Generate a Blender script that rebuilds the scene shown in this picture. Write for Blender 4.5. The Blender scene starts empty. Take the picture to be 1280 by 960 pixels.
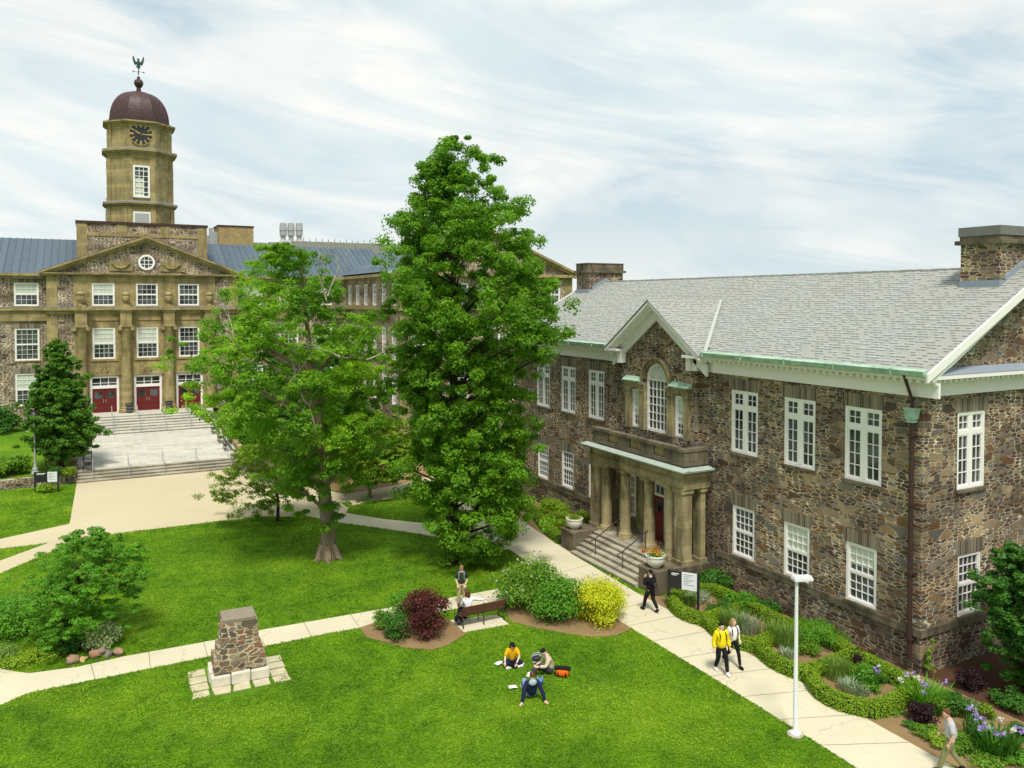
import bpy, bmesh, math, random
import numpy as np
from mathutils import Vector, Matrix
random.seed(7); RNG = np.random.default_rng(7)
scene = bpy.context.scene
COL = scene.collection
PI = math.pi
# ------------------------------------------------------------------ camera
F = 995.0; YAW = math.radians(27.7); PITCH = math.radians(1.53); CAMZ = 13.0; CY = 401.6
cam_d = bpy.data.cameras.new('camera'); cam = bpy.data.objects.new('camera', cam_d); COL.objects.link(cam)
cam_d.sensor_fit = 'HORIZONTAL'; cam_d.sensor_width = 36.0; cam_d.lens = 36.0 * F / 1280
cam_d.shift_y = (CY - 480) / 1280
cam_d.clip_start = 0.5; cam_d.clip_end = 3000
cam.location = (0, 0, CAMZ); cam.rotation_euler = (PI / 2 - PITCH, 0, -YAW)
scene.camera = cam
_F = (math.sin(YAW) * math.cos(PITCH), math.cos(YAW) * math.cos(PITCH), -math.sin(PITCH))
_R = (math.cos(YAW), -math.sin(YAW), 0.0)
_U = (math.sin(YAW) * math.sin(PITCH), math.cos(YAW) * math.sin(PITCH), math.cos(PITCH))
def ray(px, py):
    a = (px - 640) / F; b = (CY - py) / F
    return [_F[i] + a * _R[i] + b * _U[i] for i in range(3)]
def G(px, py, z=0.0):                       # point on the level z
    r = ray(px, py); t = (z - CAMZ) / r[2]
    return (r[0] * t, r[1] * t, z)
def WX(px, py, X):                          # (Y, Z) on a wall plane X
    r = ray(px, py); t = X / r[0]
    return (r[1] * t, CAMZ + r[2] * t)
def WY(px, py, Y):                          # (X, Z) on a wall plane Y
    r = ray(px, py); t = Y / r[1]
    return (r[0] * t, CAMZ + r[2] * t)
def PJ(x, y, z):                            # world -> pixel (for checks)
    d = (x, y, z - CAMZ)
    f = sum(d[i] * _F[i] for i in range(3))
    return (640 + F * sum(d[i] * _R[i] for i in range(3)) / f, CY - F * sum(d[i] * _U[i] for i in range(3)) / f, f)

# ------------------------------------------------------------------ object helpers
def tag(o, label=None, cat=None, group=None, kind=None):
    if label: o['label'] = label
    if cat: o['category'] = cat
    if group: o['group'] = group
    if kind: o['kind'] = kind
    return o
def thing(name, label, cat, loc=(0, 0, 0), rz=0.0, group=None):
    o = bpy.data.objects.new(name, None); COL.objects.link(o); o.empty_display_size = 0.3
    o.location = loc; o.rotation_euler = (0, 0, rz)
    return tag(o, label, cat, group)
def link(name, me, parent=None, loc=(0, 0, 0), rz=0.0):
    o = bpy.data.objects.new(name, me); COL.objects.link(o)
    o.location = loc; o.rotation_euler = (0, 0, rz)
    if parent: o.parent = parent
    return o
def copy_tree(o, parent=None):
    c = o.copy(); COL.objects.link(c)
    if parent is not None: c.parent = parent
    for ch in list(o.children): copy_tree(ch, c)
    return c

class MB:
    """collects shapes into ONE mesh"""
    def __init__(s, off=(0, 0, 0)): s.v = []; s.f = []; s.m = []; s.off = off; s.mi = 0
    def V(s, p):
        s.v.append((p[0], p[1], p[2])); return len(s.v) - 1
    def face(s, pts, mi=None):
        s.f.append([s.V(p) for p in pts]); s.m.append(s.mi if mi is None else mi)
    def box(s, x0, y0, z0, x1, y1, z1):
        x0, x1 = min(x0, x1), max(x0, x1); y0, y1 = min(y0, y1), max(y0, y1); z0, z1 = min(z0, z1), max(z0, z1)
        i = [s.V(p) for p in ((x0,y0,z0),(x1,y0,z0),(x1,y1,z0),(x0,y1,z0),(x0,y0,z1),(x1,y0,z1),(x1,y1,z1),(x0,y1,z1))]
        for q in ((3,2,1,0),(4,5,6,7),(0,1,5,4),(1,2,6,5),(2,3,7,6),(3,0,4,7)):
            s.f.append([i[k] for k in q]); s.m.append(s.mi)
        return s
    def prism(s, poly, z0, z1):               # xy polygon extruded in z
        n = len(poly); a = sum(poly[i][0]*poly[(i+1)%n][1]-poly[(i+1)%n][0]*poly[i][1] for i in range(n))
        if a < 0: poly = poly[::-1]
        b = [s.V((p[0], p[1], z0)) for p in poly]; t = [s.V((p[0], p[1], z1)) for p in poly]
        s.f.append(b[::-1]); s.f.append(t); s.m += [s.mi, s.mi]
        for k in range(n):
            s.f.append([b[k], b[(k+1)%n], t[(k+1)%n], t[k]]); s.m.append(s.mi)
        return s
    def extr(s, poly, vec):                   # any planar polygon extruded along a vector
        b = [s.V(p) for p in poly]; t = [s.V((p[0]+vec[0], p[1]+vec[1], p[2]+vec[2])) for p in poly]
        n = len(poly)
        s.f.append(b[::-1]); s.f.append(t); s.m += [s.mi, s.mi]
        for k in range(n):
            s.f.append([b[k], b[(k+1)%n], t[(k+1)%n], t[k]]); s.m.append(s.mi)
        return s
    def ring(s, c, ax, r, n, ry=None, ph=0):
        ax = Vector(ax).normalized(); h = Vector((0,0,1)) if abs(ax.z) < .9 else Vector((0,1,0))
        u = ax.cross(h).normalized(); w = ax.cross(u).normalized()
        return [s.V(Vector(c) + u*(r*math.cos(ph+2*PI*k/n)) + w*((ry or r)*math.sin(ph+2*PI*k/n))) for k in range(n)]
    def tube(s, pts, rs, n=8, cap=True):
        if not hasattr(rs, '__len__'): rs = [rs]*len(pts)
        P = [Vector(p) for p in pts]; rings = []
        u = None
        for i, p in enumerate(P):
            d = (P[min(i+1, len(P)-1)] - P[max(i-1, 0)]).normalized()
            if u is None:
                h = Vector((0,0,1)) if abs(d.z) < .9 else Vector((0,1,0)); u = d.cross(h).normalized()
            else:
                u = (u - d*u.dot(d)).normalized()
            w = d.cross(u)
            rings.append([s.V(p + u*(rs[i]*math.cos(2*PI*k/n)) + w*(rs[i]*math.sin(2*PI*k/n))) for k in range(n)])
        for a, b in zip(rings[:-1], rings[1:]):
            for k in range(n):
                s.f.append([a[k], a[(k+1)%n], b[(k+1)%n], b[k]]); s.m.append(s.mi)
        if cap:
            s.f.append(rings[0][::-1]); s.f.append(rings[-1]); s.m += [s.mi, s.mi]
        return s
    def lathe(s, c, prof, n=16, ph=0.0):      # prof = [(r, z), ...]
        rings = []
        for r, z in prof:
            if r < 1e-4: rings.append([s.V((c[0], c[1], c[2]+z))])
            else: rings.append([s.V((c[0]+r*math.cos(ph+2*PI*k/n), c[1]+r*math.sin(ph+2*PI*k/n), c[2]+z)) for k in range(n)])
        for a, b in zip(rings[:-1], rings[1:]):
            for k in range(n):
                if len(a) == 1 and len(b) == 1: continue
                if len(a) == 1: q = [a[0], b[(k+1)%n], b[k]]
                elif len(b) == 1: q = [a[k], a[(k+1)%n], b[0]]
                else: q = [a[k], a[(k+1)%n], b[(k+1)%n], b[k]]
                s.f.append(q); s.m.append(s.mi)
        if len(rings[0]) > 1: s.f.append(rings[0][::-1]); s.m.append(s.mi)
        if len(rings[-1]) > 1: s.f.append(rings[-1]); s.m.append(s.mi)
        return s
    def ellip(s, c, r, n=12, m=8, rot=None):
        idx = []
        for j in range(m+1):
            t = PI*j/m
            if j in (0, m):
                p = Vector((0, 0, r[2]*math.cos(t)));
                if rot: p = rot @ p
                idx.append([s.V(Vector(c)+p)])
            else:
                row = []
                for k in range(n):
                    p = Vector((r[0]*math.sin(t)*math.cos(2*PI*k/n), r[1]*math.sin(t)*math.sin(2*PI*k/n), r[2]*math.cos(t)))
                    if rot: p = rot @ p
                    row.append(s.V(Vector(c)+p))
                idx.append(row)
        for a, b in zip(idx[:-1], idx[1:]):
            for k in range(n):
                if len(a) == 1: q = [a[0], b[k], b[(k+1)%n]]
                elif len(b) == 1: q = [a[k], b[0], a[(k+1)%n]]
                else: q = [a[k], b[k], b[(k+1)%n], a[(k+1)%n]]
                s.f.append(q); s.m.append(s.mi)
        return s
    def mesh(s, name, mats, smooth=False, bevel=0):
        me = bpy.data.meshes.new(name); ox, oy, oz = s.off; me.from_pydata([(a-ox, b-oy, c-oz) for a, b, c in s.v], [], s.f)
        for m in (mats if isinstance(mats, (list, tuple)) else [mats]): me.materials.append(m)
        me.polygons.foreach_set('material_index', s.m)
        if smooth: me.polygons.foreach_set('use_smooth', [True]*len(s.f))
        me.update()
        if smooth:
            try: me.set_sharp_from_angle(angle=math.radians(40))
            except Exception: pass
        return me
    def build(s, name, mats, parent=None, loc=(0,0,0), rz=0.0, smooth=False, bevel=0):
        o = link(name, s.mesh(name, mats, smooth), parent, loc, rz)
        if bevel:
            b = o.modifiers.new('bevel', 'BEVEL'); b.width = bevel; b.segments = 2; b.limit_method = 'ANGLE'
        return o
def struct(name, mb, mat, **k):
    return tag(mb.build(name, mat, **k), kind='structure')

# ------------------------------------------------------------------ materials
class N:
    def __init__(s, name, rough=0.8, spec=0.3):
        s.m = bpy.data.materials.new(name); s.m.use_nodes = True; s.nt = s.m.node_tree
        s.b = s.nt.nodes['Principled BSDF']; s.b.inputs['Roughness'].default_value = rough
        s.b.inputs['Specular IOR Level'].default_value = spec
        s.out = s.nt.nodes['Material Output']
    def n(s, t, **k):
        x = s.nt.nodes.new(t)
        for a, b in k.items(): setattr(x, a, b)
        return x
    def l(s, a, b): s.nt.links.new(a, b)
    def pos(s): return s.n('ShaderNodeNewGeometry').outputs['Position']
    def objc(s): return s.n('ShaderNodeTexCoord').outputs['Object']
    def math(s, op, a, b=None, c=None, clamp=False):
        x = s.n('ShaderNodeMath', operation=op); x.use_clamp = clamp
        for i, v in enumerate((a, b, c)):
            if v is None: continue
            if isinstance(v, (int, float)): x.inputs[i].default_value = v
            else: s.l(v, x.inputs[i])
        return x.outputs[0]
    def noise(s, vec, scale, detail=3, rough=0.55, dist=0.0, out='Fac'):
        x = s.n('ShaderNodeTexNoise'); x.inputs['Scale'].default_value = scale; x.inputs['Detail'].default_value = detail
        x.inputs['Roughness'].default_value = rough; x.inputs['Distortion'].default_value = dist
        if vec: s.l(vec, x.inputs['Vector'])
        return x.outputs[out]
    def vor(s, vec, scale, feature='F1', out='Color', rnd=1.0, dims='3D'):
        x = s.n('ShaderNodeTexVoronoi', feature=feature, voronoi_dimensions=dims); x.inputs['Scale'].default_value = scale
        x.inputs['Randomness'].default_value = rnd
        s.l(vec, x.inputs['Vector']); return x.outputs[out]
    def ramp(s, fac, stops, interp='LINEAR'):
        x = s.n('ShaderNodeValToRGB'); x.color_ramp.interpolation = interp
        e = x.color_ramp.elements
        while len(e) > 1: e.remove(e[-1])
        e[0].position = stops[0][0]; e[0].color = (*stops[0][1], 1) if hasattr(stops[0][1], '__len__') else (stops[0][1],)*3+(1,)
        for p, c in stops[1:]:
            q = e.new(p); q.color = (*c, 1) if hasattr(c, '__len__') else (c, c, c, 1)
        s.l(fac, x.inputs[0]); return x.outputs[0]
    def mix(s, fac, a, b, mode='MIX'):
        x = s.n('ShaderNodeMix', data_type='RGBA', blend_type=mode)
        for i, v in ((0, fac), (6, a), (7, b)):
            if isinstance(v, (int, float)): x.inputs[i].default_value = v
            elif isinstance(v, (tuple, list)): x.inputs[i].default_value = (*v[:3], 1)
            else: s.l(v, x.inputs[i])
        return x.outputs[2]
    def sep(s, vec):
        x = s.n('ShaderNodeSeparateXYZ'); s.l(vec, x.inputs[0]); return x.outputs
    def comb(s, x, y, z=0.0):
        c = s.n('ShaderNodeCombineXYZ')
        for i, v in enumerate((x, y, z)):
            if isinstance(v, (int, float)): c.inputs[i].default_value = v
            else: s.l(v, c.inputs[i])
        return c.outputs[0]
    def vadd(s, a, b, scale=None):
        if scale is not None:
            q = s.n('ShaderNodeVectorMath', operation='SCALE'); s.l(b, q.inputs[0]); q.inputs['Scale'].default_value = scale; b = q.outputs[0]
        x = s.n('ShaderNodeVectorMath', operation='ADD'); s.l(a, x.inputs[0]); s.l(b, x.inputs[1]); return x.outputs[0]
    def color(s, c):
        if isinstance(c, (tuple, list)): s.b.inputs['Base Color'].default_value = (*c[:3], 1)
        else: s.l(c, s.b.inputs['Base Color'])
        return s
    def bump(s, h, strength=0.5, dist=0.02):
        x = s.n('ShaderNodeBump'); x.inputs['Strength'].default_value = strength; x.inputs['Distance'].default_value = dist
        s.l(h, x.inputs['Height']); s.l(x.outputs[0], s.b.inputs['Normal']); return s
M = {}
def plain(name, col, rough=0.7, spec=0.3, var=0.12, scale=6.0, metal=0.0, world=True):
    q = N(name, rough, spec); p = q.pos() if world else q.objc()
    n1 = q.noise(p, scale, 4)
    c = q.mix(n1, tuple(v*(1-var) for v in col), tuple(min(1, v*(1+var)) for v in col))
    q.color(c); q.b.inputs['Metallic'].default_value = metal
    q.bump(n1, 0.15, 0.01)
    M[name] = q.m; return q.m

def rubble(name, sx, sy, mortar, cols, mw=0.035, dirt=0.6, bumpd=0.03, dark=1.0):
    """random rubble masonry: voronoi stones in the wall plane, warped, with pale pointing"""
    q = N(name, 0.88, 0.2); p = q.pos(); X, Y, Z = q.sep(p)
    u = q.math('ADD', X, Y)
    base = q.comb(q.math('MULTIPLY', u, sx), q.math('MULTIPLY', Z, sy), 0.0)
    w = q.noise(base, 1.3, 2, out='Color'); base2 = q.vadd(base, w, 0.38)
    big = q.comb(q.math('MULTIPLY', u, sx*0.55), q.math('MULTIPLY', Z, sy*0.45), 3.0)
    big2 = q.vadd(big, w, 0.4)
    def chv(feat, out):                     # squared-up stones: chessboard metric
        x = q.n('ShaderNodeTexVoronoi', feature=feat, voronoi_dimensions='2D', distance='CHEBYCHEV'); x.inputs['Scale'].default_value = 1.0; x.inputs['Randomness'].default_value = .9
        q.l(base3, x.inputs['Vector']); return x.outputs[out]
    base3 = q.vadd(base, w, 0.16)
    c1 = chv('F1', 'Color'); e1 = q.math('MULTIPLY', q.math('SUBTRACT', chv('F2', 'Distance'), chv('F1', 'Distance')), .55)
    c2 = q.vor(big2, 1.0, dims='2D', rnd=.9); e2 = q.vor(big2, 1.0, 'DISTANCE_TO_EDGE', 'Distance', dims='2D', rnd=.9)
    # big boulders where the big cell's random value is high
    r2 = q.sep(c2)[0]; sel = q.math('GREATER_THAN', r2, 0.87)
    cr = q.mix(sel, c1, c2); e2s = q.math('MULTIPLY', e2, 1.8)
    edge = q.math('ADD', q.math('MULTIPLY', e1, q.math('SUBTRACT', 1.0, sel)), q.math('MULTIPLY', e2s, sel))
    rnd = q.sep(cr)[1]; rnd2 = q.sep(cr)[2]
    n = len(cols); stops = [(i/n, c) for i, c in enumerate(cols)]
    col = q.ramp(rnd, stops, 'CONSTANT')
    col = q.mix(q.math('MULTIPLY', rnd2, 0.42), col, (0.06, 0.045, 0.036)); col = q.mix(1.0, col, (1.06*dark, 0.98*dark, 0.98*dark), 'MULTIPLY')
    fine = q.noise(p, 14.0, 4, 0.65)
    col = q.mix(0.55, col, q.mix(fine, (0.35, 0.33, 0.3), (1.5, 1.5, 1.5)), 'MULTIPLY')
    mw2 = q.math('MULTIPLY', q.noise(p, 0.8, 2), mw*2.0)
    mask = q.math('SMOOTH_MIN', 1.0, q.math('DIVIDE', q.math('SUBTRACT', edge, mw2), 0.05, clamp=True), 0.05, clamp=True)
    mort = q.mix(q.ramp(q.noise(p, .9, 3), [(.45, 0.0), (.62, 1.0)]), mortar, tuple(v*0.5 for v in mortar))
    col = q.mix(mask, mort, col)
    big_n = q.noise(p, 0.42, 4, 0.6)
    col = q.mix(dirt, col, q.ramp(big_n, [(.36, (.42,.36,.32)), (.48, (1,.97,.93)), (.66, (1.6,1.5,1.25))]), 'MULTIPLY')
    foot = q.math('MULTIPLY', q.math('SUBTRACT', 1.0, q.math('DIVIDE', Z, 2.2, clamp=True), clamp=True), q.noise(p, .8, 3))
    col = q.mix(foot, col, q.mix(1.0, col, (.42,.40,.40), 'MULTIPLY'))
    q.color(col)
    q.bump(q.math('ADD', q.math('MULTIPLY', mask, 1.0), q.math('MULTIPLY', fine, 0.5)), 0.8, bumpd)
    M[name] = q.m; return q.m

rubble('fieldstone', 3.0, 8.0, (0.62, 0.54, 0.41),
       [(0.10,0.072,0.048),(0.20,0.155,0.10),(0.075,0.062,0.055),(0.27,0.20,0.11),(0.155,0.135,0.105),(0.115,0.07,0.045),(0.24,0.20,0.135),(0.125,0.13,0.11),(0.36,0.30,0.19),(0.19,0.115,0.055),(0.20,0.19,0.165),(0.09,0.06,0.045)], mw=.028)
rubble('ironstone', 3.2, 10.5, (0.66, 0.58, 0.46),
       [(0.14,0.10,0.065),(0.22,0.165,0.10),(0.10,0.075,0.055),(0.28,0.21,0.125),(0.17,0.12,0.075),(0.20,0.165,0.12)], mw=0.07)
rubble('cairn_stone', 3.6, 5.6, (0.60, 0.53, 0.38),
       [(0.24,0.17,0.10),(0.34,0.27,0.17),(0.13,0.10,0.08),(0.40,0.32,0.20),(0.28,0.14,0.09),(0.20,0.17,0.14),(0.36,0.28,0.2)], mw=0.06, bumpd=0.04, dark=1.25)

def blocks(name, col, bw=0.9, bh=0.38, stain=0.5, mort=0.6):
    q = N(name, 0.85, 0.2); p = q.pos(); X, Y, Z = q.sep(p); u = q.math('ADD', X, Y)
    br = q.n('ShaderNodeTexBrick'); q.l(q.comb(u, Z, 0.0), br.inputs['Vector'])
    br.inputs['Scale'].default_value = 1.0; br.inputs['Brick Width'].default_value = bw; br.inputs['Row Height'].default_value = bh
    br.inputs['Mortar Size'].default_value = 0.008; br.inputs['Bias'].default_value = 0.0; br.offset = 0.5
    br.inputs['Color1'].default_value = (*[v*1.1 for v in col], 1); br.inputs['Color2'].default_value = (*[v*0.78 for v in col], 1)
    br.inputs['Mortar'].default_value = (*[v*mort for v in col], 1)
    n1 = q.noise(q.comb(q.math('MULTIPLY', X, 1.6), q.math('MULTIPLY', Y, 1.6), q.math('MULTIPLY', Z, 0.45)), 1.0, 5, 0.65)
    n2 = q.noise(p, 9.0, 4, 0.6)
    c = q.mix(stain, br.outputs['Color'], q.ramp(n1, [(0.36, (0.34,0.32,0.30)), (0.52, (0.95,0.95,0.95)), (0.7, (1.3,1.28,1.15))]), 'MULTIPLY')
    c = q.mix(0.5, c, q.mix(n2, (0.6,0.6,0.6), (1.4,1.4,1.4)), 'MULTIPLY')
    q.color(c); q.bump(n2, 0.4, 0.015); M[name] = q.m; return q.m
blocks('sandstone', (0.36, 0.285, 0.135))
blocks('sandstone_porch', (0.34, 0.285, 0.155), stain=0.85)
blocks('dark_sandstone', (0.17, 0.14, 0.095), stain=0.8)
blocks('granite', (0.42, 0.38, 0.29), bw=1.6, bh=0.9, stain=0.3)
blocks('penthouse_brick', (0.42, 0.31, 0.14), 0.4, 0.12, stain=0.2)

def shingle(name='roof_shingles', ax=1):
    q = N(name, 0.9, 0.15); p = q.pos(); X, Y, Z = q.sep(p)
    row = q.math('MULTIPLY', Z, 1/0.085)          # courses read from the height of the slope
    u = q.math('ADD', q.math('MULTIPLY', (X, Y)[ax], 1/0.21), q.math('MULTIPLY', q.math('FLOOR', row), 0.37))
    cell = q.comb(q.math('FLOOR', u), q.math('FLOOR', row), 0.0)
    wn = q.n('ShaderNodeTexWhiteNoise', noise_dimensions='2D'); q.l(cell, wn.inputs['Vector']); r = wn.outputs['Value']
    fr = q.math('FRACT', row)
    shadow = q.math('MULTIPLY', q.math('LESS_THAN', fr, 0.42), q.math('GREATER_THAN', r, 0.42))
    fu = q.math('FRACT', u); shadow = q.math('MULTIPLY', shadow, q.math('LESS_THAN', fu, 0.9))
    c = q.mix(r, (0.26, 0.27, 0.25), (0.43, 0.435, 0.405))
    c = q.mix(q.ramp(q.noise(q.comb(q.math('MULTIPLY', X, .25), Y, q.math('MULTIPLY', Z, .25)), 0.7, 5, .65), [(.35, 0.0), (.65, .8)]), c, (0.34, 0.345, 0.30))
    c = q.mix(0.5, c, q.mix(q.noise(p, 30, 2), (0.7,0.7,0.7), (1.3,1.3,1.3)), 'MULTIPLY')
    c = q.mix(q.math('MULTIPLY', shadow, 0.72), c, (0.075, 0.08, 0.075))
    q.color(c); q.bump(q.math('SUBTRACT', 1.0, fr), 0.6, 0.02); M[name] = q.m
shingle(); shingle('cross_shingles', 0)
def metalroof():
    q = N('blue_grey_roof', 0.65, 0.25); p = q.pos(); X, Y, Z = q.sep(p)
    wn = q.n('ShaderNodeTexWhiteNoise', noise_dimensions='1D'); q.l(q.math('FLOOR', q.math('MULTIPLY', X, 1/0.62)), wn.inputs['W'])
    c = q.mix(wn.outputs['Value'], (0.05, 0.08, 0.115), (0.095, 0.13, 0.17))
    c = q.mix(q.noise(p, 1.2, 4), c, (0.12, 0.155, 0.18)); q.color(c); M['blue_grey_roof'] = q.m
metalroof()
def copper():
    q = N('verdigris', 0.6, 0.4); p = q.pos(); n = q.noise(p, 2.5, 5, 0.6)
    q.color(q.ramp(n, [(0.3, (0.22,0.34,0.24)), (0.5, (0.34,0.50,0.37)), (0.7, (0.50,0.62,0.50))])); M['verdigris'] = q.m
    q = N('dome_copper', 0.5, 0.4); X, Y, Z = q.sep(q.objc())
    ang = q.math('MULTIPLY', q.math('ARCTAN2', Y, X), 8/(2*PI)); a = q.math('FRACT', q.math('ADD', ang, 0.5))
    v = q.math('ABSOLUTE', q.math('SUBTRACT', a, 0.5)); s_ = q.math('FRACT', q.math('ADD', q.math('MULTIPLY', Z, 1.15), q.math('MULTIPLY', v, -2.6)))
    ln = q.math('LESS_THAN', s_, 0.16)
    c = q.mix(q.noise(q.objc(), 3, 4), (0.045, 0.018, 0.018), (0.09, 0.04, 0.036)); c = q.mix(q.math('MULTIPLY', ln, 0.75), c, (0.025, 0.016, 0.016))
    q.color(c); q.bump(q.math('MULTIPLY', s_, 1.0), 0.7, 0.05); M['dome_copper'] = q.m
copper()
plain('white_paint', (0.84, 0.81, 0.77), 0.5, 0.3, 0.05, 3)
plain('cornice_paint', (0.82, 0.78, 0.75), 0.6, 0.3, 0.07, 2)
plain('dark_iron', (0.03, 0.028, 0.027), 0.45, 0.5, 0.1)
plain('brown_pipe', (0.05, 0.024, 0.02), 0.5, 0.4, 0.2, 3)
plain('brown_flashing', (0.06, 0.03, 0.022), 0.6, 0.3, 0.2, 3)
plain('lead', (0.26, 0.30, 0.36), 0.5, 0.5, 0.25, 4)
plain('grey_metal', (0.38, 0.39, 0.38), 0.4, 0.5, 0.15, 4)
plain('louvre_grey', (0.28, 0.28, 0.22), 0.6, 0.3, 0.25, 4)
plain('pole_paint', (0.72, 0.72, 0.70), 0.4, 0.4, 0.06, 4)
plain('red_door', (0.14, 0.012, 0.011), 0.4, 0.4, 0.15, 4)
plain('gold', (0.42, 0.29, 0.09), 0.35, 0.5, 0.1, 4)
plain('clock_black', (0.02, 0.022, 0.02), 0.4, 0.5, 0.2, 4)
plain('bronze_green', (0.025, 0.06, 0.055), 0.5, 0.5, 0.3, 4)
plain('blind', (0.56, 0.60, 0.50), 0.7, 0.2, 0.1, 2)
plain('sign_black', (0.018, 0.018, 0.02), 0.4, 0.4, 0.1)
plain('sign_white', (0.72, 0.74, 0.76), 0.4, 0.4, 0.04)
plain('sign_ink', (0.12, 0.14, 0.16), 0.5, 0.3, 0.04)
plain('pot_white', (0.70, 0.67, 0.58), 0.55, 0.3, 0.08, 8)
plain('terracotta', (0.45, 0.14, 0.05), 0.7, 0.3, 0.1, 8)
def glass(name, col):
    q = N(name, 0.08, 0.6); n = q.ramp(q.noise(q.pos(), 1.1, 4, .6), [(.42, 0.0), (.62, 1.0)])
    q.color(q.mix(n, col, (.10,.115,.12))); q.bump(q.noise(q.pos(), 3.0, 2), 0.08, 0.02); M[name] = q.m  # pale patches paint varied reflections into the pane colour
glass('window_glass', (0.016, 0.018, 0.02))
def wood(name, col):
    q = N(name, 0.6, 0.3); p = q.objc()
    x = q.n('ShaderNodeMapping'); q.l(p, x.inputs[0]); x.inputs['Scale'].default_value = (2, 22, 22)
    n = q.noise(x.outputs[0], 2.0, 4); q.color(q.mix(n, tuple(v*.55 for v in col), tuple(v*1.4 for v in col))); M[name] = q.m
wood('bench_wood', (0.13, 0.05, 0.03)); wood('chair_pink', (0.30, 0.045, 0.075)); wood('dark_wood', (0.05, 0.03, 0.025))
def concrete():
    q = N('path_concrete', 0.9, 0.2); p = q.pos(); n = q.noise(p, 0.35, 5, 0.6); f = q.noise(p, 25, 3, 0.7)
    c = q.mix(n, (0.54, 0.48, 0.335), (0.70, 0.64, 0.465)); c = q.mix(0.35, c, q.mix(f, (0.7,0.7,0.7), (1.3,1.3,1.3)), 'MULTIPLY')
    st_ = q.ramp(q.noise(p, 1.4, 6, .7), [(.56, 0.0), (.75, .45)]); c = q.mix(st_, c, (.36,.30,.20))
    cr_ = q.vor(q.vadd(p, q.noise(p, 2.0, 3, out='Color'), .5), .35, 'DISTANCE_TO_EDGE', 'Distance'); c = q.mix(q.math('MULTIPLY', q.math('LESS_THAN', cr_, .004), .35), c, (.25,.2,.13))
    q.color(c); q.bump(f, 0.3, 0.01); M['path_concrete'] = q.m
    q = N('plaza_gravel', 0.92, 0.15); p = q.pos(); n = q.noise(p, 0.18, 5, 0.6); f = q.noise(p, 18, 4, 0.7)
    st = q.noise(q.comb(q.math('MULTIPLY', q.sep(p)[0], 0.25), q.math('MULTIPLY', q.sep(p)[1], 2.0)), 1.0, 4)
    c = q.mix(n, (0.46, 0.385, 0.245), (0.60, 0.515, 0.34)); c = q.mix(q.math('MULTIPLY', st, 0.3), c, (0.58, 0.52, 0.37))
    c = q.mix(0.35, c, q.mix(f, (0.72,0.72,0.72), (1.28,1.28,1.28)), 'MULTIPLY')
    q.color(c); q.bump(f, 0.3, 0.01); M['plaza_gravel'] = q.m
    q = N('flagstone', 0.8, 0.3); p = q.pos(); X, Y, Z = q.sep(p)
    w = q.noise(p, 0.5, 1, out='Color'); b = q.vadd(q.comb(q.math('MULTIPLY', X, .75), q.math('MULTIPLY', Y, 1.0)), w, 0.3)
    br = q.n('ShaderNodeTexBrick'); q.l(b, br.inputs['Vector']); br.inputs['Scale'].default_value = 1; br.inputs['Brick Width'].default_value = 1.1; br.inputs['Row Height'].default_value = .62
    br.inputs['Mortar Size'].default_value = .022; br.inputs['Color1'].default_value = (.56,.53,.45,1); br.inputs['Color2'].default_value = (.43,.42,.36,1); br.inputs['Mortar'].default_value = (.62,.58,.48,1)
    n = q.noise(p, 1.5, 5, .65); c = q.mix(.6, br.outputs['Color'], q.mix(n, (.6,.6,.58), (1.4,1.4,1.4)), 'MULTIPLY'); q.color(c); q.bump(n, .3, .01); M['flagstone'] = q.m
    q = N('mulch', 0.95, 0.1); p = q.pos(); n = q.noise(p, 0.7, 5, .6); f = q.noise(p, 22, 4, .75)
    c = q.mix(n, (.19,.11,.05), (.40,.28,.145)); c = q.mix(.7, c, q.mix(f, (.45,.45,.45), (1.5,1.5,1.5)), 'MULTIPLY'); q.color(c); q.bump(f, .8, .04); M['mulch'] = q.m
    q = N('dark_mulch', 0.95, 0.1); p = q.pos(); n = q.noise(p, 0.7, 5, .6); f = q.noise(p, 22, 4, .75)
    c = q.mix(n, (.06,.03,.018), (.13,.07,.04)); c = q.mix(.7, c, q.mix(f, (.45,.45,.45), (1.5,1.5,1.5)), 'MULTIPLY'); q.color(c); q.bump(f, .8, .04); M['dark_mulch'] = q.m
    q = N('lawn_grass', 0.9, 0.15); p = q.pos(); a = q.noise(p, 0.28, 6, .62); b = q.noise(p, 2.6, 5, .7); f = q.noise(p, 28, 3, .8)
    c = q.ramp(a, [(.3, (.06,.15,.006)), (.5, (.10,.215,.008)), (.7, (.165,.285,.012))])
    c = q.mix(.75, c, q.ramp(b, [(.3, (.55,.6,.5)), (.5, (1,1,1)), (.72, (1.55,1.35,1.2))]), 'MULTIPLY')
    c = q.mix(.6, c, q.ramp(f, [(.3, (.5,.5,.5)), (.7, (1.5,1.5,1.5))]), 'MULTIPLY')
    q.color(c); q.bump(q.math('ADD', f, b), .7, .04); M['lawn_grass'] = q.m
concrete()
def bark(name, col):
    q = N(name, .95, .1); p = q.objc(); x = q.n('ShaderNodeMapping'); q.l(p, x.inputs[0]); x.inputs['Scale'].default_value = (7, 7, 1.2)
    n = q.noise(x.outputs[0], 1.5, 5, .7); q.color(q.ramp(n, [(.32, tuple(v*.35 for v in col)), (.6, col), (.8, tuple(min(1, v*1.4) for v in col))])); q.bump(n, .9, .06); M[name] = q.m
bark('bark', (.34, .25, .17)); bark('dark_bark', (.075, .05, .035)); bark('dead_bark', (.52, .46, .36))
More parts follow.
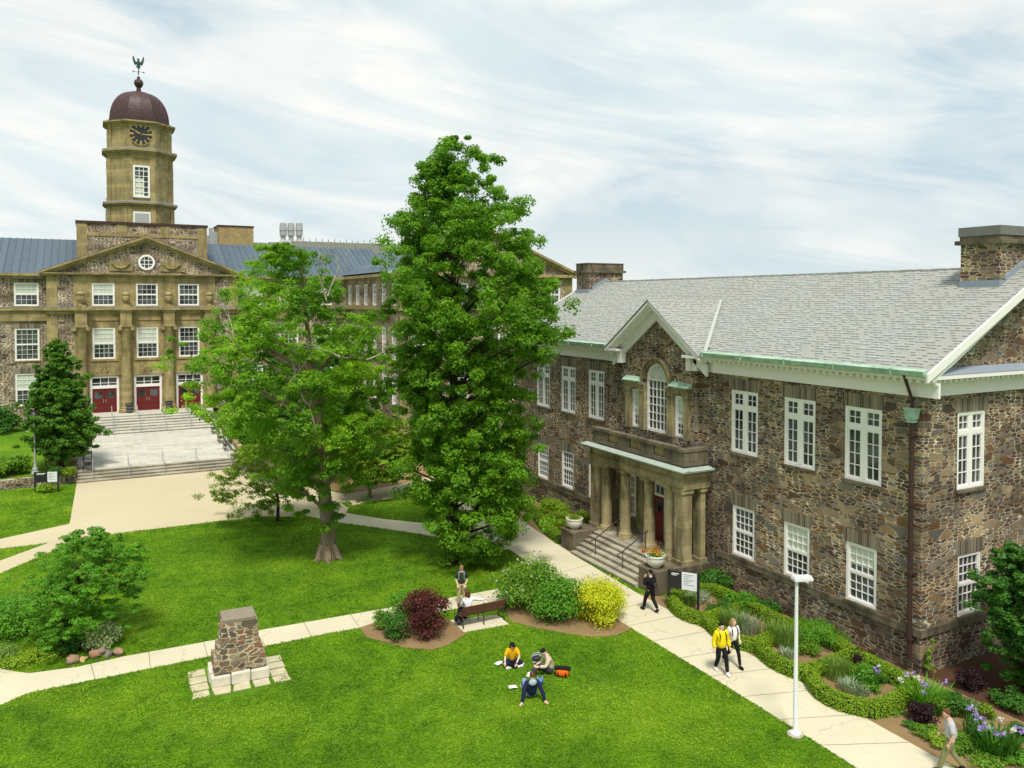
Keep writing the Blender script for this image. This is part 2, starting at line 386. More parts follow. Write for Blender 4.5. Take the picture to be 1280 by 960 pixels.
def leafmat(name, dark, light, trans=.35, yellow=None, scale=.55, wt=.65, wn_=.5):
    q = N(name, .55, .3); p = q.pos()
    at = q.n('ShaderNodeAttribute', attribute_name='tint'); t = at.outputs['Fac']
    n = q.noise(p, scale, 3, .6)
    f = q.math('ADD', q.math('MULTIPLY', t, wt), q.math('MULTIPLY', n if wn_ < .6 else q.ramp(n, [(.35, 0.0), (.65, 1.0)]), wn_), clamp=True)
    c = q.mix(f, dark, light)
    if yellow: c = q.mix(q.ramp(q.noise(p, .22, 2), [(.5, 0.0), (.68, 1.0)]), c, yellow)
    q.color(c); tr = q.n('ShaderNodeBsdfTranslucent'); q.l(q.mix(.5, c, (1.3,1.5,.6), 'MULTIPLY'), tr.inputs['Color'])
    mx = q.n('ShaderNodeMixShader'); mx.inputs[0].default_value = trans
    q.l(q.b.outputs[0], mx.inputs[1]); q.l(tr.outputs[0], mx.inputs[2]); q.l(mx.outputs[0], q.out.inputs['Surface'])
    M[name] = q.m; return q.m
# ------------------------------------------------------------------ light and sky
SUN_EL, SUN_AZ = 61.0, 202.0     # azimuth clockwise from +Y: the sun stands behind the camera to the left
sun_d = bpy.data.lights.new('sun', 'SUN'); sun = bpy.data.objects.new('sun', sun_d); COL.objects.link(sun)
sun_d.energy = 2.6; sun_d.angle = math.radians(12); sun_d.color = (1.0, .955, .87)
sd = Vector((math.sin(math.radians(SUN_AZ))*math.cos(math.radians(SUN_EL)), math.cos(math.radians(SUN_AZ))*math.cos(math.radians(SUN_EL)), math.sin(math.radians(SUN_EL))))
sun.rotation_euler = sd.to_track_quat('Z', 'Y').to_euler(); sun.location = (20, -20, 60)
w = bpy.data.worlds.new('World'); scene.world = w; w.use_nodes = True; nt = w.node_tree
bg = nt.nodes['Background']
class WN(N):
    def __init__(s): s.nt = nt
q = WN()
sky = q.n('ShaderNodeTexSky'); sky.sky_type = 'NISHITA'; sky.sun_disc = False
sky.sun_elevation = math.radians(SUN_EL); sky.sun_rotation = math.radians(SUN_AZ); sky.air_density = 1.0; sky.dust_density = 1.0; sky.ozone_density = 1.0
tc = q.n('ShaderNodeTexCoord').outputs['Generated']; X, Y, Z = q.sep(tc)
zc = q.math('ADD', q.math('MAXIMUM', Z, 0.0), 0.24)
# a cloud deck seen in perspective: direction divided by its height, stretched along the wind
U_ = q.math('DIVIDE', X, zc); V_ = q.math('DIVIDE', Y, zc)
A_ = q.math('ADD', q.math('MULTIPLY', U_, .80), q.math('MULTIPLY', V_, .60)); B_ = q.math('SUBTRACT', q.math('MULTIPLY', V_, .80), q.math('MULTIPLY', U_, .60))
tilt = q.math('ADD', Z, q.math('MULTIPLY', X, -.10))
cv = q.comb(q.math('MULTIPLY', X, 1.5), q.math('MULTIPLY', Y, 1.5), q.math('MULTIPLY', tilt, 3.6))
n1 = q.noise(cv, 1.15, 6, .50, .45)
n2 = q.noise(q.comb(q.math('ADD', q.math('MULTIPLY', X, 2.0), 7.0), q.math('MULTIPLY', Y, 2.0), q.math('MULTIPLY', q.math('ADD', tilt, q.math('MULTIPLY', X, .3)), 9.0)), 1.3, 8, .58, .8)
n3 = q.noise(q.comb(X, Y, q.math('ADD', q.math('MULTIPLY', Z, 1.9), 5.2)), 2.4, 4, .5, .3)
cl = q.math('ADD', q.math('ADD', q.math('MULTIPLY', n1, .46), q.math('MULTIPLY', n2, .17)), q.math('MULTIPLY', n3, .37))
f = q.ramp(cl, [(.40, 0.0), (.455, .45), (.51, .82), (.57, 1.0)])
hor = q.ramp(Z, [(0.0, .85), (.10, .45), (.35, 0.0)])
f = q.math('MAXIMUM', f, hor)
blue = q.mix(.7, q.mix(1.0, sky.outputs[0], (.08, .08, .08), 'MULTIPLY'), (.23, .385, .48))
white = q.mix(q.ramp(n2, [(.40, 0.0), (.58, 1.0)]), (.535, .60, .615), (.675, .68, .655))
colr = q.mix(f, blue, white)
q.l(colr, bg.inputs['Color']); bg.inputs['Strength'].default_value = 1.0
scene.view_settings.view_transform = 'Standard'; scene.view_settings.look = 'None'; scene.view_settings.gamma = 1.0
scene.view_settings.use_curve_mapping = False; scene.view_settings.exposure = 0.55
scene.cycles.use_denoising = True; scene.cycles.max_bounces = 6; scene.cycles.diffuse_bounces = 3; scene.cycles.transparent_max_bounces = 8

# ------------------------------------------------------------------ ground
mb = MB(); S = 1200
mb.face([(-S, -S, 0), (S, -S, 0), (S, S, 0), (-S, S, 0)])
struct('lawn', mb, M['lawn_grass'])
def gp(pts, z=0): return [G(x, y, z)[:2] for x, y in pts]
def sheet(name, poly, z, mat, t=.0):
    mb = MB(); mb.prism(poly, z - .10, z); return struct(name, mb, mat)
TX0, TX1 = -1.25, 10.2; Y_S0 = 63.8
PLAZA = gp([(95,607),(87,655),(60,679),(110,672),(160,665),(230,657),(270,652),(325,646),(385,646),(422,652),(480,660),(521,666),(560,650),(520,640),(480,648),(432,643),(437,631),(495,622),(545,607),(570,596),(500,606),(437,618),(360,606),(305,593)])
PL = [(TX0, Y_S0+.05)]+gp([(87,655),(60,679),(110,672),(160,665),(230,657),(270,652),(325,646),(385,646),(422,652),(432,643),(437,631),(437,618),(360,606)])+[(TX1, Y_S0+.05)]
sheet('plaza', PL, .020, M['plaza_gravel'])
sheet('path', gp([(87,655),(0,674),(-90,694),(-260,732),(-260,748),(-90,704),(0,686),(60,679)]), .016, M['plaza_gravel'])
sheet('path', gp([(60,679),(0,701),(-90,735),(-220,790),(-220,835),(-90,760),(0,717),(70,687),(110,672)]), .012, M['plaza_gravel'])
sheet('path', gp([(430,634),(437,617),(500,606),(580,584),(585,596),(495,622)]), .016, M['plaza_gravel'])
sheet('path', gp([(422,653),(480,661),(521,667),(580,677),(636,688),(660,672),(652,660),(600,660),(540,655),(480,649),(430,641)]), .012, M['path_concrete'])
MAIN = gp([(1150,1010),(895,850),(790,786),(717,741),(680,716),(635,686),(600,664),(560,640),(545,628),(585,628),(620,633),(652,651),(717,694),(797,742),(990,847),(1175,950),(1290,1015)])
def ext(p, q, L):                         # carry a path edge on past q
    d_ = math.hypot(q[0]-p[0], q[1]-p[1]); return (q[0]+(q[0]-p[0])/d_*L, q[1]+(q[1]-p[1])/d_*L)
MAIN = [ext(MAIN[1], MAIN[0], 22)] + MAIN + [ext(MAIN[-2], MAIN[-1], 22)]
sheet('path', MAIN, .020, M['path_concrete'])
WALK_T = [(-120,795),(-50,823),(0,836),(20,840),(37,842),(97,834),(155,821),(271,800),(331,787),(400,775),(487,760),(560,748),(630,735),(680,716)]
WALK_B = [(-120,935),(0,882),(20,873),(37,866),(97,854),(157,842),(265,820),(331,808),(400,794),(482,779),(560,763),(632,752),(700,738),(717,741)]
_t, _b = gp(WALK_T), gp(WALK_B)
sheet('path', [ext(_t[1], _t[0], 16)]+_t+_b[::-1]+[ext(_b[1], _b[0], 16)], .016, M['path_concrete'])
# expansion joints sawn across the paths
jm = MB()
def joint(a, b, z=.0235, wd=.012):
    ax, ay = a; bx, by = b; L = math.hypot(bx-ax, by-ay); nx, ny = -(by-ay)/L*wd, (bx-ax)/L*wd
    jm.face([(ax-nx, ay-ny, z), (bx-nx, by-ny, z), (bx+nx, by+ny, z), (ax+nx, ay+ny, z)])
def lerp(a, b, t): return tuple(a[i]+(b[i]-a[i])*t for i in range(len(a)))
wt, wb = gp(WALK_T), gp(WALK_B)
def hit(a, n, poly):                      # where the square line from a meets the other edge
    best = None
    for p, r in zip(poly[:-1], poly[1:]):
        dx, dy = r[0]-p[0], r[1]-p[1]; den = n[0]*dy-n[1]*dx
        if abs(den) < 1e-9: continue
        t = ((p[0]-a[0])*dy-(p[1]-a[1])*dx)/den; s_ = ((p[0]-a[0])*n[1]-(p[1]-a[1])*n[0])/den
        if 0 <= s_ <= 1 and 0 < t < 4 and (best is None or t < best): best = t
    return None if best is None else (a[0]+n[0]*best, a[1]+n[1]*best)
acc = 0.0
for p, r in zip(wt[4:-1], wt[5:]):
    L_ = math.hypot(r[0]-p[0], r[1]-p[1]); ux_, uy_ = (r[0]-p[0])/L_, (r[1]-p[1])/L_; t = 1.9-acc
    while t < L_:
        a = (p[0]+ux_*t, p[1]+uy_*t); e = hit(a, (uy_, -ux_), wb) or hit(a, (-uy_, ux_), wb)
        if e: joint(a, e, z=.0195)
        t += 1.9
    acc = (acc+L_) % 1.9
ml, mr = gp([(1150,1010),(680,716)]), gp([(1290,1015),(728,701)])
for k in range(13):
    t = k/12*.97; joint(lerp(ml[0], ml[1], t), lerp(mr[0], mr[1], t))
plain('joint_dark', (.22, .19, .13), .9, .1)
struct('path_joints', jm, M['joint_dark'])
# beds
sheet('planting_bed', gp([(450,785),(458,797),(480,803),(505,810),(540,813),(562,806),(582,793),(566,777),(520,772),(490,776),(465,780)]), .03, M['mulch'])
sheet('planting_bed', gp([(632,762),(638,777),(665,784),(700,791),(740,797),(770,795),(789,787),(762,768),(722,744),(690,741),(655,750)]), .03, M['mulch'])
sheet('bench_pad', gp([(563,776),(580,791),(636,781),(622,769)]), .034, M['path_concrete'])
c0 = G(797,742)[:2]; c1 = G(1175,950)[:2]
sheet('planting_bed', [c0, c1, (c1[0]+.6, c1[1]-3), (25.2, 8.0), (25.2, 17.6), (25.2, 27.4), (22.0, 27.4)], .01, M['mulch'])
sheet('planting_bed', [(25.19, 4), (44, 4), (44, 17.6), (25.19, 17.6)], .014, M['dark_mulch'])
e0 = G(717,694)[:2]; e1 = G(652,651)[:2]
sheet('planting_bed', [e0, e1, (25.2, 52), (25.2, 35.6), (22.9, 35.6)], .01, M['mulch'])
sheet('planting_bed', gp([(300,592),(437,617),(500,606),(560,590),(560,580),(300,580)]), .012, M['mulch'])

# raised terrace in front of the domed building
TX0, TX1 = -1.25, 10.2
LAND = .62; TOPZ = 2.15; Y_S0, Y_S1, Y_U0, Y_U1 = 63.8, 65.5, 78.3, 83.8
def plaza_z(y): return LAND + (1.12-LAND)*max(0, min(1, (y-Y_S1)/(Y_U0-Y_S1)))
mb = MB()
for k in range(4):
    mb.box(TX0, Y_S0+k*.42+.04, -.1, TX1, Y_S0+(k+1)*.42+.05, (k+1)*LAND/4-.05); mb.box(TX0, Y_S0+k*.42, (k+1)*LAND/4-.0499, TX1, Y_S0+(k+1)*.42+.02, (k+1)*LAND/4)
struct('terrace_steps', mb, M['granite'])
mb = MB(); mb.extr([(TX0, Y_S1-.02, -.1), (TX0, Y_U0, -.1), (TX0, Y_U0, 1.12), (TX0, Y_S1-.02, LAND+.004)][::-1], (TX1-TX0, 0, 0))
struct('terrace', mb, M['flagstone'])
mb = MB(); NS = 7
for k in range(NS):
    y0 = Y_U0 + k*(Y_U1-Y_U0)/NS
    zz_ = 1.12+(k+1)*(TOPZ-1.12)/NS; mb.box(TX0, y0+.05, .1, TX1, y0+(Y_U1-Y_U0)/NS+.04, zz_-.06); mb.box(TX0, y0, zz_-.0599, TX1, y0+(Y_U1-Y_U0)/NS+.02, zz_)
mb.box(TX0-.2, Y_U1+.01, .1, TX1+.2, 86.2, TOPZ)
struct('entrance_steps', mb, M['flagstone'])
# the raised lawns on both sides of the terrace
def slope_lawn(name, x0, x1, y0=64.6):
    mb = MB(); ny = 14; nx = 24; P = {}
    for i in range(nx+1):
        for j in range(ny+1):
            y = y0 + (87-y0)*j/ny; x = x0+(x1-x0)*i/nx
            z = .58 + (1.15-.58)*j/ny + .06*math.sin(x*.7+j)*(0 < j < ny)
            P[i, j] = mb.V((x, y, z))
    for i in range(nx):
        for j in range(ny):
            mb.f.append([P[i,j], P[i+1,j], P[i+1,j+1], P[i,j+1]]); mb.m.append(0)
    mb.box(x0, y0, -.1, x1, y0+.02, .57)
    return struct(name, mb, M['lawn_grass'])
slope_lawn('raised_lawn', -45, TX0-.45); slope_lawn('raised_lawn', TX1+.45, 25)
for i, (xa, xb) in enumerate(((-45, TX0-.02), (TX1+.02, 24))):
    mb = MB(); mb.box(xa, 64.15, -.1, xb, 64.6, .66)
    t = tag(mb.build('retaining_wall', M['ironstone'], bevel=.03), ['low dark rubble retaining wall behind the sign, left of the terrace steps', 'low rubble retaining wall right of the terrace steps behind the trees'][i], 'retaining wall')
for i, (xa, xb) in enumerate(((TX0-.42, TX0-.02), (TX1+.02, TX1+.42))):
    mb = MB(); mb.extr([(xa, 64.62, -.1), (xa, 86, -.1), (xa, 86, 1.75), (xa, 78, 1.45), (xa, 64.62, 1.0)][::-1], (xb-xa, 0, 0))
    tag(mb.build('parapet_wall', M['sandstone']), ['low sandstone side wall along the left edge of the terrace', 'low sandstone side wall along the right edge of the terrace behind four benches'][i], 'side wall')
# ------------------------------------------------------------------ walls with openings
def wall_mesh(mb, P, u0, u1, z0, z1, holes, depth, inward):
    """P(u,z,d) -> world point, d metres into the wall; holes = [(u0,z0,u1,z1)]"""
    us = sorted({u0, u1, *[h[0] for h in holes], *[h[2] for h in holes]}); zs = sorted({z0, z1, *[h[1] for h in holes], *[h[3] for h in holes]})
    us = [u for u in us if u0 <= u <= u1]; zs = [z for z in zs if z0 <= z <= z1]
    for a, b in zip(us[:-1], us[1:]):
        for c, d in zip(zs[:-1], zs[1:]):
            cu, cz = (a+b)/2, (c+d)/2
            if any(h[0] < cu < h[2] and h[1] < cz < h[3] for h in holes): continue
            q = [P(a,c,0), P(b,c,0), P(b,d,0), P(a,d,0)]
            mb.face(q)
    for h in holes:
        a, c, b, d = h
        for (p, r) in (((a,c),(b,c)), ((b,c),(b,d)), ((b,d),(a,d)), ((a,d),(a,c))):
            mb.face([P(p[0],p[1],0), P(p[0],p[1],depth), P(r[0],r[1],depth), P(r[0],r[1],0)])

# ---- window kinds, each mesh made once around its own foot: faces -Y, sill at z=0
_wc = {}
def win_parts(kind, w, h):
    key = (kind, round(w, 2), round(h, 2))
    if key in _wc: return _wc[key]
    fr, gl, bl, sl = MB(), MB(), MB(), MB()
    t = .11 if kind != 'sash_small' else .09
    D0, D1 = .02, .16                          # casing depth
    def bar(x0, z0, x1, z1, y0=.05, y1=.11): fr.box(x0, y0, z0, x1, y1, z1)
    # casing
    fr.box(-w/2, D0, 0, -w/2+t, D1, h); fr.box(w/2-t, D0, 0, w/2, D1, h)
    fr.box(-w/2+t, D0, 0, w/2-t, D1, t*.9); fr.box(-w/2+t, D0, h-t, w/2-t, D1, h)
    if kind == 'cross':                        # two lights with transom over them, 2x2 over 2x4 panes
        mid = .10; zt = h*.70; fr.box(-mid, .035, t, mid, D1, h-t); fr.box(-w/2+t, .035, zt, -mid, D1, zt+.16); fr.box(mid, .035, zt, w/2-t, D1, zt+.16)
        for sx in (-1, 1):
            a, b = sorted((sx*mid, sx*(w/2-t))); fw = .05
            for z0, z1, n in ((t*.9, zt, 4), (zt+.16, h-t, 2)):
                bar(a, z0, a+fw, z1); bar(b-fw, z0, b, z1); bar(a+fw, z0, b-fw, z0+fw); bar(a+fw, z1-fw, b-fw, z1)
                c = (a+b)/2; bar(c-.014, z0+fw, c+.014, z1-fw, .06, .10)
                for k in range(1, n):
                    z = z0+fw+(z1-z0-2*fw)*k/n
                    bar(a+fw, z-.014, c-.014, z+.014, .062, .098); bar(c+.014, z-.014, b-fw, z+.014, .062, .098)
    else:
        nx = 2 if kind == 'narrow' else 4; rows = (3, 3) if kind in ('sash', 'narrow') else (2, 2)
        if kind == 'sash66': rows = (3, 3)
        zm = h*.50; fw = .05; a, b = -w/2+t, w/2-t
        bar(a, zm-.035, b, zm+.035, .045, .11)
        for z0, z1, n in ((t*.9, zm-.035, rows[0]), (zm+.035, h-t, rows[1])):
            bar(a, z0, a+fw, z1); bar(b-fw, z0, b, z1); bar(a+fw, z0, b-fw, z0+fw*.9); bar(a+fw, z1-fw*.7, b-fw, z1)
            for k in range(1, nx):
                x = a+fw+(b-a-2*fw)*k/nx; bar(x-.014, z0+fw*.9, x+.014, z1-fw*.7, .06, .10)
            for k in range(1, n):
                z = z0+fw*.9+(z1-z0-fw*1.6)*k/n
                for m in range(nx):
                    xa = a+fw+(b-a-2*fw)*m/nx+(.014 if m else 0); xb = a+fw+(b-a-2*fw)*(m+1)/nx-(.014 if m < nx-1 else 0)
                    bar(xa, z-.014, xb, z+.014, .062, .098)
    gl.box(-w/2+t*.5, .115, t*.4, w/2-t*.5, .125, h-t*.5)
    bl.box(-w/2+t*.6, -.0, 0, w/2-t*.6, .01, 1.0)
    sl.box(-w/2-.06, -.09, -.11, w/2+.06, .14, -.003)
    _wc[key] = (fr.mesh('window', M['white_paint']), gl.mesh('pane', M['window_glass']), bl.mesh('blind', M['blind']), sl.mesh('sill', M['dark_sandstone'] if kind == 'cross' or kind == 'sash' else M['sandstone']))
    return _wc[key]
def window(parent, kind, x, y, z, w, h, rz, blind=None, sill=True, base=(0,0,0)):
    fr, gl, bl, sl = win_parts(kind, w, h)
    o = link('window', fr, parent, (x-base[0], y-base[1], z-base[2]), rz)
    link('pane', gl, o)
    if sill: link('sill', sl, o)
    if blind:
        z0, z1 = blind; b = link('blind', bl, o, (0, .1, h*z0)); b.scale = (1, 1, h*(z1-z0))
    return o
WEST = -PI/2

# ------------------------------------------------------------------ the stone building with the pedimented porch
RX, RY0, RY1 = 25.1, 17.5, 47.4
RIDX, EAVX, EAVZ, TANR = 31.4, 24.45, 10.55, .535
RIDZ = EAVZ + TANR*(RIDX-EAVX)
EX = 2*RIDX - RX                                    # east wall
WALLTOP = 9.7
rb = thing('stone_building', 'long two storey fieldstone building with pale shingle roof and columned porch', 'building', (RX, 32, 0)); RB = (RX, 32, 0)
def rpart(name, mb, mat, parent=None, **k):
    mb.off = RB if parent is None else mb.off
    return mb.build(name, mat, parent or rb, **k)
def at(px, py, X): return WX(px, py, X)
# window openings measured off the photo, on the west wall
up = []; lo = []
def spanY(pxa, pya, pxb, pyb, X=RX):
    a = WX(pxa, pya, X)[0]; b = WX(pxb, pyb, X)[0]; return min(a, b), max(a, b)
UZ0 = np.mean([WX(1055,597,RX)[1], WX(979,578,RX)[1], WX(914,565,RX)[1]]); UZ1 = np.mean([WX(1056,506,RX)[1], WX(980,496,RX)[1], WX(914,487,RX)[1]])
LZ0 = np.mean([WX(1057,747,RX)[1], WX(980,717,RX)[1], WX(915,692,RX)[1]]); LZ1 = np.mean([WX(1057,674,RX)[1], WX(980,651,RX)[1], WX(915,631,RX)[1]])
UW = 1.6; LW = 1.34
print('upper z', UZ0, UZ1, 'lower', LZ0, LZ1)
for a, b, y in ((914,948,490),(980,1020,498),(1056,1103,508),(670,688,457),(701,720,461),(735,756,466)):
    s = spanY(a, y, b, y); up.append((s[0]+s[1])/2); print('upper', s, s[1]-s[0])
for a, b, y in ((915,944,635),(980,1012,655),(1057,1097,680),(702,717,564),(736,752,575)):
    s = spanY(a, y, b, y); lo.append((s[0]+s[1])/2); print('lower', s, s[1]-s[0])
lo.append(up[3]+.0)
holes = [(c-UW/2, UZ0, c+UW/2, UZ1) for c in up] + [(c-LW/2, LZ0, c+LW/2, LZ1) for c in lo]
PW = lambda u, z, d: (RX+d, u, z)
BAY0, BAY1 = WX(870,470,RX-.3)[0], WX(777,455,RX-.3)[0]; BC = (BAY0+BAY1)/2; print('bay', BAY0, BAY1)
BXX = RX - .28
mb = MB(); wall_mesh(mb, PW, RY0, BAY0, .0, WALLTOP, [h for h in holes if h[2] < BAY0], .3, 1)
wall_mesh(mb, PW, BAY1, RY1, .0, WALLTOP, [h for h in holes if h[0] > BAY1], .3, 1)
mb.face([PW(RY0,0,.4), PW(RY1,0,.4), PW(RY1,WALLTOP,.4), PW(RY0,WALLTOP,.4)])
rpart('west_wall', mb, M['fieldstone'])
# south and north gables
sh = []
SUX = [WY(1214,560,RY0)[0], 62.8-WY(1214,560,RY0)[0]]; sl_ = WY(1213,730,RY0)[0]
print('south win x', SUX, 'w', WY(1232,512,RY0)[0]-WY(1197,514,RY0)[0], 'z', WY(1214,512,RY0)[1], WY(1214,609,RY0)[1], 'low', WY(1213,692,RY0)[1], WY(1213,766,RY0)[1])
SUW, SLW = 1.6, 1.34
holesS = [(c-SUW/2, UZ0, c+SUW/2, UZ1) for c in SUX] + [(c-SLW/2, LZ0, c+SLW/2, LZ1) for c in SUX]
PS = lambda u, z, d: (u, RY0+d, z)
mb = MB(); wall_mesh(mb, PS, RX, EX, 0, WALLTOP, holesS, .3, 1)
mb.face([PS(RX,0,.4), PS(EX,0,.4), PS(EX,WALLTOP,.4), PS(RX,WALLTOP,.4)])
rpart('south_wall', mb, M['fieldstone'])
mb = MB(); g0 = 10.35
mb.extr([(RX+.1, RY0+.004, g0), (EX-.1, RY0+.004, g0), (RIDX, RY0+.004, RIDZ-.25)], (0, .4, 0)); rpart('gable', mb, M['fieldstone'])
mb = MB(); mb.box(RX+.01, RY1-.4, 0, EX, RY1, WALLTOP); mb.extr([(RX+.1, RY1-.35, g0), (EX-.1, RY1-.35, g0), (RIDX, RY1-.35, RIDZ-.25)], (0, .35, 0)); rpart('north_wall', mb, M['fieldstone'])
mb = MB(); mb.box(EX-.4, RY0, 0, EX, RY1, WALLTOP); rpart('east_wall', mb, M['fieldstone'])
# plinth band (pale string course)
PZ0, PZ1 = 1.35, 1.62
for b_ in ((RX-.07, RY0-.07, PZ0, RX+.01, 27.6, PZ1), (RX-.07, 35.7, PZ0, RX+.01, RY1, PZ1), (RX+.0101, RY0-.07, PZ0, EX, RY0+.01, PZ1)):
    mb = MB(); mb.box(*b_); rpart('string_course', mb, M['dark_sandstone'])
# stone lintels of thin upright stones over each opening
def vouss():
    q = N('voussoir', .9, .2); X, Y, Z = q.sep(q.pos()); u = q.math('ADD', X, Y)
    wn = q.n('ShaderNodeTexWhiteNoise', noise_dimensions='1D'); uu = q.math('MULTIPLY', u, 10.5); q.l(q.math('FLOOR', uu), wn.inputs['W'])
    c = q.ramp(wn.outputs['Value'], [(0, (.09,.07,.05)), (.35, (.17,.14,.10)), (.7, (.24,.20,.14))], 'CONSTANT')
    c = q.mix(q.math('LESS_THAN', q.math('FRACT', uu), .12), c, (.34,.30,.21)); q.color(c); M['voussoir'] = q.m
vouss()
for (a, z0, b, z1) in holes:
    mb = MB(); mb.extr([(RX-.012, a-.06, z1+.003), (RX-.012, b+.06, z1+.003), (RX-.012, b+.2, z1+.5), (RX-.012, a-.2, z1+.5)], (.02, 0, 0)); rpart('window_arch', mb, M['voussoir'])
for (a, z0, b, z1) in holesS:
    mb = MB(); mb.extr([(a-.06, RY0-.012, z1+.003), (b+.06, RY0-.012, z1+.003), (b+.2, RY0-.012, z1+.5), (a-.2, RY0-.012, z1+.5)], (0, .02, 0)); rpart('window_arch', mb, M['voussoir'])
for i, c in enumerate(up): window(rb, 'cross', RX, c, UZ0, UW, UZ1-UZ0, WEST, base=RB)
for i, c in enumerate(lo): window(rb, 'sash', RX, c, LZ0, LW, LZ1-LZ0, WEST, blind=((.5, .95) if i == 1 else (.62, .95) if i == 2 else None), base=RB)
for i, c in enumerate(SUX):
    window(rb, 'cross', c, RY0, UZ0, SUW, UZ1-UZ0, 0, base=RB); window(rb, 'sash', c, RY0, LZ0, SLW, LZ1-LZ0, 0, base=RB)
# cornice: frieze, dentils, corona; returns on the south side
def cornice_run(mb, y0, y1, ends=(0, 0)):
    a, b = y0, y1
    mb.box(RX-.10, a, WALLTOP-.02, RX+.02, b, WALLTOP+.42)          # frieze
    mb.box(RX-.20, a, WALLTOP+.421, RX+.02, b, WALLTOP+.50)
    mb.box(RX-.60, a-(.0 if not ends[0] else .0), WALLTOP+.62, RX+.02, b, WALLTOP+.74)
    n = int((b-a)/.30)
    for k in range(n):
        y = a+.1+k*(b-a-.15)/n; mb.box(RX-.48, y, WALLTOP+.501, RX+.0, y+.15, WALLTOP+.619)
mb = MB(); cornice_run(mb, RY0-.6, BAY0+.05); cornice_run(mb, BAY1-.05, RY1)
for y in (BAY0+.051, BAY1-.35): mb.box(BXX-.35, y, WALLTOP+.0, RX+.02, y+.30, WALLTOP+.74)
# south run
x0 = RX+.021
mb.box(x0, RY0-.10, WALLTOP-.02, EX, RY0+.02, WALLTOP+.42); mb.box(x0, RY0-.2, WALLTOP+.421, EX, RY0+.02, WALLTOP+.5); mb.box(x0, RY0-.6, WALLTOP+.62, EX+.6, RY0+.02, WALLTOP+.74)
for k in range(42): mb.box(x0+.05+k*.3, RY0-.48, WALLTOP+.501, x0+.2+k*.3, RY0, WALLTOP+.619)
rpart('cornice', mb, M['cornice_paint'])
mb = MB(); mb.extr([(x0, RY0-.6, WALLTOP+.745), (x0, RY0+.0, WALLTOP+.745), (x0, RY0, WALLTOP+.95), (x0, RY0-.6, WALLTOP+.78)], (EX-x0, 0, 0)); rpart('ledge_flashing', mb, M['lead'])
# copper gutter
def gutter(y0, y1):
    mb = MB(); mb.extr([(EAVX-.14, y0, EAVZ-.1), (EAVX+.12, y0, EAVZ-.1), (EAVX+.16, y0, EAVZ+.12), (EAVX-.06, y0, EAVZ+.10), (EAVX-.2, y0, EAVZ+.07)], (0, y1-y0, 0))
    yy = y0+1.2
    while yy < y1: mb.box(EAVX-.215, yy, EAVZ-.11, EAVX+.1, yy+.05, EAVZ+.105); yy += 2.4
    rpart('gutter', mb, M['verdigris'])
PED0, PED1 = BAY0-.75, BAY1+.75
gutter(RY0-.55, PED0-.1); gutter(PED1+.1, RY1)
# main roof
OV = .62; mb = MB()
for sx, ex in ((EAVX, 1), (2*RIDX-EAVX, -1)):
    p = [(sx, RY0-OV+.02, EAVZ), (sx, RY1+.4, EAVZ), (RIDX, RY1+.4, RIDZ), (RIDX, RY0-OV+.02, RIDZ)]
    if ex > 0:
        nx_ = BXX+.1; nz_ = EAVZ+TANR*(nx_-EAVX)
        p = [(sx, RY0-OV+.02, EAVZ), (sx, PED0-.1, EAVZ), (nx_, PED0-.1, nz_), (nx_, PED1+.1, nz_), (sx, PED1+.1, EAVZ), (sx, RY1+.4, EAVZ), (RIDX, RY1+.4, RIDZ), (RIDX, RY0-OV+.02, RIDZ)]
    mb.face(p if ex < 0 else p[::-1]); mb.face([(a, b, c-.12) for a, b, c in (p[::-1] if ex < 0 else p)])
mb.tube([(RIDX, RY0-OV+.02, RIDZ), (RIDX, RY1+.4, RIDZ)], .06, 6)
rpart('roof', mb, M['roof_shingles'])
# white rakes at both gable ends
for (y0, y1) in ((RY1+.405, RY1+.48), (RY0-OV-.06, RY0-OV+.015)):
    if y0 < RY1: rpart('rake_board', mb, M['white_paint'])
    mb = MB()
    for s in (-1, 1):
        e = (RIDX+s*(RIDX-EAVX+.1), EAVZ-.08)
        mb.extr([(e[0], y0, e[1]-.22), (RIDX, y0, RIDZ-.22-.05), (RIDX, y0, RIDZ+.05), (e[0], y0, e[1]+.08)], (0, y1-y0, 0))
for s in (-1, 1):
    e = (RIDX+s*(RIDX-EAVX+.0), EAVZ-.1)
    mb.extr([(e[0]-s*.05, RY0-OV+.017, e[1]-.06), (RIDX, RY0-OV+.017, RIDZ-.16), (RIDX, RY0-OV+.017, RIDZ-.30), (e[0]-s*.3, RY0-OV+.017, e[1]-.20)], (0, OV-.02, 0))
    mb.extr([(e[0]-s*.8, RY0-.07, e[1]-.02), (RIDX, RY0-.07, RIDZ-.31), (RIDX, RY0-.07, RIDZ-.75), (e[0]-s*1.6, RY0-.07, e[1]-.05)], (0, .08, 0))
rpart('rake_board', mb, M['white_paint'])
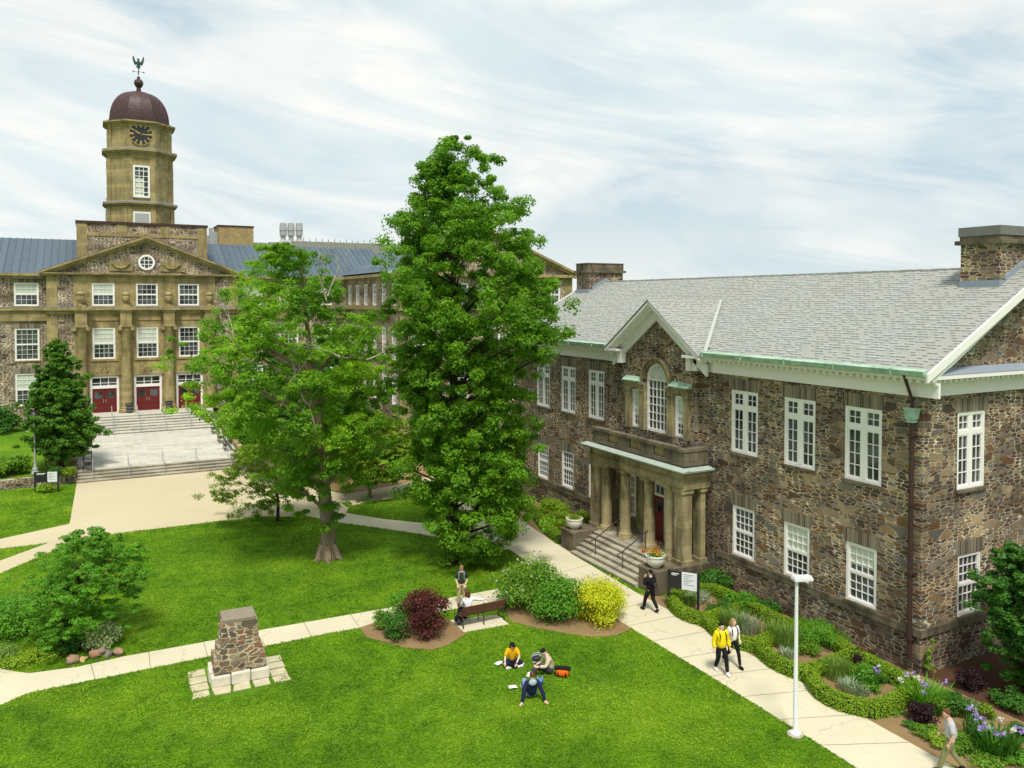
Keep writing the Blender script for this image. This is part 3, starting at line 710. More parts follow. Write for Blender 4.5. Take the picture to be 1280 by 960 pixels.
# chimneys
plain('cap_grey', (.17,.165,.155), .7, .3, .25, 4)
def chimney(x0, y0, x1, y1, zt):
    mb = MB(RB); mb.box(x0, y0, 12.2, x1, y1, zt-.62)
    c = mb.build('chimney', M['fieldstone'], rb)
    mb = MB(RB); mb.box(x0-.16, y0-.16, zt-.619, x1+.16, y1+.16, zt-.46); mb.box(x0-.03, y0-.03, zt-.4599, x1+.03, y1+.03, zt)
    mb.build('chimney_corbel', M['dark_sandstone'], c)
    mb = MB(RB); mb.box(x0-.07, y0-.07, zt+.001-.30*(y0<30), x1+.07, y1+.07, zt+.05)
    mb.build('chimney_cap', M['cap_grey'], c)
    mb = MB(RB)
    for s in (-1, 1):
        a, b = (x0-.03, x0+.35) if s < 0 else (x1-.35, x1+.03)
        zA = EAVZ+TANR*(x0-EAVX); mb.box(a, y0-.03, zA-.2, b, y1+.03, zA+.26)
    for yy in (y0-.03, y1):
        mb.extr([(x0+.34, yy, EAVZ+TANR*(x0+.34-EAVX)-.1), (RIDX, yy, RIDZ-.1), (x1-.34, yy, EAVZ+TANR*(x0+.34-EAVX)-.1), (x1-.34, yy, EAVZ+TANR*(x0+.34-EAVX)+.26), (RIDX, yy, RIDZ+.26), (x0+.34, yy, EAVZ+TANR*(x0+.34-EAVX)+.26)], (0, .03, 0))
    mb.build('chimney_flashing', M['lead'], c)
chimney(29.95, 17.9, 32.85, 19.4, 15.75); chimney(29.95, 45.85, 32.85, 47.3, 15.5)
# the bay and its open pediment
PKZ = WX(815,376,BXX-.5)[1]; PB = WALLTOP+.74; print('pediment apex z', PKZ)
bay_half = (PED1-PED0)/2; tp = (PKZ-PB)/bay_half
SH = []   # bay openings: arched window and two sidelights
PB_ = lambda u, z, d: (BXX+d, u, z)
aw0, aw1 = WX(836,500,BXX)[0], WX(808,500,BXX)[0]; awz0 = WX(820,540,BXX)[1]; awtop = WX(822,454,BXX)[1]; print('arch', aw0, aw1, awz0, awtop)
AC = (aw0+aw1)/2; AW = 1.72; spring = awtop - AW/2
slz0, slz1 = awz0+.02, WX(795,486,BXX)[1]; print('sidelight', slz0, slz1, WX(800,490,BXX)[0]-WX(789,490,BXX)[0])
SLC = [WX(848.5,520,BXX)[0], WX(794.5,510,BXX)[0]]; SD = (abs(SLC[0]-AC)+abs(SLC[1]-AC))/2; SLC = [AC-SD, AC+SD]; SW = .74
BC = AC
hb = [(AC-AW/2, awz0, AC+AW/2, spring)] + [(c-SW/2, slz0, c+SW/2, slz1) for c in SLC]
mb = MB()
ztop = WALLTOP+.2
wall_mesh(mb, PB_, BAY0, BAY1, 0, spring, hb, .3, 1)
# around the arch: fans of faces
na = 16; arc = [(AC-AW/2*math.cos(PI*k/na), spring+AW/2*math.sin(PI*k/na)) for k in range(na+1)]
def outer(k):
    t = k/na; 
    if t <= .25: return (BAY0, spring+(ztop-spring)*t/.25)
    if t >= .75: return (BAY1, spring+(ztop-spring)*(1-t)/.25)
    return (BAY0+(BAY1-BAY0)*(t-.25)/.5, ztop)
for k in range(na):
    mb.face([PB_(*arc[k],0), PB_(*arc[k+1],0), PB_(*outer(k+1),0), PB_(*outer(k),0)][::-1])
    mb.face([PB_(*arc[k],0), PB_(*arc[k],.3), PB_(*arc[k+1],.3), PB_(*arc[k+1],0)])
mb.face([PB_(BAY0,ztop,0), PB_(BAY1,ztop,0), PB_(BAY1-.1,min(PB+.6,PKZ-.5),0), PB_(BC,PKZ-.3,0), PB_(BAY0+.1,min(PB+.6,PKZ-.5),0)])
for u, s in ((BAY0, 1), (BAY1, -1)):
    q_ = [PB_(u,0,0), PB_(u,0,.3), PB_(u,ztop+.6,.3), PB_(u,ztop+.6,0)]; mb.face(q_ if s > 0 else q_[::-1])
mb.face([PB_(BAY0,0,.35), PB_(BAY1,0,.35), PB_(BAY1,ztop,.35), PB_(BAY0,ztop,.35)])
rpart('entrance_bay', mb, M['fieldstone'])
# raking cornice
mb = MB()
for s in (-1, 1):
    def R(o, i, x0, x1):   # band between perpendicular offsets o (outer, down) and i
        e = BC+s*(bay_half+.0)
        mb.extr([(x0, e, PB-o), (x0, BC, PKZ-o), (x0, BC, PKZ-i), (x0, e-s*(i-o)/tp*.0, PB-i)], (x1-x0, 0, 0))
    R(0, .17, BXX-.62, BXX+.0); R(.171, .27, BXX-.5, BXX+.0); R(.42, .95, BXX-.13, BXX+.0)
    for k in range(17):
        t = (k+.5)/17.5; y = BC+s*bay_half*(1-t); z = PB+(PKZ-PB)*t
        mb.extr([(BXX-.42, y, z-.271), (BXX-.42, y-s*.17, z+.17*tp-.271), (BXX-.42, y-s*.17, z+.17*tp-.419), (BXX-.42, y, z-.419)], (.42, 0, 0))
for y0, y1 in ((PED0-.02, BAY0+.36), (BAY1-.36, PED1+.02)):
    mb.box(BXX-.60, y0, PB-.12, BXX-.0, y1, PB); mb.box(BXX-.13, max(y0, BAY0-.15), PB-.74, BXX-.0, min(y1, BAY1+.15), PB-.121)
rpart('pediment', mb, M['cornice_paint'])
# cross gable roof behind it
mb = MB(); xr = EAVX+(PKZ-EAVZ)/TANR
for s in (-1, 1):
    e = BC+s*(bay_half+.06)
    zz = PB+.02; xe = EAVX+(zz-EAVZ)/TANR
    p = [(BXX-.66, e, zz), (BXX-.66, BC, PKZ+.06), (xr+.05, BC, PKZ+.06), (max(xe, EAVX), e, zz)]
    mb.face(p if s > 0 else p[::-1])
rpart('cross_gable_roof', mb, M['cross_shingles'])
mb = MB()
for s in (-1, 1):
    a = Vector((xr, BC, PKZ+.075)); b = Vector((EAVX+.12, BC+s*(bay_half+.06), EAVZ+.10))
    mb.extr([a+Vector((0,-.10,.0)), a+Vector((0,.10,.0)), b+Vector((0,.13,.0)), b+Vector((0,-.13,.0))], (0, 0, .03))
rpart('valley_flashing', mb, plain('valley_grey', (.46,.48,.44), .7, .3, .2, 3))
# arched window with fanlight
fr = MB(); gl = MB(); R0 = AW/2
def arcpts(r, n=16): return [(-r*math.cos(PI*k/n), r*math.sin(PI*k/n)) for k in range(n+1)]
H1 = spring-awz0; t = .12
fr.box(-R0, .02, 0, -R0+t, .16, H1); fr.box(R0-t, .02, 0, R0, .16, H1); fr.box(-R0+t, .02, 0, R0-t, .16, .14)
ao, ai = arcpts(R0), arcpts(R0-t)
for k in range(16):
    fr.extr([(ao[k][0], .02, H1+ao[k][1]), (ao[k+1][0], .02, H1+ao[k+1][1]), (ai[k+1][0], .02, H1+ai[k+1][1]), (ai[k][0], .02, H1+ai[k][1])], (0, .14, 0))
fr.box(-R0+t, .04, H1-.05, R0-t, .12, H1+.04)
nx, nz = 5, 6
for k in range(1, nx): x = -R0+t+(AW-2*t)*k/nx; fr.box(x-.022, .06, .14, x+.022, .11, H1-.05)
for k in range(1, nz):
    z = .14+(H1-.19)*k/nz; fr.box(-R0+t, .065, z-.02, R0-t, .105, z+.02)
for k in range(1, 7):
    a = PI*k/7; fr.tube([(-.12*math.cos(a), .085, H1+.04+.12*math.sin(a)), (-(R0-t)*math.cos(a), .085, H1+(R0-t)*math.sin(a))], .016, 4)
for rr in (.28, ):
    pts = [(-rr*math.cos(PI*k/12), .085, H1+.03+rr*math.sin(PI*k/12)) for k in range(13)]; fr.tube(pts, .016, 4)
wo = fr.build('arched_window', M['white_paint'], rb, (BXX-RX, AC-32, awz0), WEST)
gl.box(-R0+.04, .115, .04, R0-.04, .125, H1); gl.extr([(x, .115, H1+z) for x, z in arcpts(R0-.04)], (0, .01, 0)); gl.build('pane', M['window_glass'], wo)
fb = MB(); fb.extr([(x, .105, H1+.04+z) for x, z in arcpts(R0-t-.01)], (0, .008, 0)); fb.build('blind', M['blind'], wo)
for i, c in enumerate(SLC): window(rb, 'narrow', BXX, c, slz0, SW, slz1-slz0, WEST, blind=(.3, .95), sill=False, base=RB)
# sandstone dressings of that window: piers, architrave, hood
mb = MB()
for c, wd in ((AC-SD-SW/2-.22, .38), (AC-SD+SW/2+.16, .3), (AC+SD-SW/2-.16, .3), (AC+SD+SW/2+.22, .38)):
    mb.box(BXX-.14, c-wd/2, awz0-.02, BXX, c+wd/2, slz1+.1)
    mb.box(BXX-.19, c-wd/2-.05, slz1-.06, BXX, c+wd/2+.05, slz1+.099)
for s in (-1, 1):
    a, b = sorted((AC+s*(SD+SW/2+.42), AC+s*(AW/2+.02)))
    mb.box(BXX-.17, a, slz1+.101, BXX, b, slz1+.30); mb.box(BXX-.26, a-.06*(s<0), slz1+.301, BXX, b+.06*(s>0), slz1+.42)
    mb.box(BXX-.15, AC+s*(AW/2+.03) - (.0 if s > 0 else .12), awz0, BXX, AC+s*(AW/2+.03)+(.12 if s > 0 else 0), slz1+.1)
for k in range(16):
    a0, a1 = PI*k/16, PI*(k+1)/16
    for r0, r1, xx in ((R0+.03, R0+.20, .16), (R0+.201, R0+.30, .23)):
        mb.extr([(BXX-xx, AC-r0*math.cos(a0), spring+r0*math.sin(a0)), (BXX-xx, AC-r1*math.cos(a0), spring+r1*math.sin(a0)), (BXX-xx, AC-r1*math.cos(a1), spring+r1*math.sin(a1)), (BXX-xx, AC-r0*math.cos(a1), spring+r0*math.sin(a1))], (xx, 0, 0))
rpart('window_surround', mb, M['sandstone_porch'])
for s in (-1, 1):
    a, b = sorted((AC+s*(SD+SW/2+.52), AC+s*(R0+.31))); mb = MB()
    mb.extr([(BXX-.30, a, slz1+.425), (BXX-.30, a, slz1+.47), (BXX, a, slz1+.66), (BXX, a, slz1+.425)], (0, b-a, 0)); rpart('copper_hood', mb, M['verdigris'])
# downpipe with hopper head at the corner
py_ = WX(1138,700,RX-.15)[0]; print('pipe y', py_)
mb = MB(); mb.tube([(RX-.62, py_, EAVZ-.1), (RX-.5, py_, EAVZ-.35), (RX-.17, py_, 9.55), (RX-.17, py_, 9.2)], .055, 8); mb.tube([(RX-.15, py_, 8.8), (RX-.15, py_, .5)], .085, 8)
for z in (8.3, 5.9, 3.5, 1.2): mb.box(RX-.26, py_-.12, z, RX-.0, py_+.12, z+.07)
dp = rpart('downpipe', mb, M['brown_pipe'])
mb = MB(RB); mb.extr([(RX-.33, py_-.20, 9.22), (RX-.33, py_+.20, 9.22), (RX-.33, py_+.15, 8.90), (RX-.33, py_-.15, 8.90)], (.31, 0, 0)); mb.box(RX-.36, py_-.23, 9.221, RX-.01, py_+.23, 9.28); mb.box(RX-.30, py_-.11, 8.78, RX-.04, py_+.11, 8.899)
mb.build('hopper', M['verdigris'], dp)
# ------------------------------------------------------------------ porch
PZ, PRZ = 1.0, 5.42           # floor level and cornice top
PX0 = 23.3; PY0, PY1 = AC-3.85, AC+3.85
mb = MB(); mb.box(PX0-.15, PY0-.1, .03, BXX, PY1+.1, PZ); rpart('porch_base', mb, M['dark_sandstone'])
mb = MB(); mb.box(PX0-.19, AC-2.75, PZ+.001, BXX, AC+2.75, PZ+.03); rpart('porch_floor', mb, M['granite'])
# entablature
ent0 = 4.45
mb = MB()
mb.box(PX0, PY0, ent0, PX0+.55, PY1, ent0+.34); mb.box(PX0+.551, PY0, ent0, BXX, PY0+.5, ent0+.34); mb.box(PX0+.551, PY1-.5, ent0, BXX, PY1, ent0+.34)
mb.box(PX0-.04, PY0-.04, ent0+.341, BXX, PY1+.04, ent0+.40); mb.box(PX0+.02, PY0+.02, ent0+.401, BXX, PY1-.02, ent0+.74)
mb.box(PX0-.12, PY0-.12, ent0+.741, BXX, PY1+.12, ent0+.84)
rpart('entablature', mb, M['sandstone_porch'])
mb = MB(); zc_ = ent0+.841
mb.prism([(PX0-.34, PY0-.34), (BXX, PY0-.34), (BXX, PY1+.34), (PX0-.34, PY1+.34)], zc_, zc_+.06)
mb.extr([(PX0-.36, PY0-.36, zc_+.061), (PX0+.1, PY0-.36, zc_+.13), (PX0+.1, PY0-.36, zc_+.061)], (0, PY1-PY0+.72, 0))
mb.extr([(PX0+.101, PY0-.36, zc_+.061), (PX0+.101, PY0+.1, zc_+.13), (PX0+.101, PY0+.1, zc_+.061)], (BXX-PX0-.101, 0, 0))
rpart('copper_cornice', mb, M['verdigris']) if False else rpart('cornice_cap', mb, plain('pale_verdigris', (.38,.44,.38), .7, .3, .25, 3))
# balustrade
bz = zc_+.201; BT = bz+.78; bx = PX0+.12
mb = MB()
mb.box(bx, PY0+.12, bz, bx+.32, PY1-.12, bz+.16); mb.box(bx-.04, PY0+.08, BT-.14, bx+.36, PY1-.08, BT)
mb.box(bx+.321, PY0+.12, bz, BXX, PY0+.42, BT-.141); mb.box(bx+.361, PY0+.08, BT-.14, BXX, PY0+.46, BT); mb.box(bx+.321, PY1-.42, bz, BXX, PY1-.12, BT-.141)
L0, L1 = PY0+.12, PY1-.12; segs = []
panels = [(-2.35, -1.45), (-.5, .5), (1.45, 2.35)]; edges = [L0-AC] + [v for p in panels for v in p] + [L1-AC]
for k in range(0, len(edges), 2): mb.box(bx+.02, AC+edges[k], bz+.161, bx+.30, AC+edges[k+1], BT-.141)
rpart('balustrade', mb, M['dark_sandstone']).name = 'balustrade'
bal = [o for o in rb.children if o.name.startswith('balustrade')][0]
bmb = MB(); bmb.lathe((0,0,0), [(.05,0),(.08,.03),(.05,.08),(.085,.2),(.045,.38),(.06,.47)], 8); bme = bmb.mesh('baluster', M['sandstone'], True)
for p in panels:
    for k in range(5):
        link('baluster', bme, bal, (bx+.16-RX, AC+p[0]+(p[1]-p[0])*(k+.5)/5-32, bz+.162))
# columns and piers
def col_mesh(r, h):
    mb = MB(); mb.lathe((0,0,0), [(r*1.32,0),(r*1.32,.08),(r*1.2,.10),(r*1.24,.15),(r*1.1,.2),(r*1.04,.24),(r*1.0,.3),(r*.99,h*.35),(r*.84,h-.30),(r*.95,h-.27),(r*.86,h-.22),(r*1.05,h-.13),(r*1.1,h-.12)], 20)
    mb.box(-r*1.15,-r*1.15,h-.119,r*1.15,r*1.15,h); mb.box(-r*1.4,-r*1.4,-.08,r*1.4,r*1.4,-.001)
    return mb.mesh('column', M['sandstone_porch'], True)
cm = col_mesh(.29, ent0-PZ-.081)
for dy in (-2.62, -.98, .98, 2.62): link('column', cm, rb, (PX0+.30-RX, AC+dy-32, PZ+.08))
def pier(x, y, wx, wy):
    mb = MB(); mb.box(x-wx/2, y-wy/2, PZ, x+wx/2, y+wy/2, ent0-.001); mb.box(x-wx/2-.07, y-wy/2-.07, PZ+.001, x+wx/2+.07, y+wy/2+.07, PZ+.2); mb.box(x-wx/2-.06, y-wy/2-.06, ent0-.2, x+wx/2+.06, y+wy/2+.06, ent0-.002)
    rpart('pier', mb, M['sandstone_porch'])
for s in (-1, 1):
    pier(PX0+.3, AC+s*3.45, .55, .6); pier(PX0+1.22, AC+s*3.5, .28, .5)
for dy in (-2.62, -1.2, 1.2, 2.62): pier(BXX-.1, AC+dy, .2, .5)
# back wall of the porch, door with transom and two side windows
mb = MB(); mb.box(BXX-.06, AC-3.3, PZ, BXX-.003, AC-.86, ent0); mb.box(BXX-.06, AC+.86, PZ, BXX-.003, AC+3.3, ent0); mb.box(BXX-.06, AC-.859, PZ+2.95, BXX-.003, AC+.859, ent0); rpart('porch_back_wall', mb, M['sandstone_porch'])
for s in (-1, 1): window(rb, 'narrow', BXX-.13, AC+s*1.92, PZ+.75, .62, 2.2, WEST, sill=True, base=RB)
mb = MB(); X_ = BXX-.07
mb.box(X_-.06, AC-.85, PZ+.03, X_+.05, AC-.72, PZ+2.94); mb.box(X_-.06, AC+.72, PZ+.03, X_+.05, AC+.85, PZ+2.94); mb.box(X_-.06, AC-.719, PZ+2.28, X_+.05, AC+.719, PZ+2.40); mb.box(X_-.06, AC-.719, PZ+2.84, X_+.05, AC+.719, PZ+2.94)
for y in (-.36, 0, .36): mb.box(X_-.03, AC+y-.02, PZ+2.401, X_+.03, AC+y+.02, PZ+2.839)
df = rpart('door_frame', mb, M['white_paint']); mb = MB(RB); mb.box(X_+.031, AC-.719, PZ+2.401, X_+.04, AC+.719, PZ+2.839); mb.build('pane', M['window_glass'], df)
for s in (-1, 1):
    mb = MB(); a, b = sorted((AC+s*.008, AC+s*.715)); mb.box(X_-.03, a, PZ+.03, X_+.03, b, PZ+2.279)
    for z0, z1 in ((.15, .75), (.85, 1.35)): mb.box(X_-.045, a+.1, PZ+z0, X_-.031, b-.1, PZ+z1)
    d = rpart('door', mb, M['red_door']); mb = MB(RB); mb.box(X_-.042, a+.12, PZ+1.48, X_-.032, b-.12, PZ+2.1); mb.build('door_pane', M['window_glass'], d)
    mb = MB(RB); mb.tube([(X_-.1, AC+s*.1, PZ+.95), (X_-.1, AC+s*.1, PZ+1.25)], .015, 6); mb.build('handle', M['dark_iron'], d)
# steps down to the path, cheek blocks
SY0, SY1 = AC-2.72, AC+2.72; SXF = 21.45
mb = MB(); n = 6
for k in range(n):
    x0 = SXF+(PX0-.19-SXF)*k/n; zt = PZ*(k+1)/n-(0 if k < n-1 else .004); mb.box(x0+.035, SY0, 0, PX0-.191, SY1, zt-.045); mb.box(x0, SY0, zt-.0449, min(x0+.42, PX0-.1915), SY1, zt)
st = rpart('porch_steps', mb, M['granite'])
for s in (-1, 1):
    a, b = sorted((AC+s*2.74, AC+s*4.0)); mb = MB(); mb.box(21.65, a, 0, PX0-.16, b, .96); mb.box(21.60, a-.0, .961, PX0-.155, b+.0, 1.06)
    rpart('cheek_block', mb, M['dark_sandstone'], bevel=.02)
# two iron handrails, each a thing of its own standing on the steps
def handrail(dy, label):
    y = AC+dy; t = thing('handrail', label, 'handrail', (SXF+.4, y, .18), 0, 'iron handrails on the porch steps'); o = (SXF+.4, y, .18)
    mb = MB(o); x0, x1 = SXF+.35, PX0+.05; z0, z1 = 1.08, 1.95
    pts = [(x0-.05, y, z0-.16), (x0-.2, y, z0-.12), (x0-.18, y, z0-.02), (x0, y, z0), (x1, y, z1), (x1+.25, y, z1)]
    mb.tube(pts, .028, 8); mb.build('rail', M['dark_iron'], t)
    for x, z, zb in ((x0+.12, z0+.05, .17), (x1-.1, z1-.05, .83)):
        mb = MB(o); mb.tube([(x, y, zb), (x, y, z)], .022, 8); mb.lathe((x, y, zb), [(.06,0),(.06,.02),(.025,.05)], 8); mb.build('post', M['dark_iron'], t)
handrail(-1.15, 'black iron handrail on the porch steps nearer the potted flowers and the black sign')
handrail(1.15, 'black iron handrail on the porch steps farther from the black sign')
# planters on the cheek blocks
def planter(x, y, z, label, hot):
    t = thing('flower_pot', label, 'planter', (x, y, z), 0, 'white bowl planters beside the porch steps')
    mb = MB(); mb.lathe((0,0,0), [(.20,0),(.22,.04),(.36,.16),(.43,.34),(.42,.47),(.46,.50),(.455,.56),(.40,.56),(.39,.48),(0,.47)], 20); mb.build('bowl', M['pot_white'], t, smooth=True)
    return t
pots = [planter(22.1, AC-3.4, 1.061, 'round white planter with red and yellow flowers on the block beside the black sign', True),
        planter(22.1, AC+3.4, 1.061, 'round white planter with low green plants on the block left of the steps', False)]
# ------------------------------------------------------------------ the domed building at the end of the terrace
LY, WY_, CX = 86.0, 87.2, 4.62
LB = (CX, 86, 2.1)
lb = thing('arts_building', 'symmetrical stone building with octagonal clock tower, copper dome and three red doors', 'building', LB)
def lpart(name, mb, mat, parent=None, **k):
    mb.off = LB; return mb.build(name, mat, parent or lb, **k)
def wx(px, y=LY, py=430): return WY(px, py, y)[0]
def wz(py, px=186, y=LY): return WY(px, py, y)[1]
BX0, BX1 = wx(62), wx(300); half = (BX1-BX0)/2; BX0, BX1 = CX-half, CX+half
CORN = wz(388); EAVE = wz(345); APEX = wz(297)
print('left: bay', BX0, BX1, 'corn', CORN, 'eave', EAVE, 'apex', APEX, 'door', wz(513), 'tops', wz(354.5), wz(382), 'mid', wz(409), wz(447), 'door top', wz(468))
T0, T1, M0, M1 = wz(382), wz(354.5), wz(447), wz(409); D0, D1 = TOPZ, wz(468)
L0_, L1_ = WY(34, 507, WY_)[1], WY(34, 467, WY_)[1]
dx = (wx(238.3)-wx(132))/2; print('dx', dx, 'w', wx(146)-wx(118.5), wx(146)-wx(119), wx(149.5)-wx(117))
WW, DW = 1.95, 2.5
cxs = [CX-dx, CX, CX+dx]
holes = []
PLf = lambda u, z, d: (u, LY+d, z)
for c in cxs: holes += [(c-WW/2, T0, c+WW/2, T1), (c-WW/2, M0, c+WW/2, M1), (c-DW/2, D0, c+DW/2, D1)]
CW = 1.66*dx                                           # the sandstone centre is this wide each side
mb = MB(); wall_mesh(mb, PLf, CX-CW, CX+CW, 1.9, EAVE, holes, .35, 1); mb.face([PLf(CX-CW,1.9,.5), PLf(CX+CW,1.9,.5), PLf(CX+CW,EAVE,.5), PLf(CX-CW,EAVE,.5)])
lpart('front_wall', mb, M['sandstone'])
for a, b in ((BX0, CX-CW), (CX+CW, BX1)):
    mb = MB(); mb.box(a, LY+.001, .2, b, LY+1.2, EAVE); lpart('bay_wall', mb, M['ironstone'])
# corner strips of dressed stone
for a in (BX0-.02, BX1-.88):
    mb = MB(); mb.box(a, LY-.06, .2, a+.9, LY+.0, CORN-.5); mb.box(a, LY-.06, CORN+.35, a+.9, LY, EAVE); lpart('corner_pilaster', mb, M['sandstone'])
for k, c in enumerate(cxs):
    window(lb, 'sash4', c, LY, T0, WW, T1-T0, 0, blind=(.5, .95) if k == 0 else None, base=LB)
    window(lb, 'sash66', c, LY, M0, WW, M1-M0, 0, blind=(.45, .95) if k < 2 else None, base=LB)
# doors
for c in cxs:
    mb = MB(); t = .2; y0, y1 = LY+.05, LY+.30; ht = D0+(D1-D0)*.66
    mb.box(c-DW/2, y0, D0, c-DW/2+t, y1, D1); mb.box(c+DW/2-t, y0, D0, c+DW/2, y1, D1); mb.box(c-DW/2+t, y0, D1-t, c+DW/2-t, y1, D1); mb.box(c-DW/2+t, y0, ht, c+DW/2-t, y1, ht+.28)
    for s in (-.34, .34): mb.box(c+s-.03, y0+.08, ht+.28, c+s+.03, y0+.14, D1-t)
    mb.box(c-DW/2+t, y0+.085, ht+.50, c+DW/2-t, y0+.135, ht+.54)
    fr_ = lpart('door_frame', mb, M['white_paint']); mb = MB(LB); mb.box(c-DW/2+t, y0+.15, ht+.28, c+DW/2-t, y0+.16, D1-t); mb.build('pane', M['window_glass'], fr_)
    for s in (-1, 1):
        a, b = sorted((c+s*.012, c+s*(DW/2-t-.003))); mb = MB(); mb.box(a, y0+.08, D0+.01, b, y0+.14, ht-.003)
        for z0, z1 in ((.2, .62), (.72, 1.15)): mb.box(a+.14, y0+.06, D0+z0, b-.14, y0+.079, D0+z1)
        d = lpart('door', mb, M['red_door']); mb = MB(LB); mb.box(a+.18, y0+.07, D0+1.35, b-.18, y0+.0795, ht-.3); mb.build('door_pane', M['window_glass'], d)
        mb = MB(LB); mb.tube([(c+s*.1, y0+.03, D0+.95), (c+s*.1, y0+.03, D0+1.3)], .02, 5); mb.build('handle', M['grey_metal'], d)
    # moulded lintel with a small carved crest
    mb = MB(); mb.box(c-DW/2-.35, LY-.12, D1+.05, c+DW/2+.35, LY-.001, D1+.2); mb.box(c-DW/2-.25, LY-.05, D1+.201, c+DW/2+.25, LY-.001, M0-.35); mb.box(c-WW/2-.2, LY-.14, M0-.2, c+WW/2+.2, LY-.001, M0-.05)
    for sx in (-.22, .22): mb.tube([(c+sx, LY-.08, D1+.35), (c+sx*1.5, LY-.1, D1+.6), (c+sx*.7, LY-.08, D1+.85)], .07, 6)
    lpart('door_surround', mb, M['sandstone'])
# cornice between the storeys, breaking forward over every column
colx = [CX+dx*s for s in (-1.5, -.5, .5, 1.5)]
mb = MB()
mb.box(BX0-.3, LY-.45, CORN+.05, BX1+.3, LY+.0, CORN+.33); mb.box(BX0-.1, LY-.2, CORN-.3, BX1+.1, LY-.0, CORN+.049); mb.box(CX-CW, LY-.08, CORN-.95, CX+CW, LY-.0, CORN-.301)
for x in colx:
    mb.box(x-.95, LY-1.15, CORN+.05, x+.95, LY-.451, CORN+.33); mb.box(x-.62, LY-1.0, CORN-.12, x+.62, LY-.201, CORN+.049); mb.box(x-.5, LY-.95, CORN-1.35, x+.5, LY-.081, CORN-.121)
lpart('cornice', mb, M['sandstone'])
mb = MB(); mb.box(BX0-.32, LY-.47, CORN+.331, BX1+.32, LY, CORN+.37)
lpart('lead_capping', mb, M['lead'])
ch = CORN-1.35-TOPZ
cmb = MB(); r = .49
cmb.box(-r*1.5,-r*1.5,0,r*1.5,r*1.5,.18); cmb.lathe((0,0,.18), [(r*1.4,0),(r*1.4,.12),(r*1.15,.2),(r*1.25,.3),(r*1.02,.4),(r,.5),(r*.98,ch*.35),(r*.84,ch-.75),(r*.92,ch-.7),(r*.86,ch-.6),(r*1.0,ch-.38)], 20)
cmb.box(-r*1.2,-r*1.1,ch-.2,r*1.2,r*1.1,ch-.001)
for sx in (-1, 1):
    for sy in (-1, 1): cmb.tube([(sx*r*1.15, sy*r*.95-.06, ch-.36), (sx*r*1.15, sy*r*.95+.06, ch-.36)], .2, 10)
cme = cmb.mesh('column', M['sandstone'], True)
for x in colx: link('column', cme, lb, (x-CX, LY-.62-86, TOPZ-2.1))
umb = MB(); umb.box(-.42,-.35,0,.42,.35,.22); umb.lathe((0,0,.22), [(.2,0),(.14,.15),(.33,.4),(.38,.75),(.3,.95),(.4,1.0),(.4,1.08),(.22,1.2),(.1,1.35),(.13,1.45),(.0,1.6)], 12)
ume = umb.mesh('stone_urn', M['sandstone'], True)
for x in colx: link('stone_urn', ume, lb, (x-CX, LY-.72-86, CORN+.335-2.1))
# pediment with oculus and carved swags
mb = MB(); hw = half+.55; zb = EAVE+.22
mb.box(BX0-.5, LY-.4, EAVE, BX1+.5, LY+.3, EAVE+.12); mb.box(BX0-.55, LY-.5, EAVE+.121, BX1+.55, LY+.3, zb)
for s in (-1, 1):
    for o, i, yy in ((0, .2, .55), (.201, .42, .38), (.421, .6, .2)):
        mb.extr([(CX+s*hw, LY-yy, zb-o+.12), (CX, LY-yy, APEX-o+.12), (CX, LY-yy, APEX-i+.12), (CX+s*(hw), LY-yy, zb-i+.12)], (0, yy+.35, 0))
lpart('pediment_cornice', mb, M['sandstone'])
mb = MB(); mb.extr([(CX-hw+.5, LY+.02, zb+.001), (CX+hw-.5, LY+.02, zb+.001), (CX, LY+.02, APEX-.3)], (0, .6, 0)); lpart('tympanum', mb, M['ironstone'])
oz = wz(328); oc = MB()
def ringy(mb, c, r0, r1, y0, y1, n=24):
    for k in range(n):
        a0, a1 = 2*PI*k/n, 2*PI*(k+1)/n
        mb.extr([(c[0]+r0*math.cos(a0), y0, c[1]+r0*math.sin(a0)), (c[0]+r1*math.cos(a0), y0, c[1]+r1*math.sin(a0)), (c[0]+r1*math.cos(a1), y0, c[1]+r1*math.sin(a1)), (c[0]+r0*math.cos(a1), y0, c[1]+r0*math.sin(a1))], (0, y1-y0, 0))
ringy(oc, (CX, oz), .56, .76, LY-.12, LY+.019)
for d in (-.19, .19):
    oc.box(CX+d-.03, LY-.04, oz-.53, CX+d+.03, LY+.0, oz+.53); oc.box(CX-.53, LY-.038, oz+d-.03, CX+.53, LY-.002, oz+d+.03)
ow = lpart('round_window', oc, M['white_paint']); g = MB(LB); g.extr([(CX+.6*math.cos(2*PI*k/20), LY-.001+.01, oz+.6*math.sin(2*PI*k/20)) for k in range(20)], (0, .008, 0)); g.build('pane', M['window_glass'], ow)
for s in (-1, 1):
    mb = MB(); a, b = sorted((CX+s*1.25, CX+s*3.3)); mb.box(a, LY-.06, zb+.25, b, LY+.019, zb+1.2)
    mb.tube([(a+.25, LY-.1, zb+.95), ((a+b)/2-.4, LY-.12, zb+.6), ((a+b)/2, LY-.13, zb+.5), ((a+b)/2+.4, LY-.12, zb+.6), (b-.25, LY-.1, zb+.95)], .09, 6)
    lpart('carved_swag', mb, M['sandstone'])
# roof of the bay
mb = MB()
for s in (-1, 1):
    p = [(CX+s*hw, LY-.4, zb+.15), (CX+s*hw, 94, zb+.15), (CX, 94, APEX+.16), (CX, LY-.4, APEX+.16)]; mb.face(p if s < 0 else p[::-1])
lpart('bay_roof', mb, M['brown_flashing'])
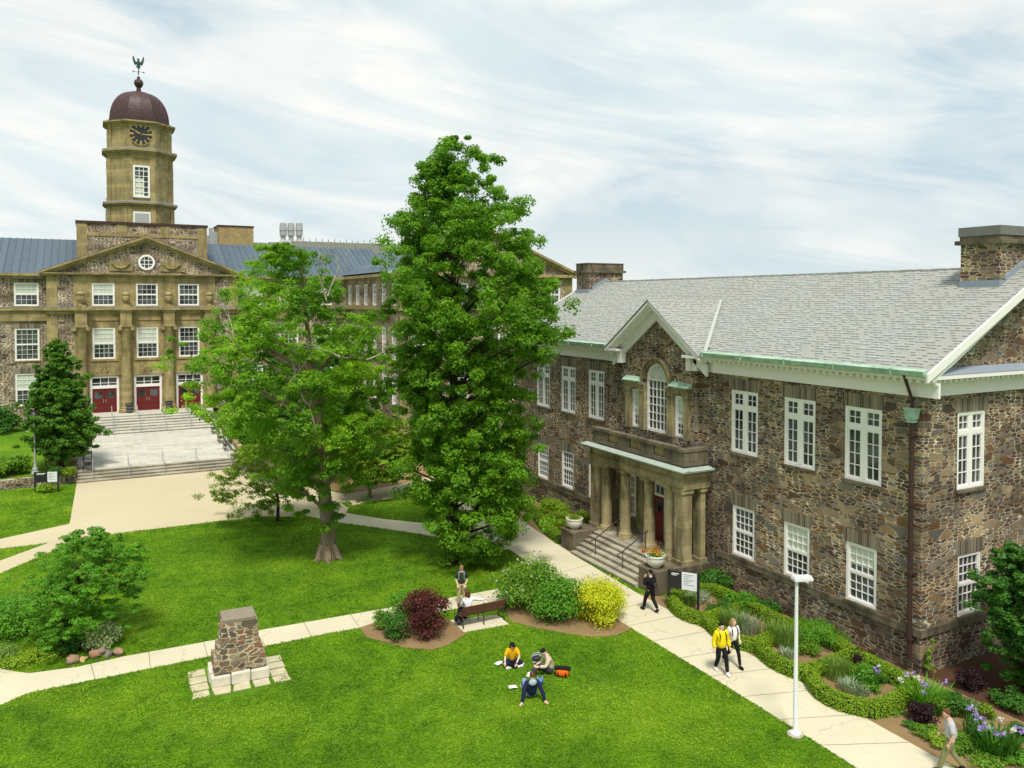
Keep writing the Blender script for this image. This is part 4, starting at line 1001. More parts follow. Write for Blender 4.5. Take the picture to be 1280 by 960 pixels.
# wings
Wz = EAVE-.15
wl = [WY(34, 430, WY_)[0]-k*3.75 for k in range(7)]
wr = [2*CX-x for x in wl if 2*CX-x < 24]
print('wing windows', wl, wr)
def wing(x0, x1, xs, nm):
    hs = []
    for c in xs: hs += [(c-1.0, T0, c+1.0, T1), (c-1.0, M0, c+1.0, M1), (c-1.0, L0_, c+1.0, L1_)]
    P = lambda u, z, d: (u, WY_+d, z)
    mb = MB(); wall_mesh(mb, P, x0, x1, 0, Wz, hs, .35, 1); mb.face([P(x0,0,.5), P(x1,0,.5), P(x1,Wz,.5), P(x0,Wz,.5)]); lpart('wing_wall', mb, M['ironstone'])
    mb = MB(); mb.box(x0, WY_-.35, CORN+.05, x1, WY_-.0, CORN+.33); mb.box(x0, WY_-.15, CORN-.95, x1, WY_, CORN+.049); lpart('wing_cornice', mb, M['sandstone'])
    mb = MB(); mb.box(x0, WY_-.37, CORN+.331, x1, WY_, CORN+.37); lpart('lead_capping', mb, M['lead'])
    mb = MB(); mb.box(x0, WY_-.5, Wz+.05, x1, WY_+.1, Wz+.3); mb.box(x0, WY_-.3, Wz-.2, x1, WY_+.05, Wz+.049); lpart('eaves_cornice', mb, M['sandstone'])
    for j, c in enumerate(xs):
        window(lb, 'sash4', c, WY_, T0, 2.0, T1-T0, 0, blind=(.5, .95) if j % 2 == 0 else None, base=LB); window(lb, 'sash66', c, WY_, M0, 2.0, M1-M0, 0, blind=(.5,.95) if j % 3 == 2 else None, base=LB)
        window(lb, 'sash66', c, WY_, L0_, 2.0, L1_-L0_, 0, blind=(.5, .95) if j % 2 == 0 else None, base=LB)
        for z in (T1, M1, L1_):
            mb = MB(); mb.extr([(c-1.05, WY_-.012, z+.003), (c+1.05, WY_-.012, z+.003), (c+1.3, WY_-.012, z+.5), (c-1.3, WY_-.012, z+.5)], (0, .02, 0)); lpart('window_arch', mb, M['voussoir'])
wing(-22, BX0, wl, 'w'); wing(BX1, 25, wr, 'e')
# standing seam roofs with raised ribs
RY, RZ = 94.5, 19.25
def seam_roof(x0, x1):
    mb = MB(); y0, z0 = WY_-.45, Wz+.3
    mb.face([(x0,y0,z0),(x1,y0,z0),(x1,RY,RZ),(x0,RY,RZ)]); mb.face([(x0,2*RY-y0,z0),(x0,RY,RZ),(x1,RY,RZ),(x1,2*RY-y0,z0)])
    x = x0+.3
    while x < x1:
        mb.extr([(x, y0, z0), (x+.05, y0, z0), (x+.05, y0, z0+.07), (x, y0, z0+.07)], (0, RY-y0, RZ-z0)); x += .62
    lpart('wing_roof', mb, M['blue_grey_roof'])
seam_roof(-22, CX-5.2); seam_roof(CX+5.2, 30)
mb = MB(); mb.box(-22, 101.9, 0, 30, 102.3, Wz+.3); lpart('rear_wall', mb, M['ironstone'])
# attic block under the tower
AX0, AX1 = WY(98, 290, 88)[0], WY(260, 290, 88)[0]; aw = (AX1-AX0)/2; AX0, AX1 = CX-aw-.1, CX+aw-.1
AZ = WY(178, 278.5, 88)[1]; print('attic', AX0, AX1, AZ)
mb = MB(); mb.box(AX0, 88, 14, AX1, 96.5, AZ-.25); lpart('attic_wall', mb, M['ironstone'])
mb = MB(); mb.box(AX0-.12, 87.88, AZ-.249, AX1+.12, 96.6, AZ); lpart('attic_capping', mb, M['brown_flashing'])
aN = [AX0-.03, AX1-.87] + [CX-.1-aw/3-.45, CX-.1+aw/3-.45]
for i, a in enumerate(aN): mb = MB(); mb.box(a, 87.94, 15 if i < 2 else AZ-1.1, a+.9, 88.01, AZ-.251); lpart('attic_pilaster', mb, M['sandstone'])
mb = MB(); mb.box(AX0+.871, 87.95, AZ-1.45, AX1-.871, 88.005, AZ-1.101); lpart('attic_band', mb, M['sandstone'])
# octagonal tower
TX, TY = CX-.22, 92.0; A8 = 3.12
def tz(py): return WY(177.5, py, TY-A8)[1]
z0, z1, z2, z3, z4 = AZ-.3, tz(255), tz(189), tz(153), tz(113)
print('tower z', z0, z1, z2, z3, z4)
def octa(mb, r, a, b): mb.prism([(TX+r/math.cos(PI/8)*math.cos(PI/8+PI/4*k), TY+r/math.cos(PI/8)*math.sin(PI/8+PI/4*k)) for k in range(8)], a, b)
mb = MB(); octa(mb, A8, z0, z1); octa(mb, A8-.1, z1, z2); octa(mb, A8-.22, z2, z3-.001)
for (za, zb_, rr) in ((z1+.25, z2-.6, A8-.1), (z0+.1, z1-.35, A8), (z2+.25, z3-.35, A8-.22)):
    for k in range(8):
        a = PI/4*k-PI/2; 
        for s in (-1, 1):
            c = Vector((TX, TY, 0)) + Vector((math.cos(a), math.sin(a), 0))*(rr+.04) + Vector((-math.sin(a), math.cos(a), 0))*s*1.05
            m = Matrix.Translation((c.x, c.y, 0)) @ Matrix.Rotation(a, 4, 'Z'); hw_ = .24
            vs = [m @ Vector(v) for v in ((-.04,-hw_,za),(.04,-hw_,za),(.04,hw_,za),(-.04,hw_,za))]
            mb.extr([tuple(v) for v in vs], (0, 0, zb_-za))
        if za == z1+.25: pass
tw = lpart('tower', mb, M['sandstone'])
for zc_, rr, h in ((z1, A8+.0, .35), (z2, A8+.0, .42), (z3, A8-.12, .32)):
    mb = MB(LB); octa(mb, rr+.02, zc_-.35, zc_-.15); octa(mb, rr+.22, zc_-.149, zc_); octa(mb, rr+.38, zc_+.001, zc_+h*.5); mb.build('tower_cornice', M['sandstone'], tw)
    if zc_ != z3: mb = MB(LB); octa(mb, rr+.36, zc_+h*.5+.001, zc_+h*.5+.06); octa(mb, rr+.05, zc_+h*.5+.061, zc_+h*.5+.14); mb.build('lead_capping', M['lead'], tw)
# tower windows and clock faces on the four main sides
for k in range(4):
    a = -PI/2+PI/2*k; ca, sa = math.cos(a), math.sin(a)
    def put(name, mesh, z, out, parent=tw): return link(name, mesh, parent, (TX+ca*out-CX, TY+sa*out-86, z-2.1), a+PI/2)
    wb_ = MB(); h = (tz(207)-tz(247)); w_ = 1.55
    wb_.box(-w_/2,-.1,0,-w_/2+.18,.1,h); wb_.box(w_/2-.18,-.1,0,w_/2,.1,h); wb_.box(-w_/2+.18,-.1,0,w_/2-.18,.1,.18); wb_.box(-w_/2+.18,-.1,h-.18,w_/2-.18,.1,h)
    for x in (-.2, .2): wb_.box(x-.03,-.04,.18,x+.03,.02,h-.18)
    for j in range(1, 6): wb_.box(-w_/2+.18,-.035,h*j/6-.03,w_/2-.18,.015,h*j/6+.03)
    wb_.mi = 1; wb_.box(-w_/2+.18,.03,.18,w_/2-.18,.04,h-.18)
    wb_.mi = 2; wb_.box(-w_/2+.18,.021,.18,.2,.029,h*.6)
    put('window', wb_.mesh('window', [M['white_paint'], M['window_glass'], M['blind']]), tz(247), A8-.1+.05)
    w2 = MB(); w2.box(-.8,-.08,0,.8,.06,1.15); w2.mi = 1; w2.box(-.66,-.1,.12,.66,-.081,1.0)
    put('louvred_opening', w2.mesh('louvre', [M['white_paint'], M['grey_metal']]), AZ+.02, A8+.04)
    ck = MB(); R = 1.09; ck.extr([(R*math.cos(2*PI*j/32), 0, R*math.sin(2*PI*j/32)) for j in range(32)], (0, -.10, 0))
    ckm = link('clock', ck.mesh('clock', M['clock_black']), tw, (TX+ca*(A8-.22)-CX, TY+sa*(A8-.22)-86, tz(167.5)-2.1), a+PI/2)
    fc = MB()
    rim = MB(); ringy(rim, (0,0), R-.02, R+.04, -.13, -.0); link('clock_rim', rim.mesh('clock_rim', M['gold']), ckm)
    for j in range(12):
        t_ = PI/6*j; d = Vector((math.sin(t_), 0, math.cos(t_))); n_ = Vector((math.cos(t_), 0, -math.sin(t_)))
        ws = (.05,) if j % 3 else (.075,)
        for ww in ws:
            p = [d*.66-n_*ww, d*1.04-n_*ww*1.3, d*1.04+n_*ww*1.3, d*.66+n_*ww]; fc.extr([(v.x, -.101, v.z) for v in p], (0, -.02, 0))
    link('numerals', fc.mesh('numerals', M['gold']), ckm)
    hd = MB()
    for ang, ln, ww in ((math.radians(92), .95, .05), (math.radians(-62), .62, .07)):   # about a quarter past ten
        d = Vector((math.sin(ang), 0, math.cos(ang))); n_ = Vector((math.cos(ang), 0, -math.sin(ang)))
        p = [d*-.15-n_*ww, d*ln*.8-n_*ww, d*ln, d*ln*.8+n_*ww, d*-.15+n_*ww]; hd.extr([(v.x, -.125, v.z) for v in p], (0, -.02, 0))
    link('clock_hands', hd.mesh('hands', M['gold']), ckm)
# dome, finial, weather vane in the shape of a spread bird
prof = []; RD = A8-.08; HD = z4-z3+.12
for j in range(15):
    t_ = PI/2*j/14; prof.append((RD*(math.cos(t_))**.8 if j < 14 else .25, HD*math.sin(t_)))
dm = MB(); dm.lathe((0,0,0), [(RD+.12,-.0),(RD+.12,.2),(RD,.22)] + [(r, z+.22) for r, z in prof[1:]], 8, PI/8)
dome = link('dome', dm.mesh('dome', M['dome_copper']), tw, (TX-CX, TY-86, z3+.16-2.1))
mb = MB(LB); zt = z4+.42
mb.lathe((TX, TY, zt), [(.42,-.15),(.26,.0),(.2,.55),(.3,.62),(.42,.85),(.46,1.05),(.38,1.3),(.16,1.45),(.12,1.55),(.2,1.6),(.06,1.7)], 14); mb.build('finial', M['dome_copper'], tw)
zv = zt+1.65
mb = MB(LB); mb.tube([(TX, TY, zv), (TX, TY, zv+1.1)], .035, 6)
for s in ((1,0),(-1,0),(0,1),(0,-1)): mb.tube([(TX, TY, zv+.55), (TX+s[0]*.5, TY+s[1]*.5, zv+.55)], .022, 5); mb.box(TX+s[0]*.5-.06, TY+s[1]*.5-.06, zv+.49, TX+s[0]*.5+.06, TY+s[1]*.5+.06, zv+.61)
zb_ = zv+.85
bird = [(0,.05),(.14,.0),(.2,.18),(.35,.22),(.3,.32),(.22,.34),(.2,.5),(.45,.42),(.62,.55),(.56,.62),(.72,.75),(.64,.82),(.8,.98),(.72,1.05),(.78,1.25),(.70,1.5),(.6,1.42),(.5,1.1),(.36,.85),(.2,.82),(.15,1.0),(.16,1.15),(.02,1.22),(-.16,1.18),(-.24,1.1),(-.12,1.07),(-.12,.95)]
left = [(-x, z) for x, z in bird[:20]][::-1]
poly = bird + left[:-1]
mb.extr([(TX+x*.7, TY-.05, zb_+z*.88) for x, z in poly], (0, .1, 0)); mb.ellip((TX, TY, zb_+.6), (.12, .14, .34), 8, 6)
mb.build('weather_vane', M['bronze_green'], tw)
# roof plant
PY = 96.5
def px_(px, py, y): return WY(px, py, y)
a = px_(273, 281, PY); b = px_(317, 307, PY)
mb = MB(); mb.box(a[0], PY, 17, b[0], PY+4, a[1]-.12); mb.off = LB; o = mb.build('penthouse', M['penthouse_brick'], lb); mb = MB(LB); mb.box(a[0]-.1, PY-.1, a[1]-.119, b[0]+.1, PY+4.1, a[1]); mb.build('penthouse_coping', M['brown_flashing'], o)
mb = MB(LB); mb.box(a[0]-.9, PY+.5, 18.5, a[0]-.5, PY+1.2, a[1]-.35); mb.box(a[0]-.49, PY+.5, 18, a[0]-.02, PY+1.5, a[1]-.8); mb.box(a[0]-1.2, PY+.7, 18.6, a[0]-.91, PY+1, a[1]-1.2); mb.build('rooftop_duct', M['grey_metal'], lb)
for x in (354, 363.8, 374):
    c = px_(x, 296, PY+1); zt = px_(x, 279, PY+1)[1]
    mb = MB(); mb.lathe((c[0], PY+1, 0), [(.62, 18.6), (.62, c[1]-.7), (.30, c[1]-.35), (.30, c[1]+.1), (.42, c[1]+.12), (.42, zt-.95), (.34, zt-.92)], 14); mb.lathe((c[0], PY+1, 0), [(.46, zt-.9), (.38, zt)], 14); lpart('exhaust_stack', mb, M['grey_metal'])
mb = MB(); c = px_(330, 300, PY); mb.box(c[0]-1.2, PY+.3, 18.8, c[0]+.4, PY+1.5, c[1]-.3); mb.box(c[0]+.7, PY+.4, 18.8, c[0]+2.6, PY+1.5, c[1]-.2); mb.box(c[0]+3, PY+.2, 18.8, c[0]+7, PY+2.5, c[1]-.55); lpart('rooftop_unit', mb, M['louvre_grey'])
x0, x1 = px_(365, 305, PY)[0], px_(500, 305, PY)[0]; zt = px_(420, 302.5, PY)[1]
mb = MB(); k = x0
mb.box(x0, PY, zt-1.3, x1, PY+.08, zt-.05)
n_ = 0
while k < x1: mb.box(k, PY-.05, zt-1.3, k+.12, PY-.001, zt); k += 1.55; n_ += 1
k = x0
while k < x1: mb.tube([(k, PY+.5, zt-.3), (k, PY+.5, zt+.25+random.random()*.25)], .05, 5); k += .75
lpart('louvre_screen', mb, M['louvre_grey'])
# projecting pavilion at the right end
QX0, QX1 = 25.0, 43.6; QY = 69.8; qc = (QX0+QX1)/2; QZ = EAVE-.1; QA = WY(616, 288, QY)[1]; print('pavilion apex', QA, 'eave', QZ, PJ(QX1, QY, QZ), PJ(qc, QY, QA))
sx = [71.6+k*2.9 for k in range(6)]; hs = [(c-.6, z_[0], c+.6, z_[1]) for c in sx for z_ in ((T0, T1), (M0, M1), (L0_, L1_))]
P = lambda u, z, d: (QX0+d, u, z)
mb = MB(); wall_mesh(mb, P, QY, WY_, 0, QZ, hs, .35, 1); mb.face([P(QY,0,.5), P(WY_,0,.5), P(WY_,QZ,.5), P(QY,QZ,.5)]); lpart('pavilion_side_wall', mb, M['ironstone'])
for c in sx:
    for z_ in ((T0, T1), (M0, M1), (L0_, L1_)): window(lb, 'sash4' if z_[0] == T0 else 'sash66', QX0, c, z_[0], 1.2, z_[1]-z_[0], WEST, base=LB)
fx = [QX0+2.4, QX0+5.9, qc, QX1-5.9, QX1-2.4]; hs = [(c-1, z_[0], c+1, z_[1]) for c in fx for z_ in ((T0, T1), (M0, M1), (L0_, L1_))]
P = lambda u, z, d: (u, QY+d, z)
mb = MB(); wall_mesh(mb, P, QX0, QX1, 0, QZ, hs, .35, 1); mb.face([P(QX0,0,.5), P(QX1,0,.5), P(QX1,QZ,.5), P(QX0,QZ,.5)]); lpart('pavilion_front_wall', mb, M['ironstone'])
for c in fx:
    for z_ in ((T0, T1), (M0, M1), (L0_, L1_)): window(lb, 'sash4' if z_[0] == T0 else 'sash66', c, QY, z_[0], 2.0, z_[1]-z_[0], 0, base=LB)
mb = MB(); mb.box(QX1-.5, QY, 0, QX1, 102, QZ); mb.box(QX0+.5, 101.6, 0, QX1-.51, 102, QZ); lpart('pavilion_rear_wall', mb, M['ironstone'])
mb = MB(); 
mb.box(QX0-.35, QY-.35, CORN+.05, QX1+.35, QY, CORN+.33); mb.box(QX0-.35, QY+.001, CORN+.05, QX0, WY_-.4, CORN+.33)
mb.box(QX0-.5, QY-.5, QZ, QX1+.5, QY+.1, QZ+.3); mb.box(QX0-.5, QY+.101, QZ, QX0+.1, WY_-.5, QZ+.3); mb.box(QX1-.1, QY+.101, QZ, QX1+.5, 102, QZ+.3)
mb.box(QX1-.9, QY-.06, 0, QX1+.03, QY-.001, QZ-.01); mb.box(QX0-.05, QY-.06, 0, QX0+.9, QY-.001, QZ-.01)
for s in (-1, 1):
    for o, i, yy in ((0, .25, .6), (.251, .5, .4)):
        e = qc+s*((QX1-QX0)/2+.55); mb.extr([(e, QY-yy, QZ+.45-o), (qc, QY-yy, QA-o), (qc, QY-yy, QA-i), (e, QY-yy, QZ+.45-i)], (0, yy+.3, 0))
lpart('pavilion_cornice', mb, M['sandstone'])
mb = MB(); mb.extr([(QX0+.4, QY+.02, QZ+.301), (QX1-.4, QY+.02, QZ+.301), (qc, QY+.02, QA-.35)], (0, .5, 0)); lpart('pavilion_gable', mb, M['ironstone'])
mb = MB()
for s in (-1, 1):
    e = qc+s*((QX1-QX0)/2+.5); p = [(e, QY-.5, QZ+.46), (e, 102, QZ+.46), (qc, 102, QA+.02), (qc, QY-.5, QA+.02)]; mb.face(p if s < 0 else p[::-1])
lpart('pavilion_roof', mb, M['blue_grey_roof'])
# ------------------------------------------------------------------ street furniture and small things
def gxy(px, py, z=0.): p = G(px, py, z); return p[0], p[1]
# near lamp post
x, y = gxy(994, 919)
t = thing('lamp_post', 'tall white lamp post with flat square head at the lawn edge by the path', 'lamp post', (x, y, 0))
hL = 4.72
mb = MB(); mb.lathe((0,0,0), [(.17,0),(.17,.1),(.10,.14),(.072,.2),(.048,hL-.05)], 14); mb.build('pole', M['pole_paint'], t, smooth=True)
mb = MB(); mb.lathe((0,0,0), [(.24,0),(.24,.05)], 14); mb.build('footing', M['granite'], t)
mb = MB(); mb.box(-.12,-.14,hL-.05,.46,.14,hL+.03); mb.box(-.10,-.12,hL+.031,.44,.12,hL+.07); mb.mi = 1; mb.box(.0,-.11,hL-.065,.42,.11,hL-.0501)
mb.build('lamp_head', [M['pole_paint'], M['grey_metal']], t, rz=-YAW+.15)
# far lamp post
x, y = gxy(44, 592, .62)
t = thing('street_lamp', 'grey post lamp with dark cap and pale globe beside the conical tree', 'street lamp', (x, y, .62))
mb = MB(); mb.lathe((0,0,0), [(.26,0),(.26,.08),(.17,.25),(.2,.32),(.11,.5),(.075,.75),(.06,3.7),(.1,3.75),(.1,3.82)], 14); mb.tube([(-.55,0,3.05),(.02,0,3.05)], .022, 6); mb.build('pole', M['grey_metal'], t, smooth=True)
mb = MB(); mb.lathe((0,0,3.82), [(.10,0),(.19,.12),(.22,.3),(.2,.36)], 14); mb.build('globe', M['sign_white'], t, smooth=True)
mb = MB(); mb.lathe((0,0,4.18), [(.3,0),(.28,.06),(.14,.24),(.05,.28),(.03,.42),(0,.45)], 14); mb.build('lamp_cap', M['dark_iron'], t, smooth=True)
# sign at the hedge
a = G(842,757); b = G(855,748)
def sign(label, p0, p1, h, ph, zb=0, split=.42, base=0):
    L = math.hypot(p1[0]-p0[0], p1[1]-p0[1]); ang = math.atan2(p1[1]-p0[1], p1[0]-p0[0])
    t = thing('information_sign', label, 'sign', (p0[0], p0[1], zb), ang)
    for x in (0, L):
        mb = MB(); mb.box(x-.045,-.045,0,x+.045,.045,h); mb.build('post', M['sign_black'], t)
    c = L*split
    mb = MB(); mb.box(.05,-.05,h-ph-.03,c-.003,.0,h-.03); o = mb.build('black_panel', M['sign_black'], t)
    mb = MB(); mb.box(.12,-.056,h-.14,c-.12,-.0505,h-.10); mb.box(.12,-.056,h-.2,c-.22,-.0505,h-.17); mb.build('lettering', M['sign_white'], o)
    mb = MB(); mb.box(c,-.055,h-ph-.03,L-.05,-.0,h-.03); o = mb.build('white_panel', M['sign_white'], t)
    mb = MB()
    for k in range(7): mb.box(c+.08,-.061,h-.12-k*.07,L-.15-.13*((k*7) % 3),-.0555,h-.105-k*.07)
    mb.build('lettering', M['sign_ink'], o)
    return t
p0 = G(836,759); sx_, sy_ = p0[0], p0[1]
sign('black and white sign on two posts beside the porch steps', (sx_, sy_), (sx_+.75, sy_-.98), 1.62, .72, 0, .45)
p0 = G(44,616); p1 = G(73,615)
sign('black and white sign on two posts on the grass below the grey post lamp', p0, p1, 1.42, .68, 0, .55)

# stone cairn on flagged apron
A, B = Vector(G(264,862)), Vector(G(338,847)); ux = (B-A).normalized(); ang = math.atan2(ux.y, ux.x); W2 = (B-A).length
dT = 1.35
mid = (A+B)/2; uy = Vector((-ux.y, ux.x, 0)); ctr = mid+uy*(dT/2)
t = thing('stone_cairn', 'square rubble stone monument with flat slab top standing on the lawn', 'monument', (ctr.x, ctr.y, 0), ang)
def jag(mb, hx, hy, z0, z1, j=.03, n=6):
    """rough course of masonry: box with displaced edge"""
    r = random.Random(int(z0*100)+5); pts = []
    for (ax, ay), (bx, by) in (((-hx,-hy),(hx,-hy)),((hx,-hy),(hx,hy)),((hx,hy),(-hx,hy)),((-hx,hy),(-hx,-hy))):
        for k in range(n): q_ = k/n; pts.append((ax+(bx-ax)*q_+r.uniform(-j,j), ay+(by-ay)*q_+r.uniform(-j,j)))
    mb.prism(pts, z0, z1)
hx = W2/2
mb = MB(); z = .40; r_ = random.Random(3)
while z < 2.05:
    h = r_.uniform(.12,.2); f_ = z/2.05
    w_ = hx*(.90 - .10*(z > .75) - .10*(z > 1.1) - .10*f_)
    if z+h > 2.05: h = 2.05-z
    jag(mb, w_, dT/2*(.86-.14*f_), z, z+h-.002, .022); z += h
mb.build('masonry', M['cairn_stone'], t, bevel=.015)
mb = MB()
for k in range(3):
    a_ = -hx+2*hx*k/3+.01; b_ = -hx+2*hx*(k+1)/3-.01
    mb.box(a_, -dT/2-(.02 if k == 1 else 0), 0, b_, -dT/2+.4, .36+.04*(k % 2)); mb.box(a_, dT/2-.4, 0, b_, dT/2, .38)
mb.box(-hx-.02, -dT/2+.41, 0, -hx+.4, dT/2-.41, .42); mb.box(hx-.4, -dT/2+.41, 0, hx+.02, dT/2-.41, .37)
plain('pale_stone', (.62,.57,.46), .9, .2, .3, 5); plain('apron_stone', (.52,.46,.31), .9, .2, .3, 3); plain('slab_stone', (.26,.22,.16), .9, .2, .35, 6)
mb.build('plinth', M['pale_stone'], t, bevel=.04)
mb = MB(); jag(mb, hx*.57, dT*.36, 2.051, 2.17, .012, 3); mb.build('cap_slab', M['slab_stone'], t, bevel=.01)
mb = MB(); ap = [(-1.62,-1.2),(1.65,-1.2),(1.62,1.0),(-1.58,1.05)]
r_ = random.Random(8)
for i in range(5):
    for j in range(4):
        if i in (2,) and j in (1, 2): continue
        x0 = -1.6+3.2*i/5+.03; x1 = -1.6+3.2*(i+1)/5-.03; y0 = -1.2+2.2*j/4+.03; y1 = -1.2+2.2*(j+1)/4-.03
        mb.prism([(x0+r_.uniform(-.03,.05), y0+r_.uniform(-.02,.05)), (x1+r_.uniform(-.06,.02), y0+r_.uniform(-.02,.05)), (x1+r_.uniform(-.06,.02), y1+r_.uniform(-.05,.02)), (x0+r_.uniform(-.03,.06), y1+r_.uniform(-.05,.02))], -.05, .035)
mb.build('flagged_apron', M['apron_stone'], t, bevel=.012)

# benches
def bench(name, label, loc, rz, L, wm, im, group=None, arms=True):
    t = thing(name, label, 'bench', loc, rz, group)      # faces -Y
    mb = MB()
    for k in range(3): mb.box(-L/2, -.42+k*.15, .43, L/2, -.30+k*.15, .46)
    mb.build('seat', M[wm], t)
    mb = MB()
    for k in range(2): mb.extr([(-L/2, .07+k*.05, .52+k*.19), (L/2, .07+k*.05, .52+k*.19), (L/2, .11+k*.05, .68+k*.19), (-L/2, .11+k*.05, .68+k*.19)], (0, .028, -.008))
    mb.build('backrest', M[wm], t)
    for x in (-L/2+.05, 0, L/2-.05):
        mb = MB(); mb.tube([(x, -.40, 0), (x, -.37, .42)], .025, 6); mb.tube([(x, .16, 0), (x, .06, .42), (x, .175, .90)], .025, 6); mb.tube([(x, -.40, .415), (x, .07, .415)], .022, 6)
        if arms and x != 0: mb.tube([(x, -.38, .42), (x, -.39, .62), (x, .06, .66)], .022, 6)
        mb.build('leg', M[im], t)
    return t
a = Vector(G(580,788)); b = Vector(G(631,777)); d = b-a; m_ = (a+b)/2
BANG = math.atan2(d.y, d.x)
yy = Vector((-d.y, d.x, 0)).normalized()
BL = d.length+.1
BP = m_+yy*.20
bench('park_bench', 'brown slatted bench seen from behind with a person in white on it', (BP.x, BP.y, .03), BANG+PI, BL, 'bench_wood', 'dark_iron')
BENCH = (BP, BANG+PI, BL)
for k, (px, py) in enumerate(((269,541),(280,551),(287,560),(299,574))):
    zz = .95; x, y = gxy(px, py, plaza_z(76-2*k))
    bench('terrace_bench', ['dark bench at the right side of the terrace, nearest the entrance steps', 'dark bench on the right of the terrace, second from the entrance', 'dark bench on the right of the terrace, third from the entrance', 'dark bench on the right of the terrace, nearest the lower steps'][k], (TX1-.55, y, plaza_z(y)), -PI/2, 1.35, 'dark_wood', 'dark_iron', 'benches along the terrace')
for k, (px, py) in enumerate(((119,560),(114,572),(109,584))):
    x, y = gxy(px, py, .8)
    bench('terrace_bench', ['dark bench on the left of the terrace, half behind the conical tree', 'dark bench on the left of the terrace, middle one of three', 'dark bench on the left of the terrace, nearest the lower steps'][k], (TX0+.55, y, plaza_z(y)), PI/2, 1.35, 'dark_wood', 'dark_iron', 'benches along the terrace')
# garden chair
x, y = gxy(67, 581, .75)
t = thing('garden_chair', 'pink slatted garden chair under the conical tree', 'chair', (x, y, .72), -.3)
mb = MB()
for k in range(5):
    xx = -.3+k*.12; mb.extr([(xx, .12, .3), (xx+.11, .12, .3), (xx+.11, .42, 1.12+.07*(2-abs(k-2))), (xx, .42, 1.12+.07*(2-abs(k-2)))], (0, .025, 0))
mb.build('backrest', M['chair_pink'], t)
mb = MB()
for k in range(4): mb.box(-.3, -.5+k*.15, .36-k*.03, .3, -.37+k*.15, .38-k*.03)
mb.build('seat', M['chair_pink'], t)
for s in (-1, 1):
    mb = MB(); mb.box(s*.42-.07, -.55, .56, s*.42+.07, .25, .585); mb.build('armrest', M['chair_pink'], t)
    mb = MB(); mb.box(s*.36-.02, -.48, 0, s*.36+.02, -.4, .56); mb.extr([(s*.36-.02, -.4, .33), (s*.36-.02, .55, .0), (s*.36-.02, .62, .0), (s*.36-.02, -.4, .4)], (.04, 0, 0)); mb.build('leg', M['chair_pink'], t)
# bins beside the doors
for i, (px, py) in enumerate(((162, 516), (211.5, 513.5))):
    x, y = gxy(px, py, TOPZ)
    t = thing('litter_bin', ['dark planter bin with a small shrub in front of the column between the left doors', 'dark litter bin in front of the column right of the middle door'][i], 'bin', (x, y, TOPZ))
    mb = MB(); mb.lathe((0,0,0), [(.24,0),(.28,.05),(.33,.85),(.36,.86),(.36,.95),(.3,.95),(.29,.85),(0,.84)], 14); mb.build('barrel', M['dark_iron'], t)
    mb = MB()
    for z in (.2, .5, .8): mb.lathe((0,0,z), [(.335,0),(.335,.03)], 14)
    mb.build('hoops', M['grey_metal'], t)
# thin handrails of the terrace
def stair_rail(x, ys, zf, label, group):
    t = thing('stair_rail', label, 'handrail', (x, ys[0], zf(ys[0])), 0, group); o = (x, ys[0], zf(ys[0]))
    mb = MB(o); mb.tube([(x, yy_, zf(yy_)+.92) for yy_ in ys], .024, 6); mb.build('rail', M['grey_metal'], t)
    for yy_ in (ys[0]+.05, ys[-1]-.05):
        mb = MB(o); mb.tube([(x, yy_, zf(yy_)-.05), (x, yy_, zf(yy_)+.92)], .024, 6); mb.build('post', M['grey_metal'], t)
fl = lambda y: LAND*max(0, min(1, (y-Y_S0)/(Y_S1-Y_S0)))
nm = ['first', 'second', 'third', 'fourth', 'fifth']
for k in range(5):
    stair_rail(TX0+1.0+k*(TX1-TX0-2)/4, [Y_S0+.1, Y_S1+.35], fl, f'thin grey handrail on the lower terrace steps, {nm[k]} from the sign', 'thin handrails on the terrace steps')
fu = lambda y: 1.12+(TOPZ-1.12)*max(0, min(1, (y-Y_U0)/(Y_U1-Y_U0)))
for k in range(4):
    stair_rail(TX0+2.6+k*2.15, [Y_U0-.1, Y_U1-.2], fu, f'thin grey handrail on the upper entrance steps, {nm[k]} from the conical tree', 'thin handrails on the terrace steps')
# edging stones at the left shrub bed
cols_ = [(.30,.20,.13),(.52,.36,.16),(.36,.20,.13),(.30,.22,.17),(.22,.19,.17)]
for k, (px, py, w_, lab) in enumerate(((91,829,.38,'greyish pink boulder at the left end of the edging row'),(104,827,.24,'small ochre boulder in the edging row'),(118,822,.36,'large reddish brown boulder in the middle of the edging row'),(126,818,.3,'tall brown boulder right of the reddish one in the edging'),(136,821,.30,'grey brown boulder in the edging row by the variegated shrub'),(148,819,.34,'low grey boulder at the right end of the edging row'))):
    x, y = gxy(px, py); mb = MB(); mb.ellip((0,0,w_*.32), (w_*.62, w_*.45, w_*.45), 10, 7)
    r_ = random.Random(k); mb.v = [(a+r_.uniform(-.03,.03), b+r_.uniform(-.03,.03), max(-.03, c+r_.uniform(-.03,.03))) for a, b, c in mb.v]
    tag(mb.build('edging_stone', plain('boulder_%d' % k, cols_[k % 5], .9, .2, .35, 8), loc=(x, y, 0), rz=k*1.1, smooth=True), lab, 'boulder', 'boulders edging the left shrub bed')
# white vent at the foot of the wall
x, y = RX-.25, 17.95
